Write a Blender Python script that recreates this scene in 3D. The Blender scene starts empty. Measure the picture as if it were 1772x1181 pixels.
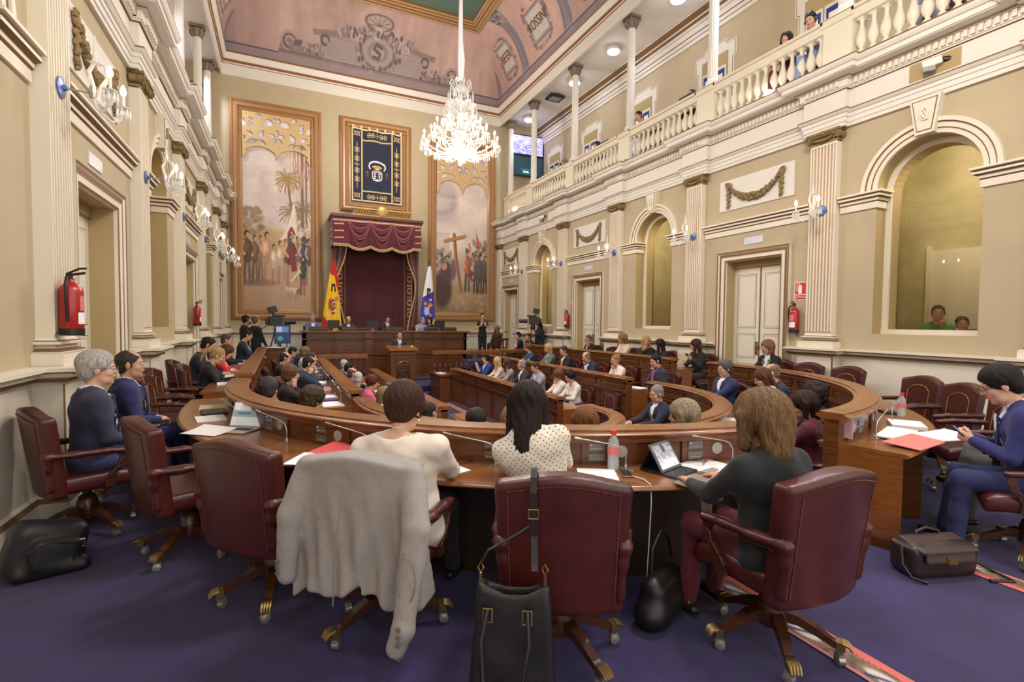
import bpy, bmesh, math, random
import numpy as np
from mathutils import Vector, Matrix
PI=math.pi
sc=bpy.context.scene
COL=sc.collection
rnd=random.Random(7)
# ---------------------------------------------------------------- room numbers
XL,XR,YB=-1.87,8.79,20.25
CX,CY=3.46,6.4
PIL=[2.67,5.67,8.67,11.67,14.65,17.67]
F1,F2,F3,FW,FD=0.0,-.31,-.635,-.70,.45
def lin(c):
    return tuple(((v/255)/12.92 if v/255<=.04045 else (((v/255)+.055)/1.055)**2.4) for v in c)
def lina(a):
    a=np.clip(np.asarray(a,float)/255,0,1); return np.where(a<=.04045,a/12.92,((a+.055)/1.055)**2.4)
# ---------------------------------------------------------------- materials
_M={}
def mat(name,rgb,rough=.6,metal=0,var=0,vscale=6,stretch=(1,1,1),bump=0,bscale=40,coat=0,emit=0,ior=1.5,spec=.5,sheen=0,obj=True,rgb2=None,vcol=None,alpha=1,trans=0):
    if name in _M: return _M[name]
    m=bpy.data.materials.new(name); m.use_nodes=True; nt=m.node_tree; b=nt.nodes['Principled BSDF']
    c=(*lin(rgb),1)
    b.inputs['Base Color'].default_value=c; b.inputs['Roughness'].default_value=rough; b.inputs['Metallic'].default_value=metal
    b.inputs['IOR'].default_value=ior; b.inputs['Specular IOR Level'].default_value=spec
    if coat: b.inputs['Coat Weight'].default_value=coat; b.inputs['Coat Roughness'].default_value=.15
    if sheen: b.inputs['Sheen Weight'].default_value=sheen; b.inputs['Sheen Roughness'].default_value=.5
    if trans: b.inputs['Transmission Weight'].default_value=trans
    if alpha<1: b.inputs['Alpha'].default_value=alpha
    if emit: b.inputs['Emission Color'].default_value=c; b.inputs['Emission Strength'].default_value=emit
    N=nt.nodes.new; L=nt.links.new
    src=None
    if var or bump:
        tc=N('ShaderNodeTexCoord'); mp=N('ShaderNodeMapping'); mp.inputs['Scale'].default_value=stretch; L(tc.outputs['Object'],mp.inputs['Vector'])
    if vcol:
        a=N('ShaderNodeAttribute'); a.attribute_name=vcol; src=a.outputs['Color']
        L(src,b.inputs['Base Color'])
        if emit: L(src,b.inputs['Emission Color'])
    if var:
        n=N('ShaderNodeTexNoise'); n.inputs['Scale'].default_value=vscale; n.inputs['Detail'].default_value=5; n.inputs['Roughness'].default_value=.6
        L(mp.outputs['Vector'],n.inputs['Vector'])
        r=N('ShaderNodeMapRange'); r.inputs['From Min'].default_value=.3; r.inputs['From Max'].default_value=.7
        L(n.outputs['Fac'],r.inputs['Value'])
        mx=N('ShaderNodeMix'); mx.data_type='RGBA'
        c2=(*lin(rgb2),1) if rgb2 else (*[v*(1-var) for v in c[:3]],1)
        mx.inputs['B'].default_value=c2; L(r.outputs['Result'],mx.inputs['Factor'])
        if src: 
            L(src,mx.inputs['A'])
            if not rgb2:
                mu=N('ShaderNodeMix'); mu.data_type='RGBA'; mu.blend_type='MULTIPLY'; mu.inputs['Factor'].default_value=1; L(src,mu.inputs['A']); mu.inputs['B'].default_value=(1-var,1-var,1-var,1); L(mu.outputs['Result'],mx.inputs['B'])
        else: mx.inputs['A'].default_value=c
        L(mx.outputs['Result'],b.inputs['Base Color'])
    if bump:
        n2=N('ShaderNodeTexNoise'); n2.inputs['Scale'].default_value=bscale; n2.inputs['Detail'].default_value=4
        L(mp.outputs['Vector'],n2.inputs['Vector'])
        bp=N('ShaderNodeBump'); bp.inputs['Strength'].default_value=bump; bp.inputs['Distance'].default_value=.01
        L(n2.outputs['Fac'],bp.inputs['Height']); L(bp.outputs['Normal'],b.inputs['Normal'])
    _M[name]=m; return m
def wood(name,rgb,rgb2,rough=.32,sx=(3,3,26),coat=.25):
    m=mat(name,rgb,rough,var=.5,vscale=2.2,stretch=sx,rgb2=rgb2,coat=coat,bump=.04,bscale=8); return m
M_wall=mat('wall_plaster',(190,174,144),.75,var=.1,vscale=1.1,bump=.03,bscale=60)
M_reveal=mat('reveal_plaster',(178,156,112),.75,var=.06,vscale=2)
M_cream=mat('cream_paint',(228,220,202),.55,var=.05,vscale=2)
M_band=mat('frieze_paint',(226,221,212),.6,var=.04,vscale=2)
M_line=mat('brown_line_paint',(128,94,58),.6,var=.12,vscale=5)
M_flute=mat('flute_paint',(196,165,134),.65,var=.14,vscale=3)
M_gold=mat('gilt_plaster',(158,132,88),.55,var=.5,vscale=22,bump=.6,bscale=50,metal=.15)
M_gilt=mat('bright_gilt',(196,158,92),.4,metal=.35,var=.3,vscale=30)
M_frame=mat('picture_frame_wood',(176,132,86),.42,var=.28,vscale=2,stretch=(4,4,18),coat=.2)
M_door=mat('door_paint',(227,221,205),.45)
M_doorline=mat('door_line_paint',(120,88,66),.5)
M_woodR=wood('walnut_panel',(118,71,36),(76,42,21))
M_woodT=wood('walnut_top',(150,98,54),(112,68,34),rough=.28,sx=(3,3,3))
M_woodD=wood('dark_walnut',(84,46,26),(48,24,14))
M_woodO=wood('desk_end_oak',(146,88,38),(118,66,26),rough=.35)
M_carpet=mat('purple_carpet',(52,42,100),.95,var=.35,vscale=1.6,bump=.5,bscale=380,sheen=.12,rgb2=(33,26,66))
M_leather=mat('burgundy_leather',(82,32,29),.33,var=.25,vscale=5,bump=.12,bscale=260,coat=.12,rgb2=(60,22,20))
M_leatherG=mat('gold_tooling',(200,165,95),.35,metal=.5)
M_brass=mat('aged_brass',(150,126,84),.38,metal=.9)
M_steel=mat('brushed_steel',(190,188,184),.3,metal=.9)
M_black=mat('black_plastic',(22,22,24),.45)
M_blackL=mat('black_leather',(20,18,20),.42,bump=.2,bscale=200,coat=.1)
M_white=mat('white_paper',(238,238,238),.7)
M_bulb=mat('lit_bulb',(255,236,205),.4,emit=13)
M_glassx=mat('crystal',(250,246,238),.08,trans=.5,ior=1.45,emit=.06)  # faint glow put into the glass itself, though only the bulbs are lamps
M_candle=mat('candle_tube',(235,232,225),.4)
M_red=mat('extinguisher_red',(168,30,28),.3,coat=.4)
M_redfolder=mat('red_folder',(214,84,84),.5)
M_velvet=mat('burgundy_velvet',(104,30,44),.75,var=.3,vscale=5,sheen=.6,rgb2=(66,14,26))
M_velvetD=mat('deep_velvet',(84,20,30),.8,var=.2,vscale=3,sheen=.3)
M_vc=mat('painted_vcol',(255,255,255),.55,vcol='Col')
M_vcr=mat('painted_cloth',(255,255,255),.85,vcol='Col')
M_scr=mat('lit_screen',(255,255,255),.3,vcol='Col',emit=.9)
M_skin=mat('skin',(196,140,112),.5,var=.08,vscale=14)
M_skin2=mat('skin_tan',(178,120,92),.5,var=.08,vscale=14)
M_eyew=mat('eye_dark',(34,24,20),.3)
M_lip=mat('lips',(158,84,76),.5)
# clear glass pane
def glass_mat(name,rgb,a):
    m=bpy.data.materials.new(name); m.use_nodes=True; nt=m.node_tree; nt.nodes.clear(); N=nt.nodes.new
    o=N('ShaderNodeOutputMaterial'); mx=N('ShaderNodeMixShader'); t=N('ShaderNodeBsdfTransparent'); g=N('ShaderNodeBsdfGlossy'); f=N('ShaderNodeFresnel')
    t.inputs['Color'].default_value=(*lin(rgb),1); g.inputs['Roughness'].default_value=.02; f.inputs['IOR'].default_value=a
    nt.links.new(f.outputs[0],mx.inputs[0]); nt.links.new(t.outputs[0],mx.inputs[1]); nt.links.new(g.outputs[0],mx.inputs[2]); nt.links.new(mx.outputs[0],o.inputs[0]); return m
M_pane=glass_mat('window_glass',(248,244,232),1.75)
M_bottle=mat('bottle_plastic',(226,232,238),.08,alpha=.32)
# ---------------------------------------------------------------- object helpers
def tag(o,label=None,cat=None,group=None,kind=None):
    if label: o['label']=label
    if cat: o['category']=cat
    if group: o['group']=group
    if kind: o['kind']=kind
    return o
def empty(name,loc=(0,0,0),rz=0,**k):
    o=bpy.data.objects.new(name,None); COL.objects.link(o); o.location=loc; o.rotation_euler=(0,0,rz); o.empty_display_size=.1
    return tag(o,**k)
def mesh(name,V,F,mats,parent=None,mi=None,smooth=None,loc=None,rz=0,**k):
    me=bpy.data.meshes.new(name); me.from_pydata([tuple(map(float,v)) for v in V] if not isinstance(V,np.ndarray) else V.tolist(),[],F if isinstance(F,list) else F.tolist())
    if not isinstance(mats,(list,tuple)): mats=[mats]
    for m in mats: me.materials.append(m)
    if mi is not None: me.polygons.foreach_set('material_index',np.asarray(mi,np.int32))
    me.validate()
    if smooth is not None:
        me.polygons.foreach_set('use_smooth',[True]*len(me.polygons))
        if smooth<179: me.set_sharp_from_angle(angle=math.radians(smooth))
    me.update()
    o=bpy.data.objects.new(name,me); COL.objects.link(o)
    if parent: o.parent=parent
    if loc is not None: o.location=loc
    if rz: o.rotation_euler=(0,0,rz)
    return tag(o,**k)
class MB:
    def __init__(s): s.V=[];s.F=[];s.I=[];s.T=None
    def add(s,V,F,m=0):
        n=len(s.V)
        if s.T is not None: V=[tuple(s.T@Vector(v)) for v in V]
        s.V.extend(V); s.F.extend([tuple(i+n for i in f) for f in F]); s.I.extend([m]*len(F)); return s
    def box(s,x0,x1,y0,y1,z0,z1,m=0):
        if x0>x1:x0,x1=x1,x0
        if y0>y1:y0,y1=y1,y0
        if z0>z1:z0,z1=z1,z0
        V=[(x0,y0,z0),(x1,y0,z0),(x1,y1,z0),(x0,y1,z0),(x0,y0,z1),(x1,y0,z1),(x1,y1,z1),(x0,y1,z1)]
        return s.add(V,[(3,2,1,0),(4,5,6,7),(0,1,5,4),(1,2,6,5),(2,3,7,6),(3,0,4,7)],m)
    def obox(s,c,ax,ay,az,m=0):
        c=Vector(c);ax=Vector(ax);ay=Vector(ay);az=Vector(az)
        V=[c+a*ax+b*ay+d*az for d in(-1,1) for a,b in((-1,-1),(1,-1),(1,1),(-1,1))]
        return s.add([tuple(v) for v in V],[(3,2,1,0),(4,5,6,7),(0,1,5,4),(1,2,6,5),(2,3,7,6),(3,0,4,7)],m)
    def prism(s,P,ext,m=0):
        P=[Vector(p) for p in P]; e=Vector(ext); n=len(P)
        V=[tuple(p) for p in P]+[tuple(p+e) for p in P]
        return s.add(V,[tuple(range(n-1,-1,-1)),tuple(range(n,2*n))]+[(i,(i+1)%n,n+(i+1)%n,n+i) for i in range(n)],m)
    def tube(s,P,r,n=8,m=0,closed=False,flat=None):
        P=[Vector(p) for p in P]; k=len(P); R=r if isinstance(r,(list,tuple)) else [r]*k
        V=[];F=[];up=None
        for i,p in enumerate(P):
            if closed: t=(P[(i+1)%k]-P[i-1])
            else: t=(P[min(i+1,k-1)]-P[max(i-1,0)])
            t=t.normalized() if t.length>1e-9 else Vector((0,0,1))
            if up is None: up=t.orthogonal().normalized()
            up=(up-t*up.dot(t)); up=up.normalized() if up.length>1e-6 else t.orthogonal().normalized()
            sd=t.cross(up)
            for j in range(n):
                a=2*PI*j/n; V.append(tuple(p+R[i]*(up*math.cos(a)*(flat or 1)+sd*math.sin(a))))
        for i in range(k if closed else k-1):
            a=i*n;b=((i+1)%k)*n
            for j in range(n): F.append((a+j,a+(j+1)%n,b+(j+1)%n,b+j))
        if not closed: F.append(tuple(range(n-1,-1,-1))); F.append(tuple((k-1)*n+j for j in range(n)))
        return s.add(V,F,m)
    def lathe(s,prof,c=(0,0,0),ax=None,n=12,m=0):
        c=Vector(c); Z=Vector(ax or (0,0,1)).normalized(); X=Z.orthogonal().normalized(); Y=Z.cross(X); V=[];F=[]
        for r,z in prof:
            for j in range(n):
                a=2*PI*j/n; V.append(tuple(c+Z*z+(X*math.cos(a)+Y*math.sin(a))*max(r,1e-4)))
        for i in range(len(prof)-1):
            for j in range(n): F.append((i*n+j,i*n+(j+1)%n,(i+1)*n+(j+1)%n,(i+1)*n+j))
        F.append(tuple(range(n-1,-1,-1))); k=(len(prof)-1)*n; F.append(tuple(k+j for j in range(n)))
        return s.add(V,F,m)
    def ball(s,c,r,n=10,m=0,k=None):
        c=Vector(c); r3=r if isinstance(r,(tuple,list)) else (r,r,r); k=k or max(4,n//2); V=[];F=[]
        for i in range(1,k):
            t=PI*i/k
            for j in range(n): a=2*PI*j/n; V.append((c.x+r3[0]*math.sin(t)*math.cos(a),c.y+r3[1]*math.sin(t)*math.sin(a),c.z+r3[2]*math.cos(t)))
        V.append((c.x,c.y,c.z+r3[2])); V.append((c.x,c.y,c.z-r3[2])); T=len(V)-2;B=T+1
        for i in range(k-2):
            for j in range(n): F.append((i*n+j,(i+1)*n+j,(i+1)*n+(j+1)%n,i*n+(j+1)%n))
        for j in range(n): F.append((T,j,(j+1)%n)); F.append((B,(k-2)*n+(j+1)%n,(k-2)*n+j))
        return s.add(V,F,m)
    def sweep(s,path,prof,mi=None,m=0,caps=True,closedprof=True,side=1):
        # path: plan points (x,y); prof: (out,z); out is to the left of travel*side ; mitred
        n=len(path); P=[Vector((p[0],p[1])) for p in path]; k=len(prof); V=[];F=[];I=[]
        for i in range(n):
            d0=(P[i]-P[i-1]).normalized() if i>0 else None; d1=(P[i+1]-P[i]).normalized() if i<n-1 else None
            if d0 is None: d0=d1
            if d1 is None: d1=d0
            n0=Vector((-d0.y,d0.x))*side; n1=Vector((-d1.y,d1.x))*side; mm=(n0+n1)
            mm=mm/max(.2,(1+n0.dot(n1))) 
            for o,z in prof: V.append((P[i].x+mm.x*o,P[i].y+mm.y*o,z))
        for i in range(n-1):
            for j in range(k if closedprof else k-1):
                a=i*k+j;b=i*k+(j+1)%k; F.append((a,b,b+k,a+k)); I.append(mi[j] if mi else m)
        if caps and closedprof: F.append(tuple(range(k-1,-1,-1))); F.append(tuple((n-1)*k+j for j in range(k))); I+=[m,m]
        c=len(s.V); 
        if s.T is not None: V=[tuple(s.T@Vector(v)) for v in V]
        s.V.extend(V); s.F.extend([tuple(x+c for x in f) for f in F]); s.I.extend(I); return s
    def build(s,name,mats,parent=None,smooth=None,bevel=0,**k):
        o=mesh(name,s.V,s.F,mats,parent,s.I,smooth,**k)
        if bevel:
            b=o.modifiers.new('Bevel','BEVEL'); b.width=bevel; b.segments=2; b.limit_method='ANGLE'; b.angle_limit=math.radians(40); b.harden_normals=False
        return o
def S(o,name=None): o['kind']='structure'; return o
def rot2(p,a): return (p[0]*math.cos(a)-p[1]*math.sin(a),p[0]*math.sin(a)+p[1]*math.cos(a))
def copy_tree(o,parent=None,loc=None,rz=None,label=None):
    c=o.copy(); COL.objects.link(c); c.parent=parent
    if parent is None:
        if loc is not None: c.location=loc
        if rz is not None: c.rotation_euler=(0,0,rz)
        if label: c['label']=label
    for ch in list(o.children): copy_tree(ch,c)
    return c
# text as a flat mesh
def text(name,s,size,mat_,M,parent=None,ext=.002,sp=1,**k):
    cu=bpy.data.curves.new(name,'FONT'); cu.body=s; cu.size=size; cu.extrude=ext; cu.align_x='CENTER'; cu.align_y='CENTER'; cu.space_character=sp
    t=bpy.data.objects.new('tmp',cu); COL.objects.link(t)
    dg=bpy.context.evaluated_depsgraph_get(); me=bpy.data.meshes.new_from_object(t.evaluated_get(dg)); bpy.data.objects.remove(t); bpy.data.curves.remove(cu)
    me.transform(M); me.materials.clear(); me.materials.append(mat_); me.name=name
    o=bpy.data.objects.new(name,me); COL.objects.link(o)
    if parent: o.parent=parent
    return tag(o,**k)
# painted panel: grid mesh with colour attribute; img HxWx3 in sRGB 0..255, row 0 = top ; fn(u,v)->xyz
def painted(name,img,fn,mat_=None,parent=None,**k):
    h,w=img.shape[:2]
    u=(np.arange(w)+.0)/(w-1); v=1-(np.arange(h)+.0)/(h-1); U,Vv=np.meshgrid(u,v)
    X,Y,Z=fn(U,Vv); P=np.stack([X+0*U,Y+0*U,Z+0*U],-1).reshape(-1,3)
    i=np.arange(h*w).reshape(h,w); F=np.stack([i[1:,:-1],i[1:,1:],i[:-1,1:],i[:-1,:-1]],-1).reshape(-1,4)
    o=mesh(name,P,F,mat_ or M_vc,parent,smooth=180,**k)
    ca=o.data.color_attributes.new('Col','FLOAT_COLOR','POINT'); c=np.ones((h*w,4)); c[:,:3]=lina(img.reshape(-1,3)); ca.data.foreach_set('color',c.ravel())
    return o
class Img:
    def __init__(s,w,h,bg): s.a=np.zeros((h,w,3))+np.array(bg,float); s.w=w;s.h=h; y,x=np.mgrid[0:h,0:w]; s.x=(x+.5)/w; s.y=(y+.5)/h   # y down
    def blend(s,m,c,al=1):
        m=np.clip(m,0,1)[...,None]*al; s.a=s.a*(1-m)+np.array(c,float)*m; return s
    def ell(s,cx,cy,rx,ry,c,soft=.15,al=1,rot=0):
        dx=s.x-cx;dy=s.y-cy
        asp=s.h/s.w; ddx=dx*math.cos(rot)+dy*asp*math.sin(rot); ddy=(-dx*math.sin(rot)+dy*asp*math.cos(rot))/asp
        d=np.sqrt((ddx/rx)**2+(ddy/ry)**2); return s.blend((1-d)/soft+.5,c,al)
    def line(s,pts,wd,c,al=1,soft=.5):
        asp=s.h/s.w; D=np.full(s.x.shape,9.)
        for (x0,y0),(x1,y1) in zip(pts,pts[1:]):
            ax,ay=x1-x0,(y1-y0)*asp; t=np.clip(((s.x-x0)*ax+(s.y-y0)*asp*ay)/(ax*ax+ay*ay+1e-12),0,1)
            D=np.minimum(D,np.hypot(s.x-x0-t*ax,(s.y-y0)*asp-t*ay))
        return s.blend((wd-D)/(wd*soft)+.5,c,al)
    def poly(s,pts,c,al=1):
        ins=np.zeros(s.x.shape,bool); n=len(pts)
        for i in range(n):
            x0,y0=pts[i];x1,y1=pts[(i+1)%n]
            if y0==y1: continue
            cond=((y0>s.y)!=(y1>s.y))&(s.x<(x1-x0)*(s.y-y0)/(y1-y0)+x0); ins^=cond
        return s.blend(ins.astype(float),c,al)
    def rect(s,x0,y0,x1,y1,c,al=1): return s.blend(((s.x>=x0)&(s.x<=x1)&(s.y>=y0)&(s.y<=y1)).astype(float),c,al)
    def noise(s,amp,sc_=8,seed=0,col=None,oct_=4,asp=None):
        r=np.random.RandomState(seed); t=np.zeros(s.x.shape); A=1;f=sc_; asp=asp or s.h/s.w
        for o_ in range(oct_):
            g=r.rand(int(f*asp)+3,int(f)+3); X=s.x*f; Y=s.y*f*asp; xi=X.astype(int);yi=Y.astype(int); fx=X-xi;fy=Y-yi; fx=fx*fx*(3-2*fx);fy=fy*fy*(3-2*fy)
            t+=A*((g[yi,xi]*(1-fx)+g[yi,xi+1]*fx)*(1-fy)+(g[yi+1,xi]*(1-fx)+g[yi+1,xi+1]*fx)*fy-.5); A*=.55; f*=2
        if col is not None: return s.blend(np.clip(t*amp+.5,0,1)*(t>-9),col,1) if False else s.blend(np.clip(t*2*amp,0,1),col)
        s.a=np.clip(s.a*(1+t[...,None]*amp),0,255); return s
# ---------------------------------------------------------------- implicit-surface modelling (smooth unions, meshed by surface nets)
def _nz(P,f,s=0):
    x,y,z=P[...,0]*f+s,P[...,1]*f+1.7*s,P[...,2]*f-s
    return (np.sin(x+1.3*np.sin(y*.8+z*.5))+np.sin(y*1.1+1.2*np.sin(z*.9+x*.6))+np.sin(z*1.2+1.1*np.sin(x*1.1)))/3
class Prim:
    __slots__=('f','lo','hi','m','k','neg')
def _mk(f,lo,hi,m,k,neg=False):
    p=Prim(); p.f=f;p.lo=np.array(lo,float);p.hi=np.array(hi,float);p.m=m;p.k=k;p.neg=neg; return p
def cap(a,b,r0,r1=None,m=0,k=.03,sq=None,neg=False):
    """tapered capsule; sq=(axis,factor) flattens along an axis"""
    a=np.array(a,float);b=np.array(b,float);r1=r0 if r1 is None else r1
    ab=b-a; L2=max(ab@ab,1e-9)
    if sq is not None: ax=np.array(sq[0],float);ax/=np.linalg.norm(ax);fc=sq[1]
    def f(P):
        d=P-a; t=np.clip((d@ab)/L2,0,1); q=d-t[...,None]*ab
        if sq is not None: c=q@ax; q=q+(c*(1/fc-1))[...,None]*ax
        r=r0+(r1-r0)*t; return (np.sqrt((q*q).sum(-1))-r)*(min(1,sq[1])**.5 if sq is not None else 1)
    R=max(r0,r1)*(max(1,sq[1]) if sq is not None else 1); return _mk(f,np.minimum(a,b)-R,np.maximum(a,b)+R,m,k,neg)
def ell(c,r,m=0,k=.03,R=None,neg=False):
    c=np.array(c,float); r=np.array([r]*3 if np.isscalar(r) else r,float); Rm=None if R is None else np.array(R,float)
    def f(P):
        q=P-c
        if Rm is not None: q=q@Rm
        n=np.sqrt(((q/r)**2).sum(-1)); g=np.sqrt(((q/(r*r))**2).sum(-1))+1e-9; return n*(n-1)/g
    b=r.max() if Rm is not None else r; return _mk(f,c-b,c+b,m,k,neg)
def rbox(c,h,rr=.02,m=0,k=.01,R=None,neg=False):
    c=np.array(c,float);h=np.array(h,float); Rm=None if R is None else np.array(R,float)
    def f(P):
        q=P-c
        if Rm is not None: q=q@Rm
        q=np.abs(q)-(h-rr); return np.sqrt((np.maximum(q,0)**2).sum(-1))+np.minimum(q.max(-1),0)-rr
    b=np.linalg.norm(h) if Rm is not None else h; return _mk(f,c-b,c+b,m,k,neg)
def field(f,lo,hi,m=0,k=.01,neg=False): return _mk(f,lo,hi,m,k,neg)
def net(prims,h,disp=None):
    lo=np.min([p.lo for p in prims if not p.neg],0)-3*h; hi=np.max([p.hi for p in prims if not p.neg],0)+3*h
    n=np.ceil((hi-lo)/h).astype(int)+1; D=np.full(n,1.,np.float32); MI=np.zeros(n,np.int16); best=np.full(n,9.,np.float32)
    for p in prims:
        mg=max(p.k,.01)*1.3+2.5*h; a=np.clip(np.floor((p.lo-mg-lo)/h).astype(int),0,n); b=np.clip(np.ceil((p.hi+mg-lo)/h).astype(int)+1,0,n)
        if (b<=a).any(): continue
        g=np.stack(np.meshgrid(*[lo[i]+h*np.arange(a[i],b[i]) for i in range(3)],indexing='ij'),-1)
        d=p.f(g).astype(np.float32); s=tuple(slice(a[i],b[i]) for i in range(3)); A=D[s]
        if p.neg:
            k=p.k; hh=np.clip(.5-.5*(A+d)/k,0,1); D[s]=A*(1-hh)-d*hh+k*hh*(1-hh)
            if p.m>=0:
                mm=(-d>A-h*1.2); MI[s]=np.where(mm&(np.abs(d)<2*h),p.m,MI[s])
        else:
            k=p.k; hh=np.clip(.5+.5*(A-d)/k,0,1); D[s]=A*(1-hh)+d*hh-k*hh*(1-hh)
            mm=d<best[s]; MI[s]=np.where(mm,p.m,MI[s]); best[s]=np.where(mm,d,best[s])
    if disp is not None:
        ix=np.argwhere(np.abs(D)<4*h); P=lo+h*ix; D[ix[:,0],ix[:,1],ix[:,2]]+=disp(P).astype(np.float32)
    s=D<0
    c=[s[i:n[0]-1+i,j:n[1]-1+j,k:n[2]-1+k] for i in(0,1) for j in(0,1) for k in(0,1)]
    cnt=sum(x.astype(np.int8) for x in c); act=(cnt>0)&(cnt<8); idx=-np.ones(act.shape,np.int64); ac=np.argwhere(act); idx[act]=np.arange(len(ac))
    if len(ac)==0: return np.zeros((0,3)),np.zeros((0,4),int),np.zeros(0,int)
    acc=np.zeros((len(ac),3)); w=np.zeros(len(ac))
    offs=[(i,j,k) for i in(0,1) for j in(0,1) for k in(0,1)]
    for o1 in offs:
        for ax in range(3):
            if o1[ax]==1: continue
            o2=list(o1);o2[ax]=1
            d1=D[ac[:,0]+o1[0],ac[:,1]+o1[1],ac[:,2]+o1[2]]; d2=D[ac[:,0]+o2[0],ac[:,1]+o2[1],ac[:,2]+o2[2]]
            m=(d1<0)!=(d2<0); t=np.where(m,d1/np.where(m,d1-d2,1),0)
            pt=np.array(o1,float)+np.zeros((len(ac),3)); pt[:,ax]+=t; acc+=pt*m[:,None]; w+=m
    V=lo+h*(ac+acc/w[:,None]); vm=MI[ac[:,0],ac[:,1],ac[:,2]]
    F=[]
    for ax in range(3):
        u,v=(ax+1)%3,(ax+2)%3
        sl1=[slice(0,None)]*3; sl2=[slice(0,None)]*3; sl1[ax]=slice(0,-1); sl2[ax]=slice(1,None)
        A=s[tuple(sl1)];B=s[tuple(sl2)]; e=np.argwhere(A!=B)
        e=e[(e[:,u]>0)&(e[:,v]>0)&(e[:,u]<n[u]-1)&(e[:,v]<n[v]-1)]
        fl=A[e[:,0],e[:,1],e[:,2]]
        q=[]
        for du,dv in((-1,-1),(0,-1),(0,0),(-1,0)):
            t=e.copy(); t[:,u]+=du; t[:,v]+=dv; q.append(idx[t[:,0],t[:,1],t[:,2]])
        q=np.stack(q,-1); q[~fl]=q[~fl][:,::-1]; F.append(q)
    F=np.concatenate(F); return V,F,vm[F[:,0]]
def sdf(name,prims,h,mats,parent=None,disp=None,relax=1,extra=None,**k):
    V,F,mi=net(prims,h,disp)
    if relax and len(V):
        for _ in range(relax):
            s=V.copy(); c=np.ones(len(V))
            for a,b in((0,1),(1,2),(2,3),(3,0)):
                np.add.at(s,F[:,a],V[F[:,b]]); np.add.at(s,F[:,b],V[F[:,a]]); np.add.at(c,F[:,a],1); np.add.at(c,F[:,b],1)
            V=V*.35+(s/c[:,None])*.65
    if extra is not None:  # list of (V,F,m) meshes joined into the same object
        V=list(map(tuple,V)); F=F.tolist(); mi=list(mi)
        for v,f,m in extra:
            n0=len(V); V+=list(map(tuple,v)); F+=[[i+n0 for i in q] for q in f]; mi+=list(m) if hasattr(m,'__len__') else [m]*len(f)
    return mesh(name,V,F,mats,parent,mi,180,**k)
# ================================================================= SETTING
TR=Matrix(((0,-1,0,XR),(1,0,0,0),(0,0,1,0),(0,0,0,1)))   # local (a=Y, out, z) on the right wall
TL=Matrix(((0,1,0,XL),(1,0,0,0),(0,0,1,0),(0,0,0,1)))
TB=Matrix(((1,0,0,0),(0,-1,0,YB),(0,0,1,0),(0,0,0,1)))   # local (a=X, out, z) on the far wall
ARCHC={'R':[4.17,10.17,16.16],'L':[4.17,10.17,16.16]}
DOORC={'R':[7.15,13.15,18.92],'L':[7.0,13.05,18.92]}
Y0=-2.6
def side_wall(sd):
    T=TR if sd=='R' else TL; nm='right' if sd=='R' else 'left'
    b=MB(); b.T=T
    ev=[(c,'a') for c in ARCHC[sd]]+[(c,'d') for c in DOORC[sd]]; ev.sort()
    ztop=6.2; a=Y0
    def q(a0,a1,z0,z1,m,o=0): b.add([(a0,o,z0),(a1,o,z0),(a1,o,z1),(a0,o,z1)],[(0,1,2,3)],m)
    for c,t in ev:
        if t=='d':
            h=.65; q(a,c-h,0,1.2,1); q(a,c-h,1.2,ztop,0); q(c-h,c+h,3.04,ztop,0)
            b.add([(c-h,0,0),(c-h,-.3,0),(c-h,-.3,3.04),(c-h,0,3.04)],[(0,1,2,3)],1); b.add([(c+h,0,0),(c+h,-.3,0),(c+h,-.3,3.04),(c+h,0,3.04)],[(0,1,2,3)],2)
            b.add([(c-h,0,3.04),(c+h,0,3.04),(c+h,-.3,3.04),(c-h,-.3,3.04)],[(0,1,2,3)],2)
        else:
            h=.68; sp=3.87; q(a,c-h,0,1.2,1); q(a,c-h,1.2,ztop,0); q(c-h,c+h,0,1.2,1); q(c-h,c+h,1.2,1.56,0)
            dp=.26
            n=20; P=[(c+h*math.cos(PI*i/n),sp+h*math.sin(PI*i/n)) for i in range(n+1)]
            for i in range(n):
                (x0,z0),(x1,z1)=P[i],P[i+1]
                b.add([(x0,0,z0),(x1,0,z1),(x1,0,ztop),(x0,0,ztop)],[(0,1,2,3)],0)
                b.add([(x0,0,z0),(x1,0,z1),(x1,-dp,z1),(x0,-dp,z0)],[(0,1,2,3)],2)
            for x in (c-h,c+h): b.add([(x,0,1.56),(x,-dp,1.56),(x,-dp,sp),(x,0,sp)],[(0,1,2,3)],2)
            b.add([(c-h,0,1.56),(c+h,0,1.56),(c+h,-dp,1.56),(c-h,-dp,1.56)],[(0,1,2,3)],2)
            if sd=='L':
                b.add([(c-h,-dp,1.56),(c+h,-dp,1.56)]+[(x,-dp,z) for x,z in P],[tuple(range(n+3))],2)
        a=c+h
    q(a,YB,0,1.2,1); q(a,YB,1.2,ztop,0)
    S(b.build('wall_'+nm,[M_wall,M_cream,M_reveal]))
side_wall('R'); side_wall('L')
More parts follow.
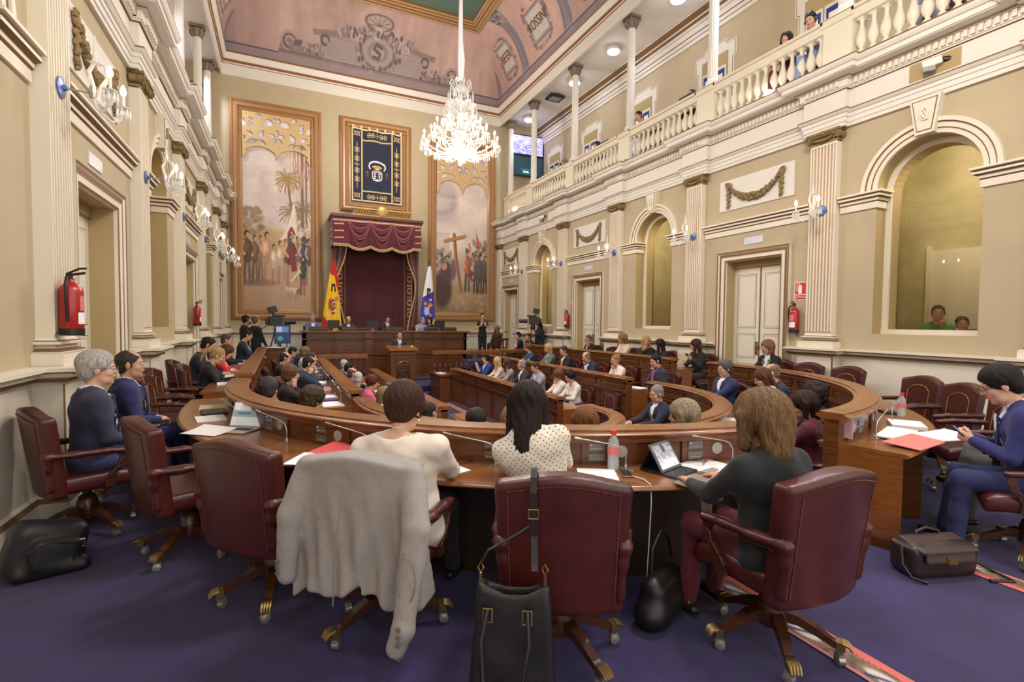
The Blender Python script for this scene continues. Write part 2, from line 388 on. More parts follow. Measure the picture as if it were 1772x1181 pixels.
# ---- mouldings, pilasters, entablature
def moulding(sd):
    T=TR if sd=='R' else TL
    pil=[p for p in PIL]+[20.07]
    # dado cap with breaks round pilasters, interrupted at doors
    dado=[(0,1.16),(.05,1.17),(.06,1.2),(.1,1.215),(.1,1.245),(.15,1.26),(.15,1.292),(0,1.295)]; dm=[0,1,0,0,1,0,0,0]
    segs=[];a=Y0
    for c in DOORC[sd]: segs.append((a,c-.86)); a=c+.86
    segs.append((a,YB))
    b=MB(); b.T=T
    for s0,s1 in segs:
        path=[(s0,0)]
        for p in pil:
            if s0<p<s1:
                path+=[(p-.35,0),(p-.35,.2),(p+.35 if p<20 else YB,.2)]
                if p<20: path.append((p+.35,0))
        if path[-1][0]<s1: path.append((s1,0))
        b.sweep(path,dado,mi=dm)
        base=[(0,0),(.05,0),(.05,.16),(.03,.2),(0,.22)]
        b.sweep(path,base,mi=[0,0,1,0,0])
    S(b.build('trim_1',[M_cream,M_line]))
    # impost band between openings
    imp=[(0,3.62),(.03,3.62),(.03,3.72),(.05,3.74),(.05,3.78),(.1,3.8),(.1,3.83),(.07,3.84),(.07,3.85),(.13,3.86),(.13,3.89),(0,3.9)]; im=[0,0,1,0,1,0,1,1,0,0,0,0]
    for i,(p0,p1) in enumerate(zip([Y0]+pil,pil)):
        c=[x for x in ARCHC[sd] if p0<x<p1]; b=MB(); b.T=T
        A=p0+(.26 if i else 0);B=p1-.26
        if c:
            c=c[0]
            b.sweep([(A,0),(c-.68,0),(c-.68,-.24)],imp,mi=im); b.sweep([(c+.68,-.24),(c+.68,0),(B,0)],imp,mi=im)
            # archivolt
            for r0,r1,o,m in ((.68,.74,.03,0),(.74,.755,.035,1),(.755,.82,.045,0),(.82,.84,.05,1),(.84,.9,.07,0)):
                n=24; V=[];F=[]
                for k in range(n+1):
                    t=PI*k/n; cs,sn=math.cos(t),math.sin(t)
                    V+=[(c+r0*cs,0,3.88+r0*sn),(c+r0*cs,o,3.88+r0*sn),(c+r1*cs,o,3.88+r1*sn),(c+r1*cs,0,3.88+r1*sn)]
                for k in range(n):
                    for j in range(3): F.append((k*4+j,k*4+j+1,k*4+j+5,k*4+j+4))
                b.add(V,F,m)
            b.add([(c-.12,0,4.56),(c+.12,0,4.56),(c+.2,0,5.1),(c-.2,0,5.1),(c-.12,.12,4.56),(c+.12,.12,4.56),(c+.2,.13,5.1),(c-.2,.13,5.1)],[(4,5,6,7),(0,1,5,4),(1,2,6,5),(3,0,4,7)],0)
            b.add([(c-.095,.125,4.6),(c+.095,.125,4.6),(c+.165,.135,5.06),(c-.165,.135,5.06)],[(0,1,2,3)],1)
            b.add([(c-.085,.128,4.615),(c+.085,.128,4.615),(c+.15,.138,5.045),(c-.15,.138,5.045)],[(0,1,2,3)],0)
            for s in (0,1,2):   # intertwined monogram relief
                b.tube([(c+.045*math.sin(t+s*2.1)+.0,.145,4.84+.085*math.cos(t*(1+.0*s)+s)) for t in [k*2*PI/16 for k in range(16)]],.011,5,2,closed=True)
        else: b.sweep([(A,0),(B,0)],imp,mi=im)
        S(b.build('trim_2',[M_cream,M_line,M_gold if sd=='L' else M_cream],smooth=35))
    # pilasters
    for p in pil:
        root=S(empty('trim_3',tuple(T@Vector((p,0,0)))))
        w=.23 if p<20 else .17
        b=MB(); b.T=T
        b.box(p-.33,p+.33 if p<20 else YB,0,.2,0,1.18,0)
        b.box(p-.33,p-.3,.2,.205,.24,1.14,1)
        bs=[(0,1.29),(.33-w,1.29),(.33-w,1.4),(.31-w,1.4),(.31-w,1.415),(.25-w,1.44),(.25-w,1.47),(.285-w,1.475),(.285-w,1.5),(.26-w,1.51),(.24-w,1.53),(.24-w,1.56),(0,1.56)]
        b.sweep([(p-w,0),(p-w,.11),(p+w,.11),(p+w,0)],[(o,z) for o,z in bs],mi=[0,0,1,0,1,0,1,0,1,0,0,0,0])
        o=mkp=b.build('base',[M_cream,M_line]); o.parent=root; o.matrix_parent_inverse=Matrix.Translation(-root.location)
        b=MB(); b.T=T; b.box(p-w,p+w,0,.11,1.56,4.87,0)
        nf=9
        for k in range(nf):
            x=p-w+2*w*(k+.0)/(nf-1); 
            x=max(p-w+.012,min(p+w-.012,x)); b.box(x-.012,x+.012,.11,.128,1.58,4.84,1)
        b.box(p-w,p+w,.11,.13,4.84,4.88,1); b.box(p-w-.004,p-w,0,.128,1.56,4.87,1); b.box(p+w,p+w+.004,0,.128,1.56,4.87,1)
        o=b.build('shaft',[M_flute,M_cream]); o.parent=root; o.matrix_parent_inverse=Matrix.Translation(-root.location)
        b=MB(); b.T=T; b.box(p-w-.02,p+w+.02,0,.14,4.88,4.92,0); b.box(p-w-.01,p+w+.01,0,.13,4.92,5.02,0); b.box(p-w-.06,p+w+.06,0,.19,5.05,5.09,0)
        b.sweep([(p-w-.01,.0),(p-w-.01,.14),(p+w+.01,.14),(p+w+.01,0)],[(0,5.0),(.03,5.0),(.045,5.02),(.03,5.05),(0,5.05)])
        for s in (-1,1):
            b.lathe([(.0,0),(.062,0),(.066,.02),(.05,.05),(.05,.09),(.062,.12),(.058,.16),(.0,.165)],(p+s*(w+.03),.02,4.985),(0,1,0),14)
            b.tube([(p+s*(w+.03)+math.cos(t)*(.06-.007*t),.19,4.985+math.sin(t)*(.06-.007*t)) for t in [k*.5 for k in range(16)]],.009,5)
        b.tube([(p+x,.16+.02*math.cos(x*5),5.0-.07*math.cos(x/w*1.5)) for x in [-.18+.03*k for k in range(13)]],[.014+.014*math.cos((k-6)/6*1.4) for k in range(13)],6)
        b.ball((p,.18,5.06),(.05,.03,.04),8)
        for k in range(7): b.ball((p-w+.04+k*(2*w-.08)/6,.155,4.945),(.022,.016,.03),6)
        o=b.build('capital',[M_gold],smooth=50); o.parent=root; o.matrix_parent_inverse=Matrix.Translation(-root.location)
    # entablature
    path=[(Y0,0)]
    for p in pil: 
        path+=[(p-.31,0),(p-.31,.1),(p+.31 if p<20 else YB,.1)]
        if p<20: path.append((p+.31,0))
    prof=[(0,5.08),(.05,5.08),(.05,5.14),(.065,5.145),(.065,5.22),(.08,5.225),(.08,5.28),(.1,5.29),(.13,5.33),(.13,5.35),(.07,5.355),(.06,5.40),(.06,5.68),(.09,5.69),(.09,5.71),(.11,5.715),(.11,5.83),(.17,5.84),(.17,5.86),(.3,5.885),(.3,5.9),(.32,5.9),(.32,5.97),(.345,5.98),(.37,6.02),(.38,6.05),(.38,6.075),(.05,6.1),(.05,6.14),(-.05,6.14),(-.05,6.24),(-.4,6.24),(-.4,6.0),(0,5.6)]
    pm=[0]*len(prof)
    for j in (2,4,6): pm[j]=0
    pm[8]=1;pm[9]=1;pm[12]=1;pm[17]=1;pm[22]=0;pm[25]=1;pm[13]=0;pm[26]=0;pm[27]=1
    b=MB(); b.T=T; b.sweep(path,prof,mi=pm)
    ent=b.build('trim_4',[M_band,M_line]); S(ent)
    # dentils
    b=MB(); b.T=T; a=Y0 if sd=='R' else 4.
    while a<YB-.1:
        o=.1 if any(abs(a-p)<.3 for p in pil) else 0
        b.box(a,a+.05,.1+o,.145+o,5.735,5.825,0); a+=.085
    o=b.build('dentil_course',[M_cream]); o.parent=ent; o['kind']='stuff'
moulding('R'); moulding('L')
# ---- doors
def door(sd,c,handle=True):
    T=TR if sd=='R' else TL
    r=S(empty('door_1',tuple(T@Vector((c,0,0)))))
    def fin(b,n,m,**k):
        o=b.build(n,m,**k); o.parent=r; o.matrix_parent_inverse=Matrix.Translation(-r.location); return o
    b=MB(); b.T=T
    pr=[(0,0),(0,.04),(.03,.05),(.035,.05),(.09,.05),(.1,.06),(.15,.06),(.17,.08),(.2,.085),(.2,0)]
    pts=[(c-.65,0),(c-.65,3.04),(c+.65,3.04),(c+.65,0)]
    dirs=[(-1,0),(-1,1),(1,1),(1,0)]; mi=[0,1,0,0,0,1,0,1,0,0]
    V=[];F=[];I=[];k=len(pr)
    for (x,z),(dx,dz) in zip(pts,dirs):
        for w,o in pr: V.append((x+dx*w,o,z+dz*w))
    for i in range(3):
        for j in range(k): F.append((i*k+j,i*k+(j+1)%k,(i+1)*k+(j+1)%k,(i+1)*k+j)); I.append(mi[j])
    V=[tuple(T@Vector(v)) for v in V]; b.V=V;b.F=F;b.I=I
    fin(b,'door_frame',[M_cream,M_line])
    for s in (-1,1):
        b=MB(); b.T=T; x0,x1=(c-.65,c-.006) if s<0 else (c+.006,c+.65)
        b.box(x0,x1,-.3,-.25,0.01,2.9,0)
        for z0,z1 in ((1.62,2.76),(.98,1.5),(.3,.86)):
            for ins,o,m in ((.09,-.248,1),(.102,-.246,0),(.125,-.2455,1),(.13,-.244,0)):
                b.add([(x0+ins,o,z0+ins-.09),(x1-ins,o,z0+ins-.09),(x1-ins,o,z1-ins+.09),(x0+ins,o,z1-ins+.09)],[(0,1,2,3)],m)
        fin(b,'door_leaf',[M_door,M_doorline])
    b=MB(); b.T=T; b.box(c-.65,c+.65,-.3,-.22,2.9,3.04,0); b.box(c-.65,c+.65,-.22,-.215,2.9,2.915,1); b.box(c-.012,c+.012,-.25,-.235,0,2.9,1); fin(b,'transom',[M_reveal,M_line])
    b=MB(); b.T=T; hx=c-.06 if sd=='R' else c+.5
    hx=c+.06
    b.box(hx-.025,hx+.025,-.25,-.24,1.06,1.34,0); b.tube([(hx,-.24,1.25),(hx,-.19,1.25),(hx-.03,-.185,1.25),(hx-.12,-.185,1.25)],.011,8); b.ball((hx,-.235,1.13),.014,8)
    fin(b,'door_handle',[M_brass],smooth=40)
for c in DOORC['R']: door('R',c)
for c in DOORC['L']: door('L',c)
# ---- arched windows of the right wall, panes and the booths behind
for i,c in enumerate(ARCHC['R']):
    r=S(empty('window_%d'%(i+1),tuple(TR@Vector((c,0,0)))))
    def fin(b,n,m,**k):
        o=b.build(n,m,**k); o.parent=r; o.matrix_parent_inverse=Matrix.Translation(-r.location); return o
    def ring(b,h0,h1,zb,o0,o1,m):
        n=20; P0=[(c-h0,zb)]+[(c-h0*math.cos(PI*k/n),3.87+h0*math.sin(PI*k/n)) for k in range(n+1)]+[(c+h0,zb)]
        P1=[(c-h1,zb)]+[(c-h1*math.cos(PI*k/n),3.87+h1*math.sin(PI*k/n)) for k in range(n+1)]+[(c+h1,zb)]
        V=[];k=len(P0)
        for (x0,z0),(x1,z1) in zip(P0,P1): V+=[(x0,o0,z0),(x1,o0,z1),(x1,o1,z1),(x0,o1,z0)]
        b.add(V,[(4*t+j,4*t+(j+1)%4,4*t+4+(j+1)%4,4*t+4+j) for t in range(k-1) for j in range(4)],m)
    b=MB(); b.T=TR; ring(b,.68,.6,1.56,-.26,-.3,0); b.box(c-.68,c+.68,-.3,-.24,1.56,1.64,0); fin(b,'window_frame',[M_cream])
    b=MB(); b.T=TR; ring(b,.6,.595,1.62,-.3,-.55,0); b.box(c-.6,c+.6,-.55,-.3,1.6,1.64,0); fin(b,'window_reveal',[M_reveal])
    b=MB(); b.T=TR; n=20; P=[(c-.6,1.64)]+[(c-.6*math.cos(PI*k/n),3.87+.6*math.sin(PI*k/n)) for k in range(n+1)]+[(c+.6,1.64)]
    b.add([(x,-.5,z) for x,z in P],[tuple(range(len(P)))],0); fin(b,'glass_pane',[M_pane])
    # booth room
    och=mat('ochre_wall',(206,198,164),.8,var=.25,vscale=1.5,rgb2=(176,164,124))
    b=MB(); y0,y1=c-1.3,c+1.5; x0,x1=XR+.56,XR+2.3
    b.add([(x1,y0,.6),(x1,y1,.6),(x1,y1,5),(x1,y0,5)],[(0,1,2,3)],0); b.add([(x0,y0,.6),(x1,y0,.6),(x1,y0,5),(x0,y0,5)],[(0,1,2,3)],0); b.add([(x0,y1,.6),(x1,y1,.6),(x1,y1,5),(x0,y1,5)],[(0,1,2,3)],0)
    b.add([(x0,y0,5),(x1,y0,5),(x1,y1,5),(x0,y1,5)],[(0,1,2,3)],0); b.add([(x0,y0,.6),(x1,y0,.6),(x1,y1,.6),(x0,y1,.6)],[(0,1,2,3)],1)
    b.add([(x0,y0,.6),(x0,c-.6,.6),(x0,c-.6,5),(x0,y0,5)],[(0,1,2,3)],0); b.add([(x0,c+.6,.6),(x0,y1,.6),(x0,y1,5),(x0,c+.6,5)],[(0,1,2,3)],0)
    b.box(x1-.03,x1,c+.05,c+.95,.6,3.1,2); b.box(x1-.05,x1,c-.02,c+.05,.6,3.2,2); b.box(x1-.05,x1,c+.95,c+1.02,.6,3.2,2)
    S(b.build('wall_booth',[och,M_woodD,M_cream]))
# ---- far wall
b=MB(); b.T=TB
b.add([(XL,0,-.8),(XR,0,-.8),(XR,0,1.2),(XL,0,1.2)],[(0,1,2,3)],1); b.add([(-4.2,0,1.2),(10.85,0,1.2),(10.85,0,10.3),(-4.2,0,10.3)],[(0,1,2,3)],0)
b.add([(-4.2,0,10.3),(10.85,0,10.3),(10.85,0,11.3),(-4.2,0,11.3)],[(0,1,2,3)],0)
S(b.build('wall_back',[M_wall,M_cream]))
b=MB(); b.T=TB
b.sweep([(XL,0),(XR,0)],[(0,1.16),(.05,1.17),(.06,1.2),(.1,1.215),(.1,1.245),(.15,1.26),(.15,1.292),(0,1.295)],mi=[0,1,0,0,1,0,0,0])
for x0,x1 in ((-1.6,.3),(6.6,8.4)):
    for ins,o,m in ((0,.004,1),(.015,.006,0)): b.add([(x0+ins,o,.5+ins),(x1-ins,o,.5+ins),(x1-ins,o,1.08-ins),(x0+ins,o,1.08-ins)],[(0,1,2,3)],m)
S(b.build('trim_5',[M_cream,M_line]))
# cornice ring under the cove (far wall + both beams)
M_tan=mat('tan_moulding',(176,146,104),.55); M_brn=mat('brown_moulding',(140,88,52),.5)
prof=[(0,10.27),(.06,10.27),(.06,10.3),(.05,10.31),(.05,10.66),(.08,10.67),(.08,10.72),(.11,10.73),(.11,10.8),(.13,10.81),(.2,10.98),(.2,11.0),(.17,11.01),(.17,11.07),(0,11.07)]
pm=[0,0,0,0,1,0,2,2,0,0,0,2,2,0,0]
b=MB(); b.sweep([(XR,Y0),(XR,YB),(XL,YB),(XL,Y0)],prof,mi=pm,side=1)
S(b.build('trim_6',[M_band,M_line,M_brn]))
# beams above the gallery columns
for s,x in ((1,XR),(-1,XL)):
    b=MB(); b.box(x-s*.02,x+s*.75,Y0,YB,10.44,11.0,0); S(b.build('trim_7',[M_band]))
# ceiling: cove, ring, flat
def cov(t): return .14+1.66*(1-np.cos(t)),11.06+2.07*np.sin(t)
def cove_paint(kind):
    if kind=='B': W_,H_=560,110
    else: W_,H_=620,110
    im=Img(W_,H_,(190,160,152)); im.noise(.16,5,3,oct_=5); im.noise(.10,30,5,asp=.05)
    g=(126,112,118)
    im.blend((im.y-.90)/.02,(140,128,140),.75); im.line([(0,.9),(1,.9)],.0012*620/W_,(98,88,92))
    U0,U1=(Y0,YB) if kind!='B' else (XL,XR)
    def U(v): return (v-U0)/(U1-U0)
    def V(t): return 1-t
    def pil_(y,dy):
        k=.27/(U1-U0)
        u=U(y)
        for tt,c_,w in ((0,(158,148,158),1.0),):
            im.poly([(u-k*1.3,V(.06)),(u+k*1.3,V(.06)),(u+k*1.3,V(.1)),(u+k,V(.13)),(u+k*.85,V(.72)),(u-k*.85,V(.72)),(u-k,V(.13)),(u-k*1.3,V(.1))],(160,150,162))
        for j in range(-2,3): im.line([(u+j*k*.38,V(.14)),(u+j*k*.34,V(.72))],.0009,(112,100,108))
        im.line([(u-k*1.3,V(.1)),(u+k*1.3,V(.1))],.0015,(110,98,104))
        im.poly([(u-k*.9,V(.72)),(u+k*.9,V(.72)),(u+k*1.6,V(.96)),(u-k*1.6,V(.96))],(150,138,138))
        r=random.Random(int(y*9))
        for j in range(26): im.ell(u+r.uniform(-1.2,1.2)*k,V(r.uniform(.74,.95)),.0022,.02,r.choice([(100,88,90),(178,166,168)]),soft=.5)
    if kind!='B':
        ys=[YB-.32,17.4,14.3,11.2,8.1,5.0,1.9]
        for y in ys: pil_(y,0)
        for y in (18.5,15.85,12.75,9.65,6.5,3.4):
            u=U(y)
            r=random.Random(int(y*7)); w_=(.62 if y<18 else .5)/(U1-U0)
            for j in range(60):
                a=r.uniform(0,2*PI); im.ell(u+w_*1.12*math.copysign(abs(math.cos(a))**.6,math.cos(a)),V(.42)+.235*math.copysign(abs(math.sin(a))**.6,math.sin(a)),.0028,.022,r.choice([(140,118,120),(176,152,152),(120,100,104)]),soft=.6,al=.8)
            im.rect(u-w_,V(.6),u+w_,V(.25),(140,122,128)); im.rect(u-w_*.92,V(.585),u+w_*.92,V(.265),(168,156,162)); im.rect(u-w_*.8,V(.56),u+w_*.8,V(.29),(206,200,198))
    else:
        D=(104,92,92);Lc=(168,150,146);Md=(140,122,120)
        def P_(x,t): return (U(x),V(t))
        im.poly([P_(-.02,.03),P_(-.02,.13),P_(1.2,.17),P_(1.45,.33),P_(1.3,.37),P_(1.2,.4),P_(5.45,.38),P_(5.3,.33),P_(5.5,.2),P_(6.6,.16),P_(6.6,.03)],(154,138,140))
        im.poly([P_(-.02,.13),P_(.1,.26),P_(.4,.27),P_(.9,.2),P_(1.3,.18),P_(1.5,.12),P_(5.4,.12),P_(5.6,.19),P_(6.3,.22),P_(6.8,.26),P_(6.9,.12),(U(6.9),V(.1)),(U(-.02),V(.1))],Md)
        im.poly([P_(1.5,.14),P_(1.5,.36),P_(5.35,.36),P_(5.35,.14)],(166,150,148))
        for k in range(40): x=1.6+k*.095; im.line([P_(x,.16),P_(x+.15,.33)],.0007,(150,132,130)); im.line([P_(x+.15,.16),P_(x,.33)],.0007,(150,132,130))
        im.poly([P_(1.15,.36),P_(1.1,.42),P_(2.6,.48),P_(2.6,.42)],Md); im.poly([P_(5.65,.36),P_(5.75,.42),P_(4.3,.48),P_(4.3,.42)],Md)
        r=random.Random(3)
        for k in range(150):
            x=r.uniform(2.0,4.95); im.ell(U(x),V(.46+.12*math.exp(-((x-3.45)/.9)**2)+r.uniform(-.05,.04)),.004,.03,r.choice([D,Lc,Md,(186,166,160)]),soft=.6)
        im.ell(U(3.45),V(.33),.062,.19,D); im.ell(U(3.45),V(.33),.055,.17,Lc); im.ell(U(3.45),V(.33),.036,.11,(146,128,122)); im.ell(U(3.45),V(.33),.024,.075,(176,158,150))
        im.line([P_(3.6,.38),P_(3.4,.41),P_(3.3,.36),P_(3.55,.31),P_(3.5,.26),P_(3.3,.27)],.004,D)
        im.ell(U(3.42),V(.67),.05,.11,D); im.ell(U(3.42),V(.67),.043,.09,(178,160,152)); 
        for k in range(7): a=PI*k/6; im.line([P_(3.42,.62),P_(3.42+.42*math.cos(a),.62+.13*math.sin(a))],.001,D)
        im.ell(U(3.42),V(.53),.021,.075,(190,172,162)); im.ell(U(3.38),V(.545),.004,.012,D); im.ell(U(3.46),V(.545),.004,.012,D); im.line([P_(3.39,.49),P_(3.45,.49)],.0015,D)
        for k in range(70):
            a=r.uniform(0,2*PI); q=r.uniform(.9,1.25); im.ell(U(3.45)+.066*q*math.cos(a),V(.33)+.19*q*math.sin(a),.005,.03,r.choice([D,Lc,Md]),soft=.6)
        for xs,sg in ((.35,1),(6.45,-1)):
            for k in range(3): im.line([P_(xs+sg*(.28-.08*k)*math.cos(t),.24+(.10-.03*k)*math.sin(t)) for t in [j*.5 for j in range(10)]],.0022,D if k%2 else Lc)
            for k in range(40): x=xs+sg*r.uniform(.1,1.3); im.ell(U(x),V(.2+r.uniform(-.05,.06)),.004,.02,r.choice([D,Lc,Md]),soft=.6)
        for x0,s in ((1.55,1),(5.3,-1)):
            for k in range(3): im.line([P_(x0+s*.14*math.cos(t),.33+(.05)*math.sin(t)) for t in [j*.6+k for j in range(6)]],.003,D)
        im.line([P_(-.02,.13),P_(6.6,.13)],.0013,D)
    return im.a
def cfn(kind):
    def f(u,v):
        t=v*PI/2; a,z=cov(t)
        if kind=='R': return XR-a, np.minimum(Y0+u*(YB-Y0),YB-a), z
        if kind=='L': return XL+a, np.minimum(Y0+u*(YB-Y0),YB-a), z
        return np.clip(XL+u*(XR-XL),XL+a,XR-a), YB-a, z
    return f
for k in 'RLB':
    o=painted('ceiling',cove_paint(k),cfn(k),mat('ceiling_fresco',(255,255,255),.8,vcol='Col',var=.12,vscale=2.5)); S(o)
b=MB(); b.sweep([(XR-1.75,Y0),(XR-1.75,YB-1.75),(XL+1.75,YB-1.75),(XL+1.75,Y0)],[(-.08,13.02),(0,13.0),(.03,13.02),(.03,13.06),(.08,13.08),(.1,13.04),(.16,13.04),(.18,13.1),(.24,13.12),(.24,13.16),(.32,13.18),(.34,13.3),(-.08,13.3)],mi=[0,0,1,0,0,0,1,0,1,0,1,0,0])
S(b.build('trim_8',[M_tan,M_brn]))
im=Img(80,120,(86,112,98)); im.noise(.1,6,2)
b=MB(); b.box(XL+1.9,XR-1.9,Y0,YB-1.9,13.25,13.3); S(b.build('ceiling',[mat('green_ceiling',(92,118,104),.8,var=.15,vscale=1.2)]))
# names painted on the cove cartouches
def cove_text(s,y,size):
    tm=.43*PI/2; a,z=cov(tm); da=1.66*math.sin(tm); dz=2.07*math.cos(tm); l=math.hypot(da,dz); up=Vector((-da/l,0,dz/l)); x=Vector((0,-1,0)); n=x.cross(up)
    M=Matrix((( x.x,up.x*1.3,n.x,XR-a),(x.y,up.y,n.y,y),(x.z,up.z*1.3,n.z,z),(0,0,0,1)))
    M=Matrix.Translation(n*(.03))@M
    S(text('trim_9',s,size,mat('brown_letters',(120,70,44),.7),M,ext=.001,sp=1.05))
cove_text('BEER',18.5,.36); cove_text('ROSSINI',15.85,.34)
# ---- galleries: columns, balustrades, walls, ceilings
def gallery(sd):
    s=1 if sd=='R' else -1; xw=XR if sd=='R' else XL
    X=lambda o: xw-s*o     # o = towards the hall
    xc=X(-.35)
    b=MB(); b.box(X(-.3),X(-2.1),Y0,YB,6.1,6.24,0); S(b.build('floor',[M_cream]))
    b=MB()
    b.add([(X(-2.05),Y0,6.2),(X(-2.05),YB,6.2),(X(-2.05),YB,10.5),(X(-2.05),Y0,10.5)],[(0,1,2,3)],0)
    S(b.build('wall_gallery_'+('right' if s>0 else 'left'),[M_wall]))
    b=MB(); b.box(X(-.76),X(-2.1),Y0,YB,10.45,10.5,0); S(b.build('ceiling',[M_band]))
    b=MB(); 
    pr=[(0,9.75),(.05,9.75),(.05,9.85),(.07,9.86),(.07,9.97),(.1,9.98),(.1,10.12),(.16,10.13),(.16,10.2),(.22,10.25),(.22,10.3),(.34,10.4),(.34,10.44),(0,10.44)]
    b.sweep([(X(-2.05),Y0),(X(-2.05),YB)],pr,mi=[0,0,1,0,1,0,0,0,1,0,1,0,0,0],side=s); S(b.build('trim_10',[M_band,M_line]))
    cols=PIL+[19.85]
    for p in cols:
        if sd=='L' and p<8: continue
        r=S(empty('trim_11',(xc,p,6.24)))
        b=MB(); b.box(-.21,.21,-.25,.25,0,.8,0); b.box(-.25,.25,-.29,.29,.8,.94,0); b.box(-.255,.255,-.295,.295,.915,.925,1); b.box(-.24,.24,-.28,.28,0,.08,0)
        b.build('pedestal',[M_cream,M_line],r)
        b=MB(); pr=[(.17,.94),(.17,.98),(.18,1.0),(.17,1.03),(.145,1.05),(.16,1.07),(.15,1.1),(.12,1.13)]; b.lathe(pr,n=20); 
        n=40; V=[];F=[]
        for i in range(7):
            z=1.12+i*(3.88-1.12)/6; r0=.115-.012*i/6
            for j in range(n): 
                rr=r0*(1 if j%2 else .9); V.append((rr*math.cos(2*PI*j/n),rr*math.sin(2*PI*j/n),z))
        for i in range(6):
            for j in range(n): F.append((i*n+j,i*n+(j+1)%n,(i+1)*n+(j+1)%n,(i+1)*n+j))
        b.add(V,F,0); b.build('shaft',[M_band],r)
        b=MB(); b.lathe([(.105,3.86),(.13,3.88),(.12,3.91),(.13,3.96),(.17,4.1)],n=16); b.box(-.19,.19,-.19,.19,4.13,4.2)
        for k in range(8):
            a=k*PI/4; c,sn=math.cos(a),math.sin(a)
            b.tube([(c*.13,sn*.13,3.9),(c*.17,sn*.17,3.97),(c*.2,sn*.2,4.0),(c*.19,sn*.19,3.97)],[.03,.03,.02,.01],6)
            if k%2: b.tube([(c*.15,sn*.15,4.0),(c*.22,sn*.22,4.1),(c*.25,sn*.25,4.09),(c*.23,sn*.23,4.05)],[.025,.028,.025,.01],6)
            b.ball((c*.17,sn*.17,4.05),(.04,.04,.05),6)
        b.build('capital',[mat('stone_capital',(150,134,118),.7,var=.4,vscale=25)],r,smooth=50)
    # balustrade, one per bay
    prof=[(.05,0),(.062,.01),(.062,.04),(.034,.06),(.034,.09),(.058,.12),(.082,.17),(.088,.22),(.076,.28),(.048,.35),(.034,.41),(.032,.47),(.036,.5),(.054,.515),(.054,.535),(.04,.56)]
    ends=cols
    for p0,p1 in zip(ends,ends[1:]):
        if sd=='L': continue
        r=S(empty('trim_12',(X(-.25),(p0+p1)/2,6.24)))
        h=(p1-p0)/2-.25
        b=MB(); b.box(-.12,.12,-h,h,.72,.86,0); b.box(-.15,.15,-h,h,.86,.93,0); b.box(-.152,.152,-h,h,.862,.87,1); b.build('handrail',[M_cream,M_line],r)
        b=MB(); b.box(-.1,.1,-h,h,0,.06,0); b.build('plinth',[M_cream],r)
        n=13; first=None
        for k in range(n):
            y=-h+.1+k*(2*h-.2)/(n-1)
            if first is None:
                b=MB(); b.lathe([(a,z*1.12+.115) for a,z in prof],n=10); b.box(-.06,.06,-.06,.06,.06,.12); b.box(-.055,.055,-.055,.055,.69,.72)
                first=o=b.build('baluster',[M_cream],r,smooth=50); o.location=(0,y,0)
            else: o=first.copy(); COL.objects.link(o); o.parent=r; o.location=(0,y,0)
    # gallery windows
    if sd=='R':
        for c in (4.17,7.15,10.17,13.15,16.16,18.9):
            r=S(empty('window_%d'%(4+int(c/3)),(X(-2.05),c,6.24)))
            b=MB()
            def fr(h0,h1,z1,ear,d0,m,t):
                pass
            pr=[(0,.0),(0,.03),(.02,.04),(.1,.04),(.12,.06),(.15,.06),(.15,0)]
            pts=[(-.55,0.0),(-.55,2.55),(-.66,2.55),(-.66,2.95),(-.42,2.95),(-.42,3.05),(.42,3.05),(.42,2.95),(.66,2.95),(.66,2.55),(.55,2.55),(.55,0)]
            # flat architrave with ears
            b.prism([(-.03,y,z) for y,z in ((-.62,0),(-.62,2.5),(-.7,2.55),(-.7,2.98),(-.42,2.98),(-.36,3.1),(.36,3.1),(.42,2.98),(.7,2.98),(.7,2.55),(.62,2.5),(.62,0))],(.03,0,0),0)
            b.prism([(-.034,y,z) for y,z in ((-.59,0),(-.59,2.51),(-.67,2.57),(-.67,2.95),(-.41,2.95),(-.35,3.07),(.35,3.07),(.41,2.95),(.67,2.95),(.67,2.57),(.59,2.51),(.59,0))],(.01,0,0),1)
            b.prism([(-.037,y,z) for y,z in ((-.575,0),(-.575,2.52),(-.655,2.58),(-.655,2.935),(-.4,2.935),(-.34,3.05),(.34,3.05),(.4,2.935),(.655,2.935),(.655,2.58),(.575,2.52),(.575,0))],(.01,0,0),0)
            b.build('window_frame',[M_band,M_line],r)
            b=MB(); b.box(-.055,-.03,-.44,.44,0,2.75,0); b.build('window_reveal',[M_reveal],r)
            b=MB()
            for s2 in (-1,1):
                b.box(-.07,-.055,s2*.02,s2*.4,.3,2.4,0)
            b.build('sash',[M_cream],r)
            b=MB(); bl=mat('blue_glass',(50,66,130),.15,emit=.08); lt=mat('curtain_glass',(214,200,178),.4,emit=.25)
            for s2 in (-1,1):
                b.box(-.074,-.07,s2*.06,s2*.36,.4,2.32,0); b.box(-.078,-.074,s2*.12,s2*.30,.46,2.2,1)
                for z in (.95,1.5,1.95): b.box(-.081,-.078,s2*.05,s2*.37,z,z+.025,2)
            b.build('stained_pane',[bl,lt,M_cream],r)
gallery('R'); gallery('L')
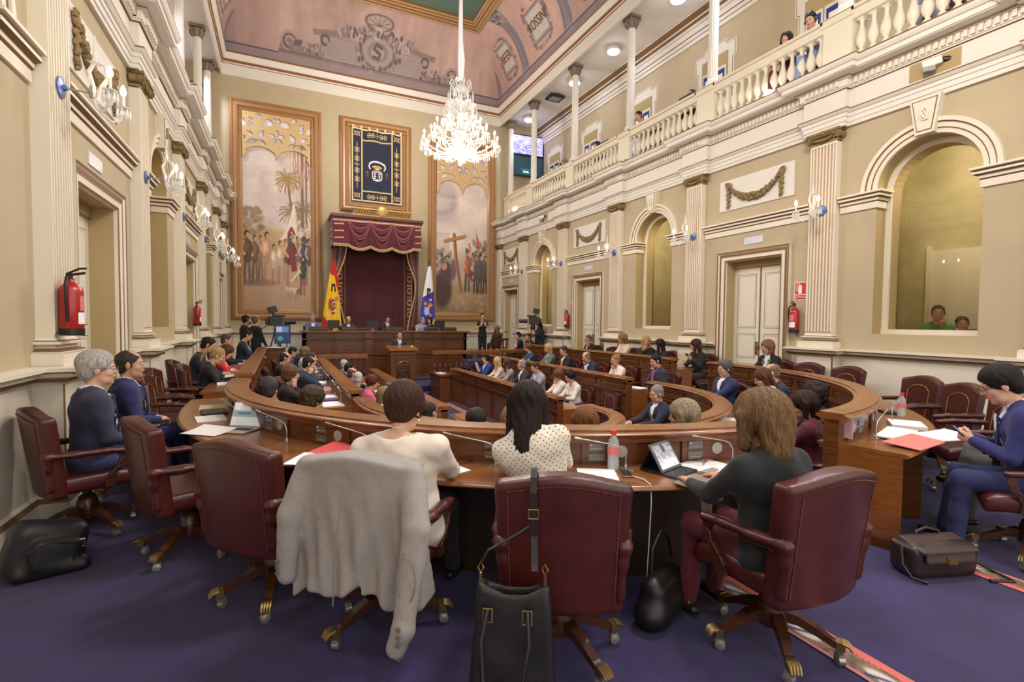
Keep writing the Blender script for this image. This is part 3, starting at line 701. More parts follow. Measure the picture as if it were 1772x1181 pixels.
# ---- floors: purple carpet, the outer ring at 0, stepping down inside
def circ(R,a0,a1,n): return [(CX+R*math.cos(a0+(a1-a0)*i/n),CY+R*math.sin(a0+(a1-a0)*i/n)) for i in range(n+1)]
def tier(R0,R1,z,zb,name='floor'):
    # U-shaped band between offsets R0<R1 ; arms run up to Y=14.6
    P=[(CX+R1,14.7)]+circ(R1,0,-PI,40)+[(CX-R1,14.7)]; Q=[(CX+R0,14.7)]+circ(R0,0,-PI,40)+[(CX-R0,14.7)]
    n=len(P); V=[(x,y,z) for x,y in P]+[(x,y,z) for x,y in Q]+[(x,y,zb) for x,y in Q]
    F=[(i,i+1,n+i+1,n+i) for i in range(n-1)]+[(n+i,n+i+1,2*n+i+1,2*n+i) for i in range(n-1)]
    S(mesh(name,V,F,[M_carpet]))
# outer floor = big sheet with U hole: build from strips
b=MB(); R=3.83
P=[(CX+R,14.7)]+circ(R,0,-PI,40)+[(CX-R,14.7)]
for (x0,y0),(x1,y1) in zip(P,P[1:]):
    if abs(x0-x1)<1e-6 or y0>CY-.001 and y1>CY-.001: continue
    b.add([(x0,y0,0),(x1,y1,0),(x1,Y0,0),(x0,Y0,0)],[(0,1,2,3)]); 
b.add([(XL-.01,Y0,0),(CX-R,Y0,0),(CX-R,14.7,0),(XL-.01,14.7,0)],[(0,1,2,3)]); b.add([(CX+R,Y0,0),(XR+.01,Y0,0),(XR+.01,14.7,0),(CX+R,14.7,0)],[(0,1,2,3)])
for (x0,y0),(x1,y1) in zip(P,P[1:]): b.add([(x0,y0,0),(x1,y1,0),(x1,y1,-.8),(x0,y0,-.8)],[(0,1,2,3)])
S(b.build('floor',[M_carpet]))
tier(2.37,3.9,F2,-.8); tier(1.02,2.45,F3,-.8)
b=MB(); b.box(CX-1.1,CX+1.1,4.9,15,-.9,FW); b.box(XL,XR,14.7,17,-.9,FW+.0); S(b.build('floor',[M_carpet]))
b=MB(); b.box(XL,CX-3.1,14.7,YB,-.8,.02,0); b.box(CX+3.1,XR,14.7,YB,-.8,.02,0); b.box(CX-3.1,CX+3.1,16.9,17.6,-.8,-.3,0); b.box(CX-3.1,CX+3.1,17.66,YB,-.8,FD,0); b.box(6.1,XR,16.6,YB,0,.3,0); S(b.build('floor',[M_carpet]))
# ================================================================= FURNITURE
class Pth:
    def __init__(s,pts,side):
        s.p=[Vector(p) for p in pts]; s.side=side; s.s=[0]
        for a,b in zip(s.p,s.p[1:]): s.s.append(s.s[-1]+(b-a).length)
        s.L=s.s[-1]
    def at(s,d):
        d=max(0,min(s.L,d))
        for i in range(len(s.p)-1):
            if d<=s.s[i+1]+1e-9: break
        t=(d-s.s[i])/(s.s[i+1]-s.s[i]); p=s.p[i].lerp(s.p[i+1],t)
        def nrm(j): e=(s.p[j+1]-s.p[j]).normalized(); return Vector((-e.y,e.x))*s.side
        n=nrm(i)
        if t<.5 and i>0: n=n.lerp(nrm(i-1),.5-t)
        elif t>.5 and i<len(s.p)-2: n=n.lerp(nrm(i+1),t-.5)
        return p,n.normalized()
    def sub(s,a,b):
        q=[s.at(a)[0]]+[s.p[i] for i in range(len(s.p)) if a+1e-4<s.s[i]<b-1e-4]+[s.at(b)[0]]; return q
def pbox(b,P,a,e,o0,o1,z0,z1,m=0):
    n=max(1,int((e-a)/.12)) if len(P.p)>2 else 1
    V=[]
    for i in range(n+1):
        p,nn=P.at(a+(e-a)*i/n)
        for o,z in((o0,z0),(o1,z0),(o1,z1),(o0,z1)): V.append((p.x+nn.x*o,p.y+nn.y*o,z))
    F=[(4*i+j,4*i+(j+1)%4,4*i+4+(j+1)%4,4*i+4+j) for i in range(n) for j in range(4)]+[(3,2,1,0),tuple(4*n+j for j in range(4))]
    b.add(V,F,m)
RAIL=[(.035,.945),(.042,.96),(.03,.97),(.012,.975),(.012,.987),(-.17,.987),(-.17,.975),(-.185,.97),(-.2,.96),(-.19,.945),(-.155,.93),(-.155,.90),(0,.90),(0,.93)]
def desk(P,zf,zi,label,ends=(1,1),panels=True,devices=False,group=None):
    r=empty('desk_row',(P.p[len(P.p)//2].x,P.p[len(P.p)//2].y,zf),label=label,cat='desk',group=group)
    def fin(b,n,m,**k):
        o=b.build(n,m,**k); o.parent=r; o.matrix_parent_inverse=Matrix.Translation(-r.location); return o
    b=MB(); b.sweep([tuple(p) for p in P.p],[(o,z+zf) for o,z in RAIL],side=P.side); fin(b,'rail',[M_woodT],smooth=30)
    b=MB(); pbox(b,P,0,P.L,-.135,-.02,zi,zf+.93)
    nn=max(1,round(P.L/.95)); md=P.L/nn
    pbox(b,P,0,P.L,-.165,-.13,zf+.69,zf+.72); pbox(b,P,0,P.L,-.18,-.13,zf+.72,zf+.735); pbox(b,P,0,P.L,-.16,-.13,zi,zi+.12)
    if panels:
        for k in range(nn):
            a=k*md+.07;e=(k+1)*md-.07
            for z0,z1 in((zf+.765,zf+.885),(zi+.17,zf+.66)):
                for q0,q1,y0,y1 in((a,e,z0,z0+.018),(a,e,z1-.018,z1),(a,a+.018,z0,z1),(e-.018,e,z0,z1)): pbox(b,P,q0,q1,-.155,-.13,y0,y1)
                pbox(b,P,a+.05,e-.05,-.148,-.13,z0+.035,z1-.035)
            pbox(b,P,k*md-.001,k*md+.028,-.15,-.13,zi+.1,zf+.69)
    fin(b,'barrier_panel',[M_woodR])
    b=MB(); b.sweep([tuple(p) for p in P.p],[(o,z+zf) for o,z in((-.02,.72),(.42,.715),(.44,.72),(.45,.73),(.445,.74),(.43,.75),(-.02,.75))],side=P.side); fin(b,'desktop',[M_woodT],smooth=30)
    b=MB()
    if ends[0]: pbox(b,P,0,.04,-.02,.4,zf,zf+.72)
    if ends[1]: pbox(b,P,P.L-.04,P.L,-.02,.4,zf,zf+.72); pbox(b,P,P.L-.05,P.L+.01,-.04,.42,zf,zf+.1)
    k=1
    while k*1.3<P.L-.4: pbox(b,P,k*1.3,k*1.3+.03,-.02,.36,zf,zf+.72); k+=1
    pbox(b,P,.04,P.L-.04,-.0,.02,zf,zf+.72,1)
    fin(b,'end_panel',[M_woodO,mat('under_desk_shade_wood',(44,26,18),.5)])  # inner panel colour darkened to carry the shade under the desk
    if devices:
        nd=max(1,round(P.L/.72)); 
        for k in range(nd):
            c=(k+.5)*P.L/nd; p,n=P.at(c); t=Vector((-n.y,n.x))*1.0
            t=Vector((n.y,-n.x)) if P.side>0 else Vector((-n.y,n.x))
            b=MB(); N3=Vector((n.x,n.y,0)); T3=Vector((t.x,t.y,0)); c0=Vector((p.x,p.y,zf))+N3*-.015
            b.obox(c0+Vector((0,0,.835)),T3*.19,N3*.006,Vector((0,0,.085)),2)
            for dz in (.87,.80):
                b.obox(c0+T3*-.09+Vector((0,0,dz)),T3*.055,N3*.012,Vector((0,0,.025)),0)
                for j in range(5): b.obox(c0+T3*(-.09-.035+.0175*j)+N3*.013+Vector((0,0,dz-.01)),T3*.006,N3*.002,Vector((0,0,.003)),1)
            b.obox(c0+T3*-.125+N3*.013+Vector((0,0,.885)),T3*.003,N3*.002,Vector((0,0,.003)),3)
            cc=c0+T3*.08+N3*.006+Vector((0,0,.84)); b.lathe([(.001,0),(.04,0),(.04,.006),(.001,.007)],cc,(n.x,n.y,0),18,1)
            fin(b,'control_panel',[mat('grey_panel',(120,116,112),.4,metal=.4),mat('light_grey',(176,174,170),.5),M_woodR,mat('blue_led',(60,120,255),.4,emit=3)])
    return r
def quad(R,side,xend,y0=6.88):
    c=(xend-CX)/R; a1=-math.acos(c) if side>0 else -(PI-math.acos(-c))
    a0=0 if side>0 else -PI; n=26
    return Pth([(CX+side*R,y0)]+[(CX+R*math.cos(a0+(a1-a0)*i/n),CY+R*math.sin(a0+(a1-a0)*i/n)) for i in range(n+1)],side)
def arm(R,side,yf,yn=7.52): return Pth([(CX+side*R,yf),(CX+side*R,yn)],side)
R1_,R2_,R3_=4.0,2.56,1.2
desk(quad(R1_,-1,3.0),F1,F2,'nearest curved walnut desk row with control panels, before the three women seen from behind',devices=True)
desk(quad(R1_,1,4.08),F1,F2,'outer curved walnut desk row on the right with the red folder on its open end',devices=True)
desk(quad(R2_,-1,2.98),F2,F3,'short curved walnut desk row left of the aisle, behind the woman in pink')
desk(quad(R2_,1,3.86),F2,F3,'middle curved walnut desk row on the right, its end near the small red-capped bottle')
desk(quad(R3_,-1,2.95),F3,FW,'innermost curved desk row left of the purple aisle')
desk(quad(R3_,1,3.7),F3,FW,'innermost curved walnut desk row on the right, at the grey-haired man in navy')
desk(arm(R1_,-1,14.5),F1,F2,'straight outer walnut desk row along the left wall',ends=(1,1))
desk(arm(R2_,-1,14.5),F2,F3,'straight middle walnut desk row on the left, lined with microphones')
desk(arm(R3_,-1,14.3),F3,FW,'straight inner walnut desk row bordering the aisle on the left')
desk(arm(R1_,1,14.6,7.82),F1,F2,'straight outer walnut desk row along the right wall, nearest the doors')
desk(arm(R2_,1,14.9,7.46),F2,F3,'straight middle walnut desk row on the right')
desk(arm(R3_,1,13.8,7.7),F3,FW,'straight inner walnut desk row on the right, fully panelled towards the aisle')
# ---- presidential bench
def panelled(b,x0,x1,y,z0,z1,m=0):
    for q in ((x0,x1,z0,z0+.03),(x0,x1,z1-.03,z1),(x0,x0+.03,z0,z1),(x1-.03,x1,z0,z1)): b.box(q[0],q[1],y-.025,y,q[2],q[3],m)
    b.box(x0+.08,x1-.08,y-.018,y,z0+.08,z1-.08,m)
r=empty('presidential_bench',(3.46,17.8,-.35),label='long raised walnut bench of the presiding members below the canopy',cat='bench')
b=MB(); x0,x1=.56,6.36; zb=-.72
b.box(x0+.05,x1-.05,17.56,17.7,zb,1.3); b.box(x0+.05,x0+.2,17.56,18.3,zb,1.3); b.box(x1-.2,x1-.05,17.56,18.3,zb,1.3)
xs=[x0+.1,2.6,2.86,4.3,4.48,x1-.1]
for a,e in ((x0+.15,1.55),(1.6,2.55),(2.92,3.55),(3.6,4.25),(4.55,5.4),(5.45,x1-.15)):
    panelled(b,a,e,17.56,.62,1.02); panelled(b,a,e,17.56,.02,.4); panelled(b,a,e,17.56,1.12,1.25)
for a in (2.6,4.3): b.box(a,a+.24,17.5,17.57,zb,1.3)
for z,h,o in ((1.06,.03,.06),(1.09,.015,.09),(.5,.03,.06),(.53,.015,.09),(-.1,.03,.05)): b.box(x0+.03,x1-.03,17.56-o,17.6,z,z+h)
b.build('front_panel',[M_woodR],r); 
b=MB(); b.box(x0-.03,x1+.03,17.44,18.25,1.315,1.355); b.box(x0,x1,17.47,18.2,1.285,1.315); b.build('bench_top',[M_woodT],r,bevel=.008)
for o in r.children: o.matrix_parent_inverse=Matrix.Translation(-r.location)
# ---- speaker's podium
r=empty('podium',(3.35,15.25,-.45),label='walnut speaker\'s podium carved with a crowned shield, in front of the bench',cat='podium')
b=MB(); b.box(2.98,3.72,15.0,15.5,-.72,.78); b.box(2.92,3.78,14.95,15.55,-.72,-.5); b.box(2.95,3.75,14.96,15.52,.68,.72); panelled(b,3.12,3.58,15.0,-.38,.6); b.box(2.98,3.06,14.985,15.0,-.5,.68); b.box(3.64,3.72,14.985,15.0,-.5,.68)
b.build('podium_body',[M_woodR],r)
b=MB(); b.add([(2.92,14.93,.8),(3.8,14.93,.8),(3.8,15.52,.9),(2.92,15.52,.9),(2.92,14.93,.84),(3.8,14.93,.84),(3.8,15.52,.94),(2.92,15.52,.94)],[(3,2,1,0),(4,5,6,7),(0,1,5,4),(1,2,6,5),(2,3,7,6),(3,0,4,7)]); b.build('reading_top',[M_woodT],r)
b=MB(); y=14.965
b.prism([(3.25,y,.2),(3.45,y,.2),(3.45,y,.02),(3.42,y,-.06),(3.35,y,-.1),(3.28,y,-.06),(3.25,y,.02)],(0,.02,0))
for k in range(5): b.ball((3.27+.04*k,y,.33+.02*math.cos((k-2)*.8)),.02,6)
b.box(3.25,3.45,y-.01,y+.01,.26,.29)
for s in (-1,1):
    b.tube([(3.35+s*.13,y,.38),(3.35+s*.17,y,.28),(3.35+s*.14,y,.1),(3.35+s*.18,y,0),(3.35+s*.12,y,-.08)],[.012,.03,.035,.03,.012],6)
b.tube([(3.2,y,.42),(3.28,y,.46),(3.42,y,.46),(3.5,y,.42)],.018,5)
for q in ((3.29,.14),(3.37,.14),(3.29,.05),(3.37,.05),(3.33,-.03)): b.ball((q[0]+.02,y-.012,q[1]),.018,6)
b.build('carved_shield',[M_woodD],r,smooth=50)
for o in r.children: o.matrix_parent_inverse=Matrix.Translation(-r.location)
# ---- turned balustrades of the well
def balus(name,label,x0,x1,y,z0,z1,n):
    r=empty(name,((x0+x1)/2,y,z0),label=label,cat='balustrade')
    h=(x1-x0)/2; H_=z1-z0
    b=MB(); b.box(-h,h,-.09,.09,H_-.07,H_); b.box(-h,h,-.07,.07,H_-.12,H_-.07); b.build('handrail',[M_woodT],r)
    b=MB(); b.box(-h,h,-.06,.06,0,.08); b.build('bottom_rail',[M_woodR],r)
    pr=[(.035,.08),(.035,.12),(.018,.14),(.035,.18),(.045,.24),(.035,.3),(.016,.36),(.016,.5),(.03,.53),(.016,.56),(.03,.62),(.03,H_-.12)]
    first=None
    for k in range(n):
        x=-h+.08+k*(2*h-.16)/(n-1)
        if first is None: b=MB(); b.lathe(pr,n=8); first=o=b.build('baluster',[mat('dark_varnish',(92,48,28),.2,coat=.5)],r,smooth=50)
        else: o=first.copy(); COL.objects.link(o); o.parent=r
        o.location=(x,0,0)
balus('wooden_balustrade','turned walnut balustrade left of the podium',.95,2.34,15.35,-.1,.7,8)
balus('wooden_balustrade','long turned walnut balustrade right of the podium, below the standing interpreter',4.28,7.5,15.1,.02,.78,18)
b=MB(); b.box(4.2,4.62,13.95,15.0,-.7,.08); b.box(4.16,4.64,13.9,15.05,.08,.13); tag(b.build('side_cabinet',[M_woodR]),'low walnut cabinet with papers on top, right of the podium',"cabinet")
b=MB(); b.box(1.0,2.3,15.2,15.55,-.7,-.1); b.box(.96,2.34,15.15,15.6,-.1,-.06); tag(b.build('side_cabinet',[M_woodR]),'low walnut plinth under the balustrade left of the podium',"cabinet")
b=MB(); b.box(3.78,4.9,15.3,16.9,-.72,-.35); b.box(3.78,4.9,15.0,15.3,-.72,-.53); b.box(2.2,5.6,15.52,16.9,-.72,-.36); b.build('floor',[M_carpet],kind='structure')
b=MB(); b.box(-.6,.08,14.52,14.62,0,.93); b.box(-.62,.1,14.46,14.68,.93,.965); b.box(-.52,.0,14.5,14.52,.5,.85); b.box(-.62,.1,14.49,14.52,.44,.47); tag(b.build('screen_wall',[M_woodR]),'short walnut partition with white papers on top, below the television camera','partition')
b=MB(); b.box(4.5,7.4,15.16,15.2,-.7,.1); b.box(7.42,7.52,14.9,15.2,-.3,.75)
tag(b.build('screen_wall',[M_woodR]),'low walnut panelling under the long balustrade on the right','partition')
# ---- executive chair
def chair_proto():
    r=empty('leather_chair',(0,0,0),cat='chair')
    def yc(x,z): return -.25-.13*(z-.42)+.05*(x/.3)**2
    def bf(P):
        x,y,z=P[...,0],P[...,1],P[...,2]
        top=.985+.055*np.cos(np.clip(x/.3,-1,1)*PI/2)**1.3; w=.282+.03*(z-.4)/.6
        puff=.008*np.cos(np.clip(x/.25,-1,1)*PI/2)
        d=np.stack([np.abs(x)-w,(z-top),(.37-z),(np.abs(y-yc(x,z))-.052-puff)],-1)+.028
        return np.sqrt((np.maximum(d,0)**2).sum(-1))+np.minimum(d.max(-1),0)-.028
    sdf('backrest',[field(bf,(-.34,-.42,.34),(.34,-.1,1.06))],.011,[M_leather],r,relax=1)
    # piping and nail rows on the rear face
    b=MB(); yb=lambda x,z: yc(x,z)-.056-.008*math.cos(max(-1,min(1,x/.25))*PI/2)
    top=lambda x: .985+.055*math.cos(max(-1,min(1,x/.3))*PI/2)**1.3
    pts=[]
    for k in range(44): z=.43+(.50)*k/43; pts.append((-.235-.02*(z-.4),z))
    for k in range(42): x=-.245+.49*k/41; pts.append((x,top(x)-.045))
    for k in range(44): z=.93-.5*k/43; pts.append((.235+.02*(z-.4),z))
    for x,z in pts: b.ball((x,yb(x,z)+.001,z),(.0045,.004,.0045),6,0,4)
    b.build('nail_trim',[mat('nail_heads',(112,64,46),.35,metal=.5)],r,smooth=60)
    b=MB(); yf=lambda x,z: yc(x,z)+.062+.006*math.cos(max(-1,min(1,x/.25))*PI/2)
    b.tube([(x,yf(x,z),z) for x,z in [(-.17,.5),(-.18,.84),(-.1,.9),(0,.915),(.1,.9),(.18,.84),(.17,.5)]],.004,5)
    b.build('gold_tooling',[M_leatherG],r)
    def sf(P):
        x,y,z=P[...,0],P[...,1],P[...,2]
        zc=.452-.015*np.clip((y-.12)/.16,0,1)**2*2; d=np.stack([np.abs(x)-.27,y-.30,-.24-y,np.abs(z-zc)-.065],-1)+.045
        return np.sqrt((np.maximum(d,0)**2).sum(-1))+np.minimum(d.max(-1),0)-.045
    sdf('seat',[field(sf,(-.29,-.26,.35),(.29,.32,.54))],.014,[M_leather],r)
    for s in (-1,1):
        P=[(s*.275,-.27,.70),(s*.30,-.12,.695),(s*.305,.05,.69),(s*.30,.18,.672)]
        sdf('armrest',[cap(P[i],P[i+1],.037-.002*i,.036-.002*i,k=.02,sq=((0,0,1),.75)) for i in range(3)]+[cap((s*.275,-.28,.70),(s*.27,-.27,.62),.035,.03,k=.03),cap((s*.265,-.27,.62),(s*.262,-.25,.46),.032,.035,k=.03,sq=((1,0,0),.8))],.011,[M_leather],r)
        b=MB()
        Q=[(s*.295,.15,.665),(s*.297,.165,.62),(s*.297,.145,.56),(s*.292,.10,.51),(s*.285,.075,.46),(s*.28,.08,.4)]
        for a,e,w0,w1 in zip(Q,Q[1:],(.03,.026,.024,.028,.032),(.026,.024,.028,.032,.034)):
            a=Vector(a);e=Vector(e); b.add([tuple(a+Vector((dx,dy*w0,0))) for dx in(-.016,.016) for dy in(-1,1)]+[tuple(e+Vector((dx,dy*w1,0))) for dx in(-.016,.016) for dy in(-1,1)],[(0,1,3,2),(4,6,7,5),(0,4,5,1),(2,3,7,6),(0,2,6,4),(1,5,7,3)])
        b.build('arm_support',[M_woodD],r,bevel=.004)
        b=MB()
        for k in range(26): t=k/25; b.ball((s*(.313+.008*math.sin(t*PI)),-.24+.42*t,.672-.022*t),.004,5,0,4)
        b.build('nail_trim',[mat('nail_heads',(112,64,46))],r)
    b=MB(); b.lathe([(.03,.3),(.03,.36),(.09,.37),(.12,.39),(.12,.4)],n=14,m=1); b.lathe([(.075,.13),(.08,.17),(.07,.24),(.055,.29),(.03,.31)],n=16,m=0); b.build('column',[M_woodD,M_black],r,smooth=50)
    for k in range(5):
        a=2*PI*k/5+.35; c,s=math.cos(a),math.sin(a)
        b=MB(); pts=[(.04,.2),(.12,.19),(.2,.155),(.27,.115),(.30,.105)]
        b.T=Matrix.Rotation(a,4,'Z')
        for (x0,z0),(x1,z1),w0,w1,h0,h1 in zip(pts,pts[1:],(.03,.028,.025,.022),(.028,.025,.022,.02),(.04,.035,.03,.025),(.035,.03,.025,.022)):
            b.add([(x0,-w0,z0-h0),(x0,w0,z0-h0),(x0,w0,z0+h0*.4),(x0,-w0,z0+h0*.4),(x1,-w1,z1-h1),(x1,w1,z1-h1),(x1,w1,z1+h1*.4),(x1,-w1,z1+h1*.4)],[(3,2,1,0),(4,5,6,7),(0,1,5,4),(1,2,6,5),(2,3,7,6),(3,0,4,7)])
        lg=b.build('leg',[M_woodD],r)
        b=MB(); b.T=Matrix.Rotation(a,4,'Z')
        b.box(.285,.325,-.026,.026,.078,.122)
        for j in range(4): b.tube([(.31,-.021+.014*j,.12),(.34,-.021+.014*j,.112),(.36,-.021+.014*j,.09)],[.009,.009,.005],6)
        b.build('brass_foot',[M_brass],lg,smooth=50)
        b=MB(); b.T=Matrix.Rotation(a,4,'Z')@Matrix.Translation((.30,0,.03))@Matrix.Rotation(k*1.3,4,'Z')
        b.lathe([(.006,.0),(.006,.05)],(0,0,0),n=6); b.lathe([(.012,-.02),(.026,-.016),(.026,.016),(.012,.02)],(.012,0,0),(0,1,0),12); b.box(-.012,.03,-.014,.014,.012,.034)
        b.build('caster',[mat('satin_metal',(176,172,160),.35,metal=.7)],lg,smooth=45)
    return r
CHAIR=chair_proto(); CHAIR_USED=[False]
def chair(x,y,z,heading,label,group=None):
    """heading: angle of the facing direction in plan, measured from +Y, clockwise positive (degrees)"""
    rz=-math.radians(heading)
    if not CHAIR_USED[0]: c=CHAIR; CHAIR_USED[0]=True; c.location=(x,y,z); c.rotation_euler=(0,0,rz); c['label']=label
    else: c=copy_tree(CHAIR,None,(x,y,z),rz,label)
    if group: c['group']=group
    elif 'group' in c: del c['group']
    return c
import re
# ================================================================= PEOPLE
def A3(*v): return np.array(v,float)
def rotx(a): c,s=math.cos(a),math.sin(a); return np.array([[1,0,0],[0,c,-s],[0,s,c]])
def rotz_(a): c,s=math.cos(a),math.sin(a); return np.array([[c,-s,0],[s,c,0],[0,0,1]])
def roty(a): c,s=math.cos(a),math.sin(a); return np.array([[c,0,s],[0,1,0],[-s,0,c]])
def ik(s,w,l1,l2,pole):
    d=w-s; L=np.linalg.norm(d)
    if L>(l1+l2)*.995: w=s+d*(l1+l2)*.995/L; d=w-s; L=np.linalg.norm(d)
    u=d/L; a=(l1*l1-l2*l2+L*L)/(2*L); h=math.sqrt(max(l1*l1-a*a,0)); p=np.array(pole,float); p=p-u*(p@u); p/=np.linalg.norm(p)+1e-9
    return s+u*a+p*h,w
def hand(w,f,n,side,h,curl=.5,sc=1.):
    """five separate fingers and a thumb leaving the side of the palm; f=finger direction, n=palm normal, side=+1 right hand"""
    f=np.array(f,float);f/=np.linalg.norm(f); n=np.array(n,float); n-=f*(n@f); n/=np.linalg.norm(n); s=np.cross(f,n)*side   # s towards the thumb side
    P=[cap(w-f*.03,w+f*.02,.026*sc,.028*sc,k=.01,sq=(n,.75))]
    for i,o in enumerate((.026,.009,-.009,-.026)): P.append(cap(w+f*.015*sc+s*o*.6*sc,w+f*.078*sc+s*o*sc,.0155*sc,.0125*sc,k=.012))
    for i,(o,L) in enumerate(((.030,.068),(.010,.078),(-.010,.072),(-.029,.055))):
        L*=sc; a=w+f*.082*sc+s*o*sc; c1=curl*(.8+.1*i); d1=f*math.cos(c1)+n*math.sin(c1); d2=f*math.cos(c1*2.1)+n*math.sin(c1*2.1); d1=d1+s*o*2.2
        b=a+d1*L*.5; c=b+d2*L*.5; P+= [cap(a,b,.0098*sc,.0088*sc,k=.003),cap(b,c,.0088*sc,.0072*sc,k=.003)]
    t0=w+f*.02*sc+s*.022*sc; t1=t0+(s*.6+f*.65+n*.35)*.045*sc; t2=t1+(f*.85+n*.45+s*.1)*.036*sc
    P+=[cap(t0,t1,.0145*sc,.012*sc,k=.012),cap(t1,t2,.0115*sc,.0085*sc,k=.004)]
    V,F,m=net(P,h); return (V,F.tolist(),0)
_hm={}
def hairmat(rgb):
    key=tuple(rgb)
    if key not in _hm:
        m=mat('hair_%d_%d_%d'%key,rgb,.55,var=.6,vscale=1.0,stretch=(150,150,7),bump=.6,bscale=1.0,rgb2=tuple(int(v*.5) for v in rgb),spec=.22); _hm[key]=m
    return _hm[key]
_cm={}
def cloth(rgb,rough=.85):
    key=(tuple(rgb),rough)
    if key not in _cm: _cm[key]=mat('cloth_%d_%d_%d'%tuple(rgb),rgb,rough,var=.12,vscale=9,bump=.15,bscale=300,sheen=.08 if sum(rgb)<260 else .15)
    return _cm[key]
SKIN={}
def skinmat(i): 
    c=[(212,166,142),(200,152,126),(186,134,106),(222,178,154)][i]
    if i not in SKIN: SKIN[i]=mat('skin_tone_%d'%i,c,.48,var=.1,vscale=16)
    return SKIN[i]
HS=1.13
VOL={'pixie':1.10,'bob':1.16,'long':1.08,'fluffy':1.04,'curly':1.05,'longcurl':1.1}
def person(label,x,y,zf,head,sit=True,top=None,lean=8,hy=0,hp=0,hr=0,arms=('desk','desk'),hair=('short',(50,38,30)),skin=1,fem=False,cl='suit',c=(34,38,58),sh=(230,230,235),tie=None,leg=None,glasses=None,lod=2,group=None,wide=1.,hx=0,chairz=.5,shoe=(25,22,22),kneeup=False,beard=None,roll=0,big=1.,neckcut=None,fold=1.,pearls=False,headset=False,lanyard=None,held=None,detail=None,noleg=False,extra=None):
    """x,y: plan position of the hips; head: heading in degrees clockwise from +Y; top: height of the head top above the floor"""
    R=empty('person',(x,y,zf),-math.radians(head),label=label,cat='person',group=group)
    hv={0:.0065,1:.009,2:.0125,3:.016}[lod]; hb={0:.011,1:.015,2:.02,3:.026}[lod]; hh={0:.0042,1:.0055,2:.0065,3:.008}[lod]
    s=.94 if fem else 1.; S_=s
    pz=.575 if sit else .93*s; L=math.radians(lean); 
    T=1.; RL=roty(math.radians(roll))@rotx(-L); pel=A3(0,0,pz)
    def top_of(T): return (pel+RL@A3(0,0,.50*s*T))[2]+math.cos(L*.4+math.radians(-hp)*.3)*.0+.292*s*(1-.10*abs(math.sin(math.radians(hp)+L*.5)))
    if top: 
        for _ in range(8): T=max(.8,min(1.2,T+(top-top_of(T))/(.5*s)))
    nb=pel+RL@A3(hx*.3,0,.50*s*T); ch=pel+RL@A3(0,0,.33*s*T); wa=pel+RL@A3(0,.01,.15*T)
    HR=rotz_(-math.radians(hy))@rotx(-(L*.35)-math.radians(hp))@roty(math.radians(hr))
    hc=nb+rotx(-L*.5)@A3(0,.015,.06*s)+HR@A3(0,.02,.105*s)
    hs=s*HS*big; vol=VOL.get(hair[0],1.)
    def H(v): return hc+HR@(np.array(v,float)*hs)
    RT=HR; W=.172*(s**1.4)*wide; shz=.435*s*T
    # ---- arms
    def hv3(v): return np.array(v,float)
    res=[]
    for sd,kind in ((-1,arms[0]),(1,arms[1])):
        sp=pel+RL@A3(sd*W*.98,-.005,shz-.012); l1,l2=.285*s,.25*s; pole=(sd*.55,-.35,-.8); f=A3(-sd*.25,1,-.1); n=A3(0,0,-1); curl=.35
        if kind=='desk': w=A3(sd*.13,.46,.785); f=A3(-sd*.45,1,-.05)
        elif kind=='desk2': w=A3(sd*.05,.47,.785); f=A3(-sd*.9,.6,-.05)
        elif kind=='lap': w=A3(sd*.09,.27,.70 if sit else .9); f=A3(-sd*.7,.8,-.1); curl=.6
        elif kind=='arm': w=A3(sd*.285,.12,.745); f=A3(0,1,-.1); curl=.5
        elif kind=='chin': w=H((sd*.045,.06,-.185)); f=H((sd*.03,.10,-.08))-w; n=A3(0,-.7,.5); pole=(sd*.35,.5,-1); curl=1.1
        elif kind=='cheek': w=H((sd*.085,.05,-.15)); f=H((sd*.075,.04,-.02))-w; n=A3(-sd,-.2,0); pole=(sd*.4,.5,-1); curl=.5
        elif kind=='phone': w=A3(sd*.07,.33,.93); f=A3(-sd*.35,.55,.6); n=A3(-sd*.3,-.9,.2); curl=1.0
        elif kind=='phonelow': w=A3(sd*.06,.38,.84); f=A3(-sd*.35,.8,.3); n=A3(-sd*.6,-.6,.1); curl=1.0
        elif kind=='sign': w=A3(sd*.07,.22,1.28); f=A3(-sd*.2,.15,1); n=A3(0,-1,0); pole=(sd,0,-.8); curl=.8
        elif kind=='cam': w=A3(sd*.1,.42,1.15); f=A3(0,1,.1); curl=.9
        elif kind=='lectern': w=A3(sd*.3,.3,1.12); f=A3(0,1,.3); n=A3(-sd,0,0); curl=.5
        elif kind=='down': w=A3(sd*.25,.06,.80*s); f=A3(0,.1,-1); n=A3(-sd,0,0)
        elif kind=='rail': w=A3(sd*.16,.34,1.02); f=A3(-sd*.6,.6,0)
        e,w=ik(sp,w,l1,l2,pole); res.append((sd,sp,e,w,f,n,curl))
    # ---- body: one continuous skin mesh
    sm=skinmat(skin)
    jw=.92 if fem else 1.
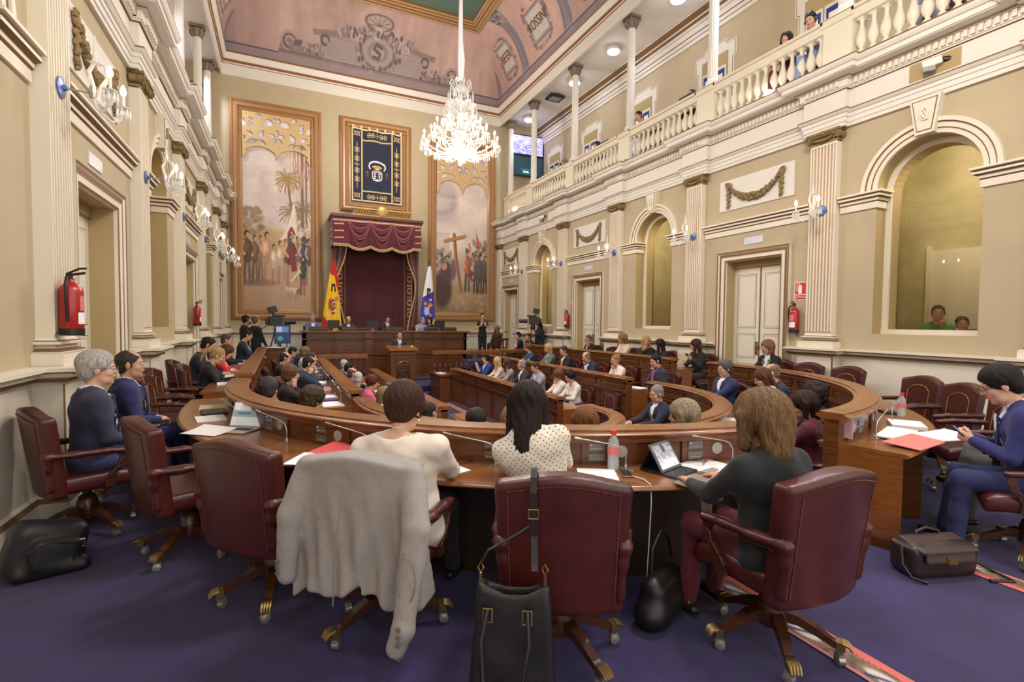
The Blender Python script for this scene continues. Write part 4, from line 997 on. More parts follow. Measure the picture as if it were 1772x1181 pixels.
    P=[ell(H((0,-.012,.036)),A3(.073,.092,.080)*hs,k=.02,R=RT),ell(H((0,.026,-.03)),A3(.057*jw,.064,.084)*hs,k=.03,R=RT),
       cap(H((-.026*jw,.038,-.078)),H((.026*jw,.038,-.078)),.030*jw*hs,k=.025),ell(H((0,.068,-.094)),.017*hs*jw,k=.02),
       ell(H((-.036,.058,-.028)),.021*hs,k=.02),ell(H((.036,.058,-.028)),.021*hs,k=.02),
       cap(H((-.032,.079,.024)),H((.032,.079,.024)),.009*hs,k=.012),
       cap(H((0,.088,.014)),H((0,.105,-.020)),.0065*hs,.0105*hs,k=.01),ell(H((-.011,.096,-.024)),.0075*hs,k=.006),ell(H((.011,.096,-.024)),.0075*hs,k=.006),
       ell(H((0,.088,-.052)),A3(.020,.010,.013)*hs,k=.01,R=RT),
       ell(H((-.029,.098,.006)),A3(.015,.013,.010)*hs,k=.008,R=RT,neg=True),ell(H((.029,.098,.006)),A3(.015,.013,.010)*hs,k=.008,R=RT,neg=True),
       ell(H((-.076,-.002,-.006)),A3(.009,.019,.031)*hs,k=.006,R=RT),ell(H((.076,-.002,-.006)),A3(.009,.019,.031)*hs,k=.006,R=RT),
       cap(H((0,-.022,-.06)),nb+A3(0,-.005,-.03),.053*s*jw,.058*s*jw,k=.03)]
    for p_ in P: 
        if p_.neg: p_.m=-1
    V,F,mi=net(P,hv); hV=V.tolist(); hF=F.tolist(); hm=[0]*len(hF)
    ex=[]
    b=MB(); Rm=Matrix([list(map(float,r)) for r in RT]).to_4x4()
    def fball(c,r,m,n=8):
        b.T=Matrix.Translation(Vector(map(float,H(c))))@Rm; b.ball((0,0,0),tuple(q*hs for q in r),n,m)
    down=(hp>8 or lod>=2)
    for q in (-1,1):
        if not down: fball((q*.029,.082,.006),(.0115,.0105,.008),2,10); fball((q*.029,.0915,.006),(.005,.003,.005),1)
        else: fball((q*.029,.0895,.002),(.012,.004,.0028),1)
        fball((q*.031,.089,.025),(.017,.0045,.0035),4)
    fball((0,.0985,-.050),(.019,.003,.0035),3); fball((0,.0975,-.0565),(.016,.0035,.004),3)
    b.T=None; ex.append((b.V,[list(f) for f in b.F],b.I))
    core=[cap(nb+A3(0,-.005,-.02),ch,.06*s,.12*s,k=.06,sq=((0,1,0),.7)),cap(ch,pel,.125*s,.13*s,k=.05,sq=((0,1,0),.75))]
    core+=[cap(nb+A3(0,-.01,-.015),pel+RL@A3(q*W*.9,-.01,shz-.01),.042*s,.040*s,k=.04) for q in (-1,1)]
    if sit: kn=[A3(sd*.11,.44,.545) for sd in (-1,1)]; an=[A3(sd*.12,.46+(.05 if sd>0 else 0),.09) for sd in (-1,1)]
    else: kn=[A3(sd*.085,.02,.49*s) for sd in (-1,1)]; an=[A3(sd*.09,-.01,.08) for sd in (-1,1)]
    if kneeup: kn[1]=A3(.05,.40,.70); an[1]=A3(-.22,.52,.45)
    hipp=[pel+A3(sd*.085,.02,-.02) for sd in (-1,1)]
    for i in (0,1): core+=[cap(hipp[i],kn[i],.075*s,.05*s,k=.04),cap(kn[i],an[i],.048*s,.035*s,k=.02)]
    for sd,sp,e,w,f,n,cu in res: core+=[cap(sp,e,.045*s,.036*s,k=.03),cap(e,w,.036*s,.026*s,k=.015)]
    V,F,mi=net(core,max(.012,hb) if cl!='bare' else hb); ex.append((V,F.tolist(),0))
    for sd,sp,e,w,f,n,cu in res: ex.append(hand(w,f,n,sd,hh,cu,s*1.0))
    for v,f,m in ex:
        n0=len(hV); hV+=[tuple(q) for q in v]; hF+=[[i+n0 for i in q] for q in f]; hm+=(list(m) if hasattr(m,'__len__') else [m]*len(f))
    browm=hairmat(hair[1]) if hair[0]!='none' else M_eyew
    mesh('body',hV,hF,[sm,M_eyew,M_white,M_lip,browm],R,hm,180)
    # ---- hair
    st,hcx=hair[0],hair[1]
    def h_(c,r,k=.02,neg=False): p=ell(H(c),np.array(r)*hs*(vol if not neg else 1.),k=k,R=RT,neg=neg); p.m=0; return p
    def hcap(a,c,r0,r1,k=.02,sq=None): 
        q=None if sq is None else (RT@np.array(sq[0],float),sq[1]); vv=A3(vol,vol,1.); return cap(H(np.array(a)*vv),H(np.array(c)*vv),r0*hs*vol,r1*hs*vol,k=k,sq=q)
    face=[h_((0,.115,-.045),(.075,.085,.105),.012,True)]
    if st in('short','bald','thin'):
        Q=[h_((0,-.017,.041),(.0775,.0965,.0835)),h_((0,-.047,-.022),(.069,.052,.066)),h_((-.070,.012,-.004),(.008,.018,.03),.01),h_((.070,.012,-.004),(.008,.018,.03),.01)]
        Q+= [h_((0,.112,-.028),(.105,.078,.108),.012,True),h_((-.088,.035,-.062),(.03,.05,.05),.01,True),h_((.088,.035,-.062),(.03,.05,.05),.01,True)]
        if st=='bald': Q+=[h_((0,.045,.125),(.066,.125,.075),.01,True)]
        if st=='thin': Q+=[h_((0,.06,.125),(.05,.08,.055),.01,True)]
    elif st=='fluffy': Q=[h_((0,-.02,.048),(.090,.108,.094)),h_((0,-.06,-.015),(.078,.058,.07)),h_((0,.115,-.045),(.10,.08,.115),.012,True)]
    elif st=='bob': Q=[h_((0,-.02,.043),(.087,.104,.088)),hcap((-.072,-.01,.03),(-.072,.01,-.085),.032,.022),hcap((.072,-.01,.03),(.072,.01,-.085),.032,.022),hcap((0,-.065,.0),(0,-.062,-.10),.075,.058,sq=((0,1,0),.7))]+face
    elif st=='long': Q=[h_((0,-.02,.043),(.086,.103,.088)),hcap((-.07,-.01,.03),(-.082,.015,-.21),.033,.022),hcap((.07,-.01,.03),(.082,.015,-.21),.033,.022),hcap((0,-.065,0),(0,-.085,-.23),.078,.06,sq=((0,1,0),.55))]+face
    elif st=='longcurl': Q=[h_((0,-.02,.043),(.095,.112,.095)),hcap((-.075,-.01,.03),(-.10,.01,-.2),.045,.04),hcap((.075,-.01,.03),(.10,.01,-.2),.045,.04),hcap((0,-.07,0),(0,-.10,-.2),.09,.08,sq=((0,1,0),.6))]+face
    elif st=='curly': Q=[h_((0,-.022,.045),(.100,.115,.10)),h_((0,-.05,-.03),(.088,.075,.07))]+face
    elif st=='pony': Q=[h_((0,-.019,.043),(.080,.099,.086)),h_((0,-.05,-.01),(.070,.055,.06)),hcap((0,-.11,.05),(0,-.17,-.02),.028,.032),hcap((0,-.17,-.02),(0,-.16,-.16),.032,.012),h_((0,.105,-.03),(.11,.075,.115),.012,True)]
    elif st=='bun': Q=[h_((0,-.019,.043),(.081,.099,.087)),h_((0,-.05,-.01),(.070,.055,.06)),h_((0,-.10,.07),(.045,.04,.045)),h_((0,.105,-.03),(.11,.075,.115),.012,True)]
    elif st=='pixie': Q=[h_((0,-.02,.046),(.088,.105,.092)),h_((0,-.048,-.006),(.076,.056,.070)),hcap((-.074,.0,.02),(-.070,.01,-.03),.022,.012),hcap((.074,.0,.02),(.070,.01,-.03),.022,.012),h_((0,.11,-.04),(.095,.075,.11),.012,True)]
    for p_ in Q:
        if p_.neg: p_.m=-1
    RTi=RT.T
    def hd(P):
        q=(P-hc)@RT; th=np.arctan2(q[:,0],q[:,1]+.02); 
        if st in('curly','longcurl'): return .007*_nz(q,75,1)+.004*_nz(q,150,4)
        if st=='pixie': return .0045*_nz(q,34,2)+.0025*np.sin(th*23+2*np.sin(q[:,2]*60)+3*_nz(q,16,8))+.0015*_nz(q*A3(1,1,.5),95,2)
        if st in('short','bald','thin'): return .0022*_nz(q,55,4)+.0012*np.sin(th*43+3*np.sin(q[:,2]*31)+3*_nz(q,14,8))
        a=.0012 if st in('short','bald','thin','fluffy') else .0028
        return a*np.sin(th*19+3*np.sin(q[:,2]*20+th*3)+2*_nz(q,9,3))+a*.8*np.sin(th*43+3*np.sin(q[:,2]*31)+3*_nz(q,14,8))+a*.8*_nz(q*A3(1,1,.4),95,2)
    sdf('hair',Q,{0:.0055,1:.008,2:.011,3:.014}[lod],[hairmat(hcx)],R,disp=hd)
    if beard: 
        Bq=[ell(H((0,.048,-.075)),A3(.054,.052,.042)*hs,k=.01,R=RT),h_((0,.09,-.02),(.05,.05,.045),.01,True)]
        for p_ in Bq:
            if p_.neg: p_.m=-1
        sdf('beard',Bq,.009,[hairmat(beard)],R)
    # ---- clothes
    vshirt=False
    wn=wide; SQ=((0,1,0),.74)
    tm=cloth(c)
    up=lambda v: pel+RL@(np.array(v,float)*A3(1,1,1))
    thick=.012 if cl=='suit' else .004
    hipr=(.165 if fem else .16)*wn
    C=[cap(up((0,0,.0)),up((0,.012,.13*T)),hipr+thick,(.128 if fem else .142)*wn+thick,m=0,k=.05,sq=((0,1,0),.78)),
       cap(up((0,.012,.13*T)),up((0,0,.34*s*T)),(.128 if fem else .142)*wn+thick,(.142 if fem else .165)*wn+thick,m=0,k=.05,sq=SQ),
       cap(up((-W*.80,-.01,shz-.022)),up((W*.80,-.01,shz-.022)),.060*s+thick*.5,m=0,k=.07),cap(up((0,-.02,.475*s*T)),up((W*.95,-.008,shz+.0)),.050*s,.048*s,m=0,k=.06),cap(up((0,-.02,.475*s*T)),up((-W*.95,-.008,shz+.0)),.050*s,.048*s,m=0,k=.06),
       cap(up((-W*.5,-.01,shz-.09)),up((W*.5,-.01,shz-.09)),.10*s+thick*.5,m=0,k=.06,sq=((0,1,0),.9)),
       cap(up((-.05,-.02,.47*s*T)),up((.05,-.02,.47*s*T)),.052*s,m=0,k=.05)]
    if fem: C+=[ell(up((-.065,.095,.29*s*T)),.062*wn,m=0,k=.05),ell(up((.065,.095,.29*s*T)),.062*wn,m=0,k=.05)]
    if cl in('suit','blazer'):
        C+=[cap(up((-.060,-.035,.488*s*T)),up((.060,-.035,.488*s*T)),.026,m=0,k=.012),cap(up((-.066,-.02,.488*s*T)),up((-.045,.10*wn,.33*s*T)),.020,.016,m=0,k=.008),cap(up((.066,-.02,.488*s*T)),up((.045,.10*wn,.33*s*T)),.020,.016,m=0,k=.008)]
        if fem and cl=='blazer' and sum(c)>300 and sh==(230,230,235): sh=(206,186,172); mt0=1
        if True:
            C+=[ell(nb+A3(0,.0,.004),A3(.062,.066,.036)*s,m=1,k=.004)]
            for q in (-1,1): C+=[cap(up((q*.055,.09*wn+.02,.45*s*T)),up((q*.030,.150*wn+.008,.27*T)),.022,.016,m=0,k=.006,sq=(RL@A3(0,1,0),.45)),cap(up((q*.030,.150*wn+.008,.27*T)),up((q*.006,.158*wn+.006,.13*T)),.016,.010,m=0,k=.006,sq=(RL@A3(0,1,0),.45))]
            vshirt=True
    slr={'suit':(.062,.053,.040),'blazer':(.058,.049,.037),'sweater':(.055,.047,.032),'blouse':(.050,.044,.032),'tee':(.05,.044,.03),'bare':(.05,.04,.03)}[cl]
    for sd,sp,e,w,f,n,cu in res:
        cf=w-(w-e)/np.linalg.norm(w-e)*(.012 if cl in('suit','blazer') else .02)
        C+=[cap(sp,e,slr[0]*s*(wn**.5),slr[1]*s,m=0,k=.06)]
        if cl in ('tee','bare'): C[-1]=cap(sp,sp+(e-sp)*.62,slr[0]*s,slr[1]*s*1.02,m=0,k=.03)
        else:
            C+=[cap(e,cf,slr[1]*s,slr[2]*s,m=0,k=.02)]
            if cl=='suit': C+=[cap(cf-(w-e)*.02,cf+(w-e)/np.linalg.norm(w-e)*.016,.028*s,.028*s,m=1,k=.002)]
    C+= [ell(H((0,0,-.02)),A3(.05,.05,.10)*hs,k=.004,R=RT,neg=True)]; C[-1].m=-1
    if cl in('sweater','blouse','tee','bare') : C+=[ell(nb+A3(0,.03,.012),A3(.078,.085,.042)*s,k=.01,neg=True)]; C[-1].m=-1
    if neckcut: C+=[ell(nb+A3(0,-.02,.012),A3(*neckcut),k=.012,neg=True)]; C[-1].m=-1
    amp={0:1,1:1,2:.8,3:.5}[lod]*fold
    def cd(P): return amp*(.0045*_nz(P*A3(1,1,1.8),17,x)+.0022*_nz(P*A3(1,1,1.5),41,y))
    mt=[extra or tm,cloth(sh)]
    nm={'suit':'suit_jacket','blazer':'blazer','sweater':'sweater','blouse':'blouse','tee':'t_shirt','bare':'top'}[cl]
    co=sdf(nm,C,hb,mt,R,disp=cd)
    if vshirt:
        me=co.data; n_=len(me.polygons); ce=np.zeros(n_*3); me.polygons.foreach_get('center',ce); q=(ce.reshape(-1,3)-pel)@RL; mi_=np.zeros(n_,np.int32); me.polygons.foreach_get('material_index',mi_)
        zb,zt=.16*T,.47*s*T; t=(q[:,2]-zb)/(zt-zb); inside=(q[:,1]>.03)&(t>0)&(t<1.15)&(np.abs(q[:,0])<.052*np.clip(t,0,1)+.002)&(np.abs(q[:,1])<.30*wn)
        mi_[inside]=1; me.polygons.foreach_set('material_index',mi_)
    if tie:
        b=MB(); pts=[up((0,.115*wn+.030,.445*s*T)),up((0,.137*wn+.026,.36*s*T)),up((0,.157*wn+.020,.24*T)),up((0,.16*wn+.018,.12*T))]
        for a_,e_,w0,w1 in zip(pts,pts[1:],(.014,.02,.03),(.02,.03,.036)):
            n0=len(b.V); b.add([tuple(a_+A3(-w0,0,0)),tuple(a_+A3(w0,0,0)),tuple(e_+A3(w1,0,0)),tuple(e_+A3(-w1,0,0)),tuple(a_+A3(-w0,.008,0)),tuple(a_+A3(w0,.008,0)),tuple(e_+A3(w1,.008,0)),tuple(e_+A3(-w1,.008,0))],[(0,1,2,3),(4,5,6,7),(0,4,7,3),(1,5,6,2)])
        b.ball(tuple(pts[0]+A3(0,.004,.0)),(.017,.013,.014),8); b.build('tie',[cloth(tie)],R)
    if not noleg:
        lc=leg or tuple(int(v*.9) for v in c); J=[]
        for i in (0,1): J+=[cap(hipp[i],kn[i],.095*s*wn**.5,.072*s,k=.05),cap(kn[i],an[i]+A3(0,0,.01),.068*s,.052*s,k=.03)]
        J+=[ell(pel+A3(0,0,-.01),A3(hipr*.98,.13,.10),k=.05)]
        sdf('trousers',J,hb*1.15,[cloth(lc)],R,disp=cd)
        b=[cap(an[i]+A3(0,-.05,-.045),an[i]+A3((i-.5)*.05,.14,-.055),.034,.032,k=.01,sq=((0,0,1),.85)) for i in (0,1)]
        sdf('shoes',b,.016,[mat('shoe_%d_%d_%d'%tuple(shoe),shoe,.4)],R)
    if pearls:
        for q in (-1,1): b=MB(); b.ball(tuple(H((q*.083,.0,-.052))),.0075,10); b.tube([tuple(H((q*.083,0,-.04))),tuple(H((q*.082,0,-.03)))],.0015,4); b.build('pearl_earring',[mat('pearl',(236,226,206),.2)],R,smooth=180)
    if glasses:
        b=MB()
        for q in(-1,1):
            b.tube([tuple(H((q*.032+.021*math.cos(t),.108,.004+.015*math.sin(t)))) for t in [k*2*PI/14 for k in range(14)]],.0018,5,closed=True)
            b.tube([tuple(H((q*.053,.106,.008))),tuple(H((q*.074,.06,.010))),tuple(H((q*.08,-.005,.008)))],.0018,5)
        b.tube([tuple(H((-.011,.108,.006))),tuple(H((0,.110,.009))),tuple(H((.011,.108,.006)))],.0018,5)
        b.build('glasses',[mat('glasses_%d'%glasses[0],glasses,.4)],R)
    if headset:
        b=MB(); b.tube([tuple(H((.088*math.sin(t),-.012,.035+.098*math.cos(t)))) for t in [(-1.75+3.5*k/12) for k in range(13)]],.008,6); b.build('headset_band',[M_black],R,smooth=60)
        for q in (-1,1): b=MB(); b.ball(tuple(H((q*.09,-.004,-.004))),(.022,.032,.036),10); b.build('ear_cup',[mat('ear_cup_grey',(60,60,62),.5)],R,smooth=180)
        b=MB(); b.tube([tuple(H((-.09,.01,-.01))),tuple(H((-.075,.07,-.05))),tuple(H((-.035,.108,-.058)))],.003,5); b.build('headset_mic',[M_black],R)
    if lanyard:
        b=MB()
        for q in (-1,1): b.tube([tuple(nb+A3(q*.06,-.01,.02)),tuple(up((q*.07,.11,.40*s*T))),tuple(up((q*.035,.155,.28*T))),tuple(up((0,.165,.18*T)))],.008,5,flat=None)
        b.build('lanyard',[cloth(lanyard)],R)
    if held:
        m0=(res[0][3]+res[1][3])/2; wd=' '.join(re.split(r",",label)[0].split()[:8])
        if held[0]=='phone':
            w_=res[held[1]][3]; f_=res[held[1]][4]; f_=f_/np.linalg.norm(f_); p_=w_+f_*.10
            o2=empty('phone',R.location,R.rotation_euler.z,label='smartphone held by the '+wd,cat='phone'); b=MB(); b.obox(tuple(p_+A3(0,-.012,.012)),(.034,0,0),(0,.045,.045),(0,-.004,.004)); b.build('phone_body',[M_black],o2,bevel=.003)
            b=MB(); b.obox(tuple(p_+A3(0,-.0165,.0165)),(.030,0,0),(0,.040,.040),(0,-.0006,.0006)); b.build('phone_screen',[mat('phone_glow',(120,160,210),.3,emit=.7)],o2)
        else:
            p_=m0+A3(0,.10,.10); o2=empty('paper_sheet',R.location,R.rotation_euler.z,label='white sheet held up by the '+wd,cat='paper'); b=MB(); b.obox(tuple(p_),(.11,0,0),(0,.05,.14),(0,-.002,.001)); b.build('sheet',[M_white],o2)
    return R,H,res
# ================================================================= WHO SITS WHERE
def hd2c(x,y): return math.degrees(math.atan2(CX-x,CY-y))
def look_at(x,y,head,tx,ty,lim=70):
    a=math.degrees(math.atan2(tx-x,ty-y))-head; a=(a+180)%360-180; return max(-lim,min(lim,a))
def lite_chair(x,y,z,h,label,group):
    c=CHAIR.copy(); COL.objects.link(c); c.parent=None; c.location=(x,y,z); c.rotation_euler=(0,0,-math.radians(h)); c['label']=label
    if group: c['group']=group
    elif 'group' in c: del c['group']
    for ch in CHAIR.children:
        if ch.name.split('.')[0] in ('backrest','seat','armrest','column','gold_tooling'): d=ch.copy(); COL.objects.link(d); d.parent=c
    return c
GC='burgundy leather chairs at the desk rows'
def sit(label,hx_,hy_,zf,top,head=None,lean=8,look=None,chl=None,full=False,chair_=True,cy_=.04,**k):
    """hx_,hy_: plan position of the top of the head"""
    if head is None: head=hd2c(hx_,hy_) if hy_<CY else (90 if hx_<CX else -90)
    a=math.radians(head); off=math.sin(math.radians(lean))*.62+.03
    x=hx_-math.sin(a)*off; y=hy_-math.cos(a)*off
    if look=='pod': k['hy']=look_at(x,y,head,3.35,15.2)
    r=person(label,x,y,zf,head,top=top,lean=lean,**k)
    if chair_:
        cl=chl or ('burgundy chair of the '+short(label)); X=x+math.sin(a)*cy_;Y=y+math.cos(a)*cy_
        (chair if full else lite_chair)(X,Y,zf,head,cl,None)
    return r
import re
def short(l):
    l=re.split(r",| bent| writing| seated| reading| holding| hidden| looking| with hands| seen| leaning| resting| turned| talking| half| in front| at the far| beside| before| leans",l)[0]
    return l
DK=(40,30,26); BL=(196,160,106); BR=(92,60,38); GY=(128,124,120); WH=(205,203,198); BK=(28,24,24); CB=(112,70,44)
NV=(32,36,58); BKC=(24,24,28); GRY=(60,62,70)
# --- nearest three
W1=sit('woman with short brown hair and white sweater, seen from behind, grey jacket on her chair',.67,2.83,0,1.31,roll=-5,lean=7,look=None,chair_=False,full=True,chl='burgundy leather chair with a grey jacket hung over its back',fem=True,wide=1.5,cl='sweater',c=(222,210,196),hair=('pixie',(72,42,31)),arms=('desk','desk'),leg=(34,30,34),lod=0,hp=16,skin=0,cy_=.0,big=1.1,neckcut=(.125,.10,.05),fold=1.9,pearls=True)
W2=sit('woman with straight dark hair and white polka-dot blouse, seen from behind',1.49,2.62,0,1.31,lean=12,roll=-17,chair_=False,full=True,chl='burgundy leather chair seen squarely from behind, dark bag strap over its top',fem=True,wide=1.16,cl='blouse',c=(224,216,200),hair=('long',(38,25,23)),arms=('desk2','desk2'),leg=(40,36,44),lod=0,hp=10,skin=1,big=1.08,fold=1.4)
W3=sit('woman with blonde-brown bob and black blazer, seen from behind beside the tablet',2.26,1.76,0,1.31,head=2,lean=6,full=True,chair_=False,fem=True,wide=1.22,cl='blazer',c=(28,30,36),hair=('bob',(130,98,64)),arms=('desk','desk'),leg=(92,22,38),lod=0,hp=8,hy=4,skin=1,big=1.2,fold=1.6)
chair(.52,2.72,0,37,'burgundy leather chair with a grey jacket hung over its back')
chair(1.276,2.13,0,29,'burgundy leather chair seen squarely from behind, dark bag strap over its top')
chair(2.34,1.73,0,2,'burgundy leather chair turned aside at the right, next to the aisle runner')
# polka dots on the blouse
m=cloth((224,216,200)).copy(); m.name='polka_dot_cotton'; nt=m.node_tree; b_=nt.nodes['Principled BSDF']
tc=nt.nodes.new('ShaderNodeTexCoord'); mp=nt.nodes.new('ShaderNodeMapping'); mp.inputs['Rotation'].default_value=(0,0,0); mp.inputs['Scale'].default_value=(1,0,1)
cmb=nt.nodes.new('ShaderNodeVectorMath'); cmb.operation='MULTIPLY'; cmb.inputs[1].default_value=(1,0,1)
sp_=nt.nodes.new('ShaderNodeSeparateXYZ'); cb=nt.nodes.new('ShaderNodeCombineXYZ'); nt.links.new(tc.outputs['Object'],sp_.inputs[0]); nt.links.new(sp_.outputs[0],cb.inputs[0]); nt.links.new(sp_.outputs[2],cb.inputs[1])
rt_=nt.nodes.new('ShaderNodeMapping'); rt_.inputs['Rotation'].default_value=(0,0,.6); nt.links.new(cb.outputs[0],rt_.inputs[0])
vo=nt.nodes.new('ShaderNodeTexVoronoi'); vo.voronoi_dimensions='2D'; vo.inputs['Scale'].default_value=42; vo.inputs['Randomness'].default_value=.25; nt.links.new(rt_.outputs[0],vo.inputs['Vector'])
lt=nt.nodes.new('ShaderNodeMath'); lt.operation='LESS_THAN'; lt.inputs[1].default_value=.15; nt.links.new(vo.outputs['Distance'],lt.inputs[0])
mx=nt.nodes.new('ShaderNodeMix'); mx.data_type='RGBA'; src=b_.inputs['Base Color'].links[0].from_socket; nt.links.new(src,mx.inputs['A']); mx.inputs['B'].default_value=(.02,.02,.04,1); nt.links.new(lt.outputs[0],mx.inputs['Factor']); nt.links.new(mx.outputs['Result'],b_.inputs['Base Color'])
for ch in W2[0].children:
    if ch.name.startswith('blouse'): ch.data.materials[0]=m
# --- left wall, outer row
A1=sit('white-haired man in dark navy suit and glasses, turned to his neighbour, far left',-1.34,4.98,0,1.42,head=62,lean=3,full=True,chl='burgundy leather chair of the white-haired man, nearest the left wall',c=(46,50,76),leg=(56,64,104),hair=('fluffy',WH),skin=0,fold=1.6,arms=('lap','lap'),hy=18,glasses=(60,60,64),lod=0,wide=1.08,cy_=-.02)
A2=sit('balding dark-haired man in blue suit, second from the left, looking right',-1.34,5.92,0,1.38,head=70,lean=3,full=True,c=(40,46,96),hair=('thin',(70,60,54)),skin=1,fold=1.5,arms=('lap','lap'),tie=(92,104,140),hy=20,lod=0,wide=1.08,chl='burgundy leather chair of the balding man in the blue suit')
chair(-.62,4.22,0,hd2c(-.62,4.22)+4,'empty burgundy leather chair, second from left along the near desk row',None)
chair(-.04,3.33,0,hd2c(-.04,3.33)-2,'empty burgundy leather chair left of the grey jacket',None)
for x,y,l in ((-1.22,7.25,'empty burgundy chair with gold tooling in front of the blonde ponytail, left wall'),(-1.3,8.1,'empty burgundy leather chair farther along the left wall, partly hidden')): chair(x,y,0,88,l)
sit('dark-haired man in navy suit bent over the left desk row, behind the blonde ponytail',-1.16,9.68,0,1.40,c=NV,hair=('short',DK),lean=18,hp=18,lod=2,skin=1)
sit('blonde woman with ponytail and black cardigan writing at the left desk row',-.90,8.75,0,1.27,fem=True,cl='blouse',c=BKC,sh=(220,190,160),hair=('pony',(206,170,112)),lean=16,hp=22,lod=1,skin=0,arms=('desk','desk'))
sit('greying man in dark suit seated behind the woman in red, left row',-1.1,12.29,0,1.38,c=BKC,hair=('short',(86,80,76)),lean=10,hp=10,lod=3)
sit('brown-haired woman in red jacket reading papers at the left desk row',-.93,10.7,0,1.22,fem=True,cl='blazer',c=(214,44,48),hair=('long',BR),lean=18,hp=25,lod=2,skin=0)
sit('dark-haired man in dark suit at the far end of the left desk row',-.8,13.7,0,1.45,c=NV,hair=('short',DK),lean=10,hp=18,lod=3)
# --- middle row left (ring 2)
sit('balding man in dark suit, middle left row, beside two empty chairs',.05,11.5,F2,1.33,c=BKC,hair=('bald',(70,56,48)),hp=12,lod=3)
sit('dark-haired man in navy holding a white sheet, far end of the middle left row',.22,13.5,F2,1.34,c=NV,hair=('short',DK),hp=20,lod=3,arms=('phone','phone'),held=('sheet',))
sit('woman with curly light-brown hair at the far end of the middle left row',.55,13.3,F2,1.33,fem=True,cl='blouse',c=(196,188,172),hair=('curly',(132,112,78)),lod=3,hy=-20)
sit('brown-haired man half hidden behind the large man, middle left row',.58,11.3,F2,1.33,c=(70,66,74),hair=('short',BR),lod=3)
sit('large man with bald crown and navy suit, hand on cheek, middle left row',.42,9.4,F2,1.37,c=(34,40,66),hair=('thin',(52,40,36)),arms=('desk','cheek'),lean=16,hp=10,lod=1,wide=1.1)
sit('woman with curly golden-brown hair and dark brown top, middle left row',.13,8.0,F2,1.32,fem=True,cl='sweater',c=(48,32,28),hair=('curly',(120,88,54)),arms=('desk','cheek'),lean=10,lod=1)
sit('grey-templed dark-haired man resting his chin, just beyond the near desk row',-.12,6.3,F2,1.33,head=62,c=(40,46,78),hair=('fluffy',(74,72,76)),arms=('chin','chin'),lean=8,lod=1,look='pod')
sit('man with tousled brown hair seen from behind, just beyond the near desk row',.30,5.75,F2,1.27,head=60,c=(36,40,46),hair=('curly',(82,62,48)),lean=10,lod=1,hp=14)
for x,y in ((-.12,11.9),(-.10,10.2)): chair(x,y,F2,90,'empty burgundy leather chair in the middle left row, '+('farther one of the pair' if y>11 else 'nearer one of the pair'))
# --- inner row left (ring 3)
sit('white-haired man in grey-blue suit, farthest in the inner left row',1.47,13.28,F3,1.33,c=(70,78,98),hair=('short',(214,212,208)),lod=3,look='pod')
sit('young dark-haired man in dark suit looking down, inner left row',1.45,12.4,F3,1.31,c=NV,hair=('short',(34,28,28)),lod=3,hp=14)
sit('balding man with thin brown hair, inner left row behind the white-haired man',1.44,11.4,F3,1.28,c=(64,62,70),hair=('bald',(120,92,78)),lod=3)
sit('elderly white-haired man in navy suit with hands joined, inner left row',1.40,10.2,F3,1.30,c=(34,38,58),hair=('thin',(222,220,214)),arms=('chin','desk'),lod=2,hp=14,look='pod')
sit('woman with short auburn hair and bright pink top, inner left row',1.5,9.31,F3,1.32,fem=True,cl='blouse',c=(222,92,140),hair=('pixie',(104,52,40)),lod=2,hp=10,chair_=False)
sit('blonde woman in white top in front of the woman in pink',1.47,7.85,F3,1.28,head=70,fem=True,cl='blouse',c=(220,220,224),hair=('bob',(164,132,92)),lod=2,hp=8)
sit('man in glasses hidden mostly behind the brown-haired woman in the white sweater',1.66,5.95,F3,1.33,c=NV,hair=('short',(60,52,48)),lod=2,glasses=(40,40,44),head=60)
chair(1.25,8.6,F3,80,'dark leather chair back beside the woman in pink')
# --- bottom of ring 2, seen over the near barrier
sit('man with thinning dark hair seen from behind, just left of the polka-dot blouse',1.45,3.80,F2,1.29,c=BKC,hair=('thin',(48,38,36)),lod=1,hp=14)
sit('blonde woman with red collar seen from behind, beside the thinning-haired man',1.72,3.62,F2,1.33,fem=True,cl='blouse',c=(196,48,44),hair=('long',(176,146,106)),lod=1,hp=5,chair_=False)
sit('woman with straight golden-brown hair seen from behind, right of the polka-dot blouse',2.22,3.34,F2,1.32,fem=True,cl='blouse',c=(60,50,54),hair=('long',(138,88,46)),lod=1,hp=5)
sit('woman with ash-blonde wavy hair seen from behind holding a small bottle',3.08,3.14,F2,1.35,head=-5,fem=True,cl='blouse',c=(40,34,38),hair=('bob',(172,154,122)),lod=1,hp=4,hy=-30)
sit('grey-haired man in navy suit reading papers at the innermost right desk',5.35,6.02,F3,1.36,head=-84,c=(32,36,58),hair=('short',(160,158,156)),lod=1,lean=2,hp=12,look=None,arms=('desk','desk'),wide=1.1)
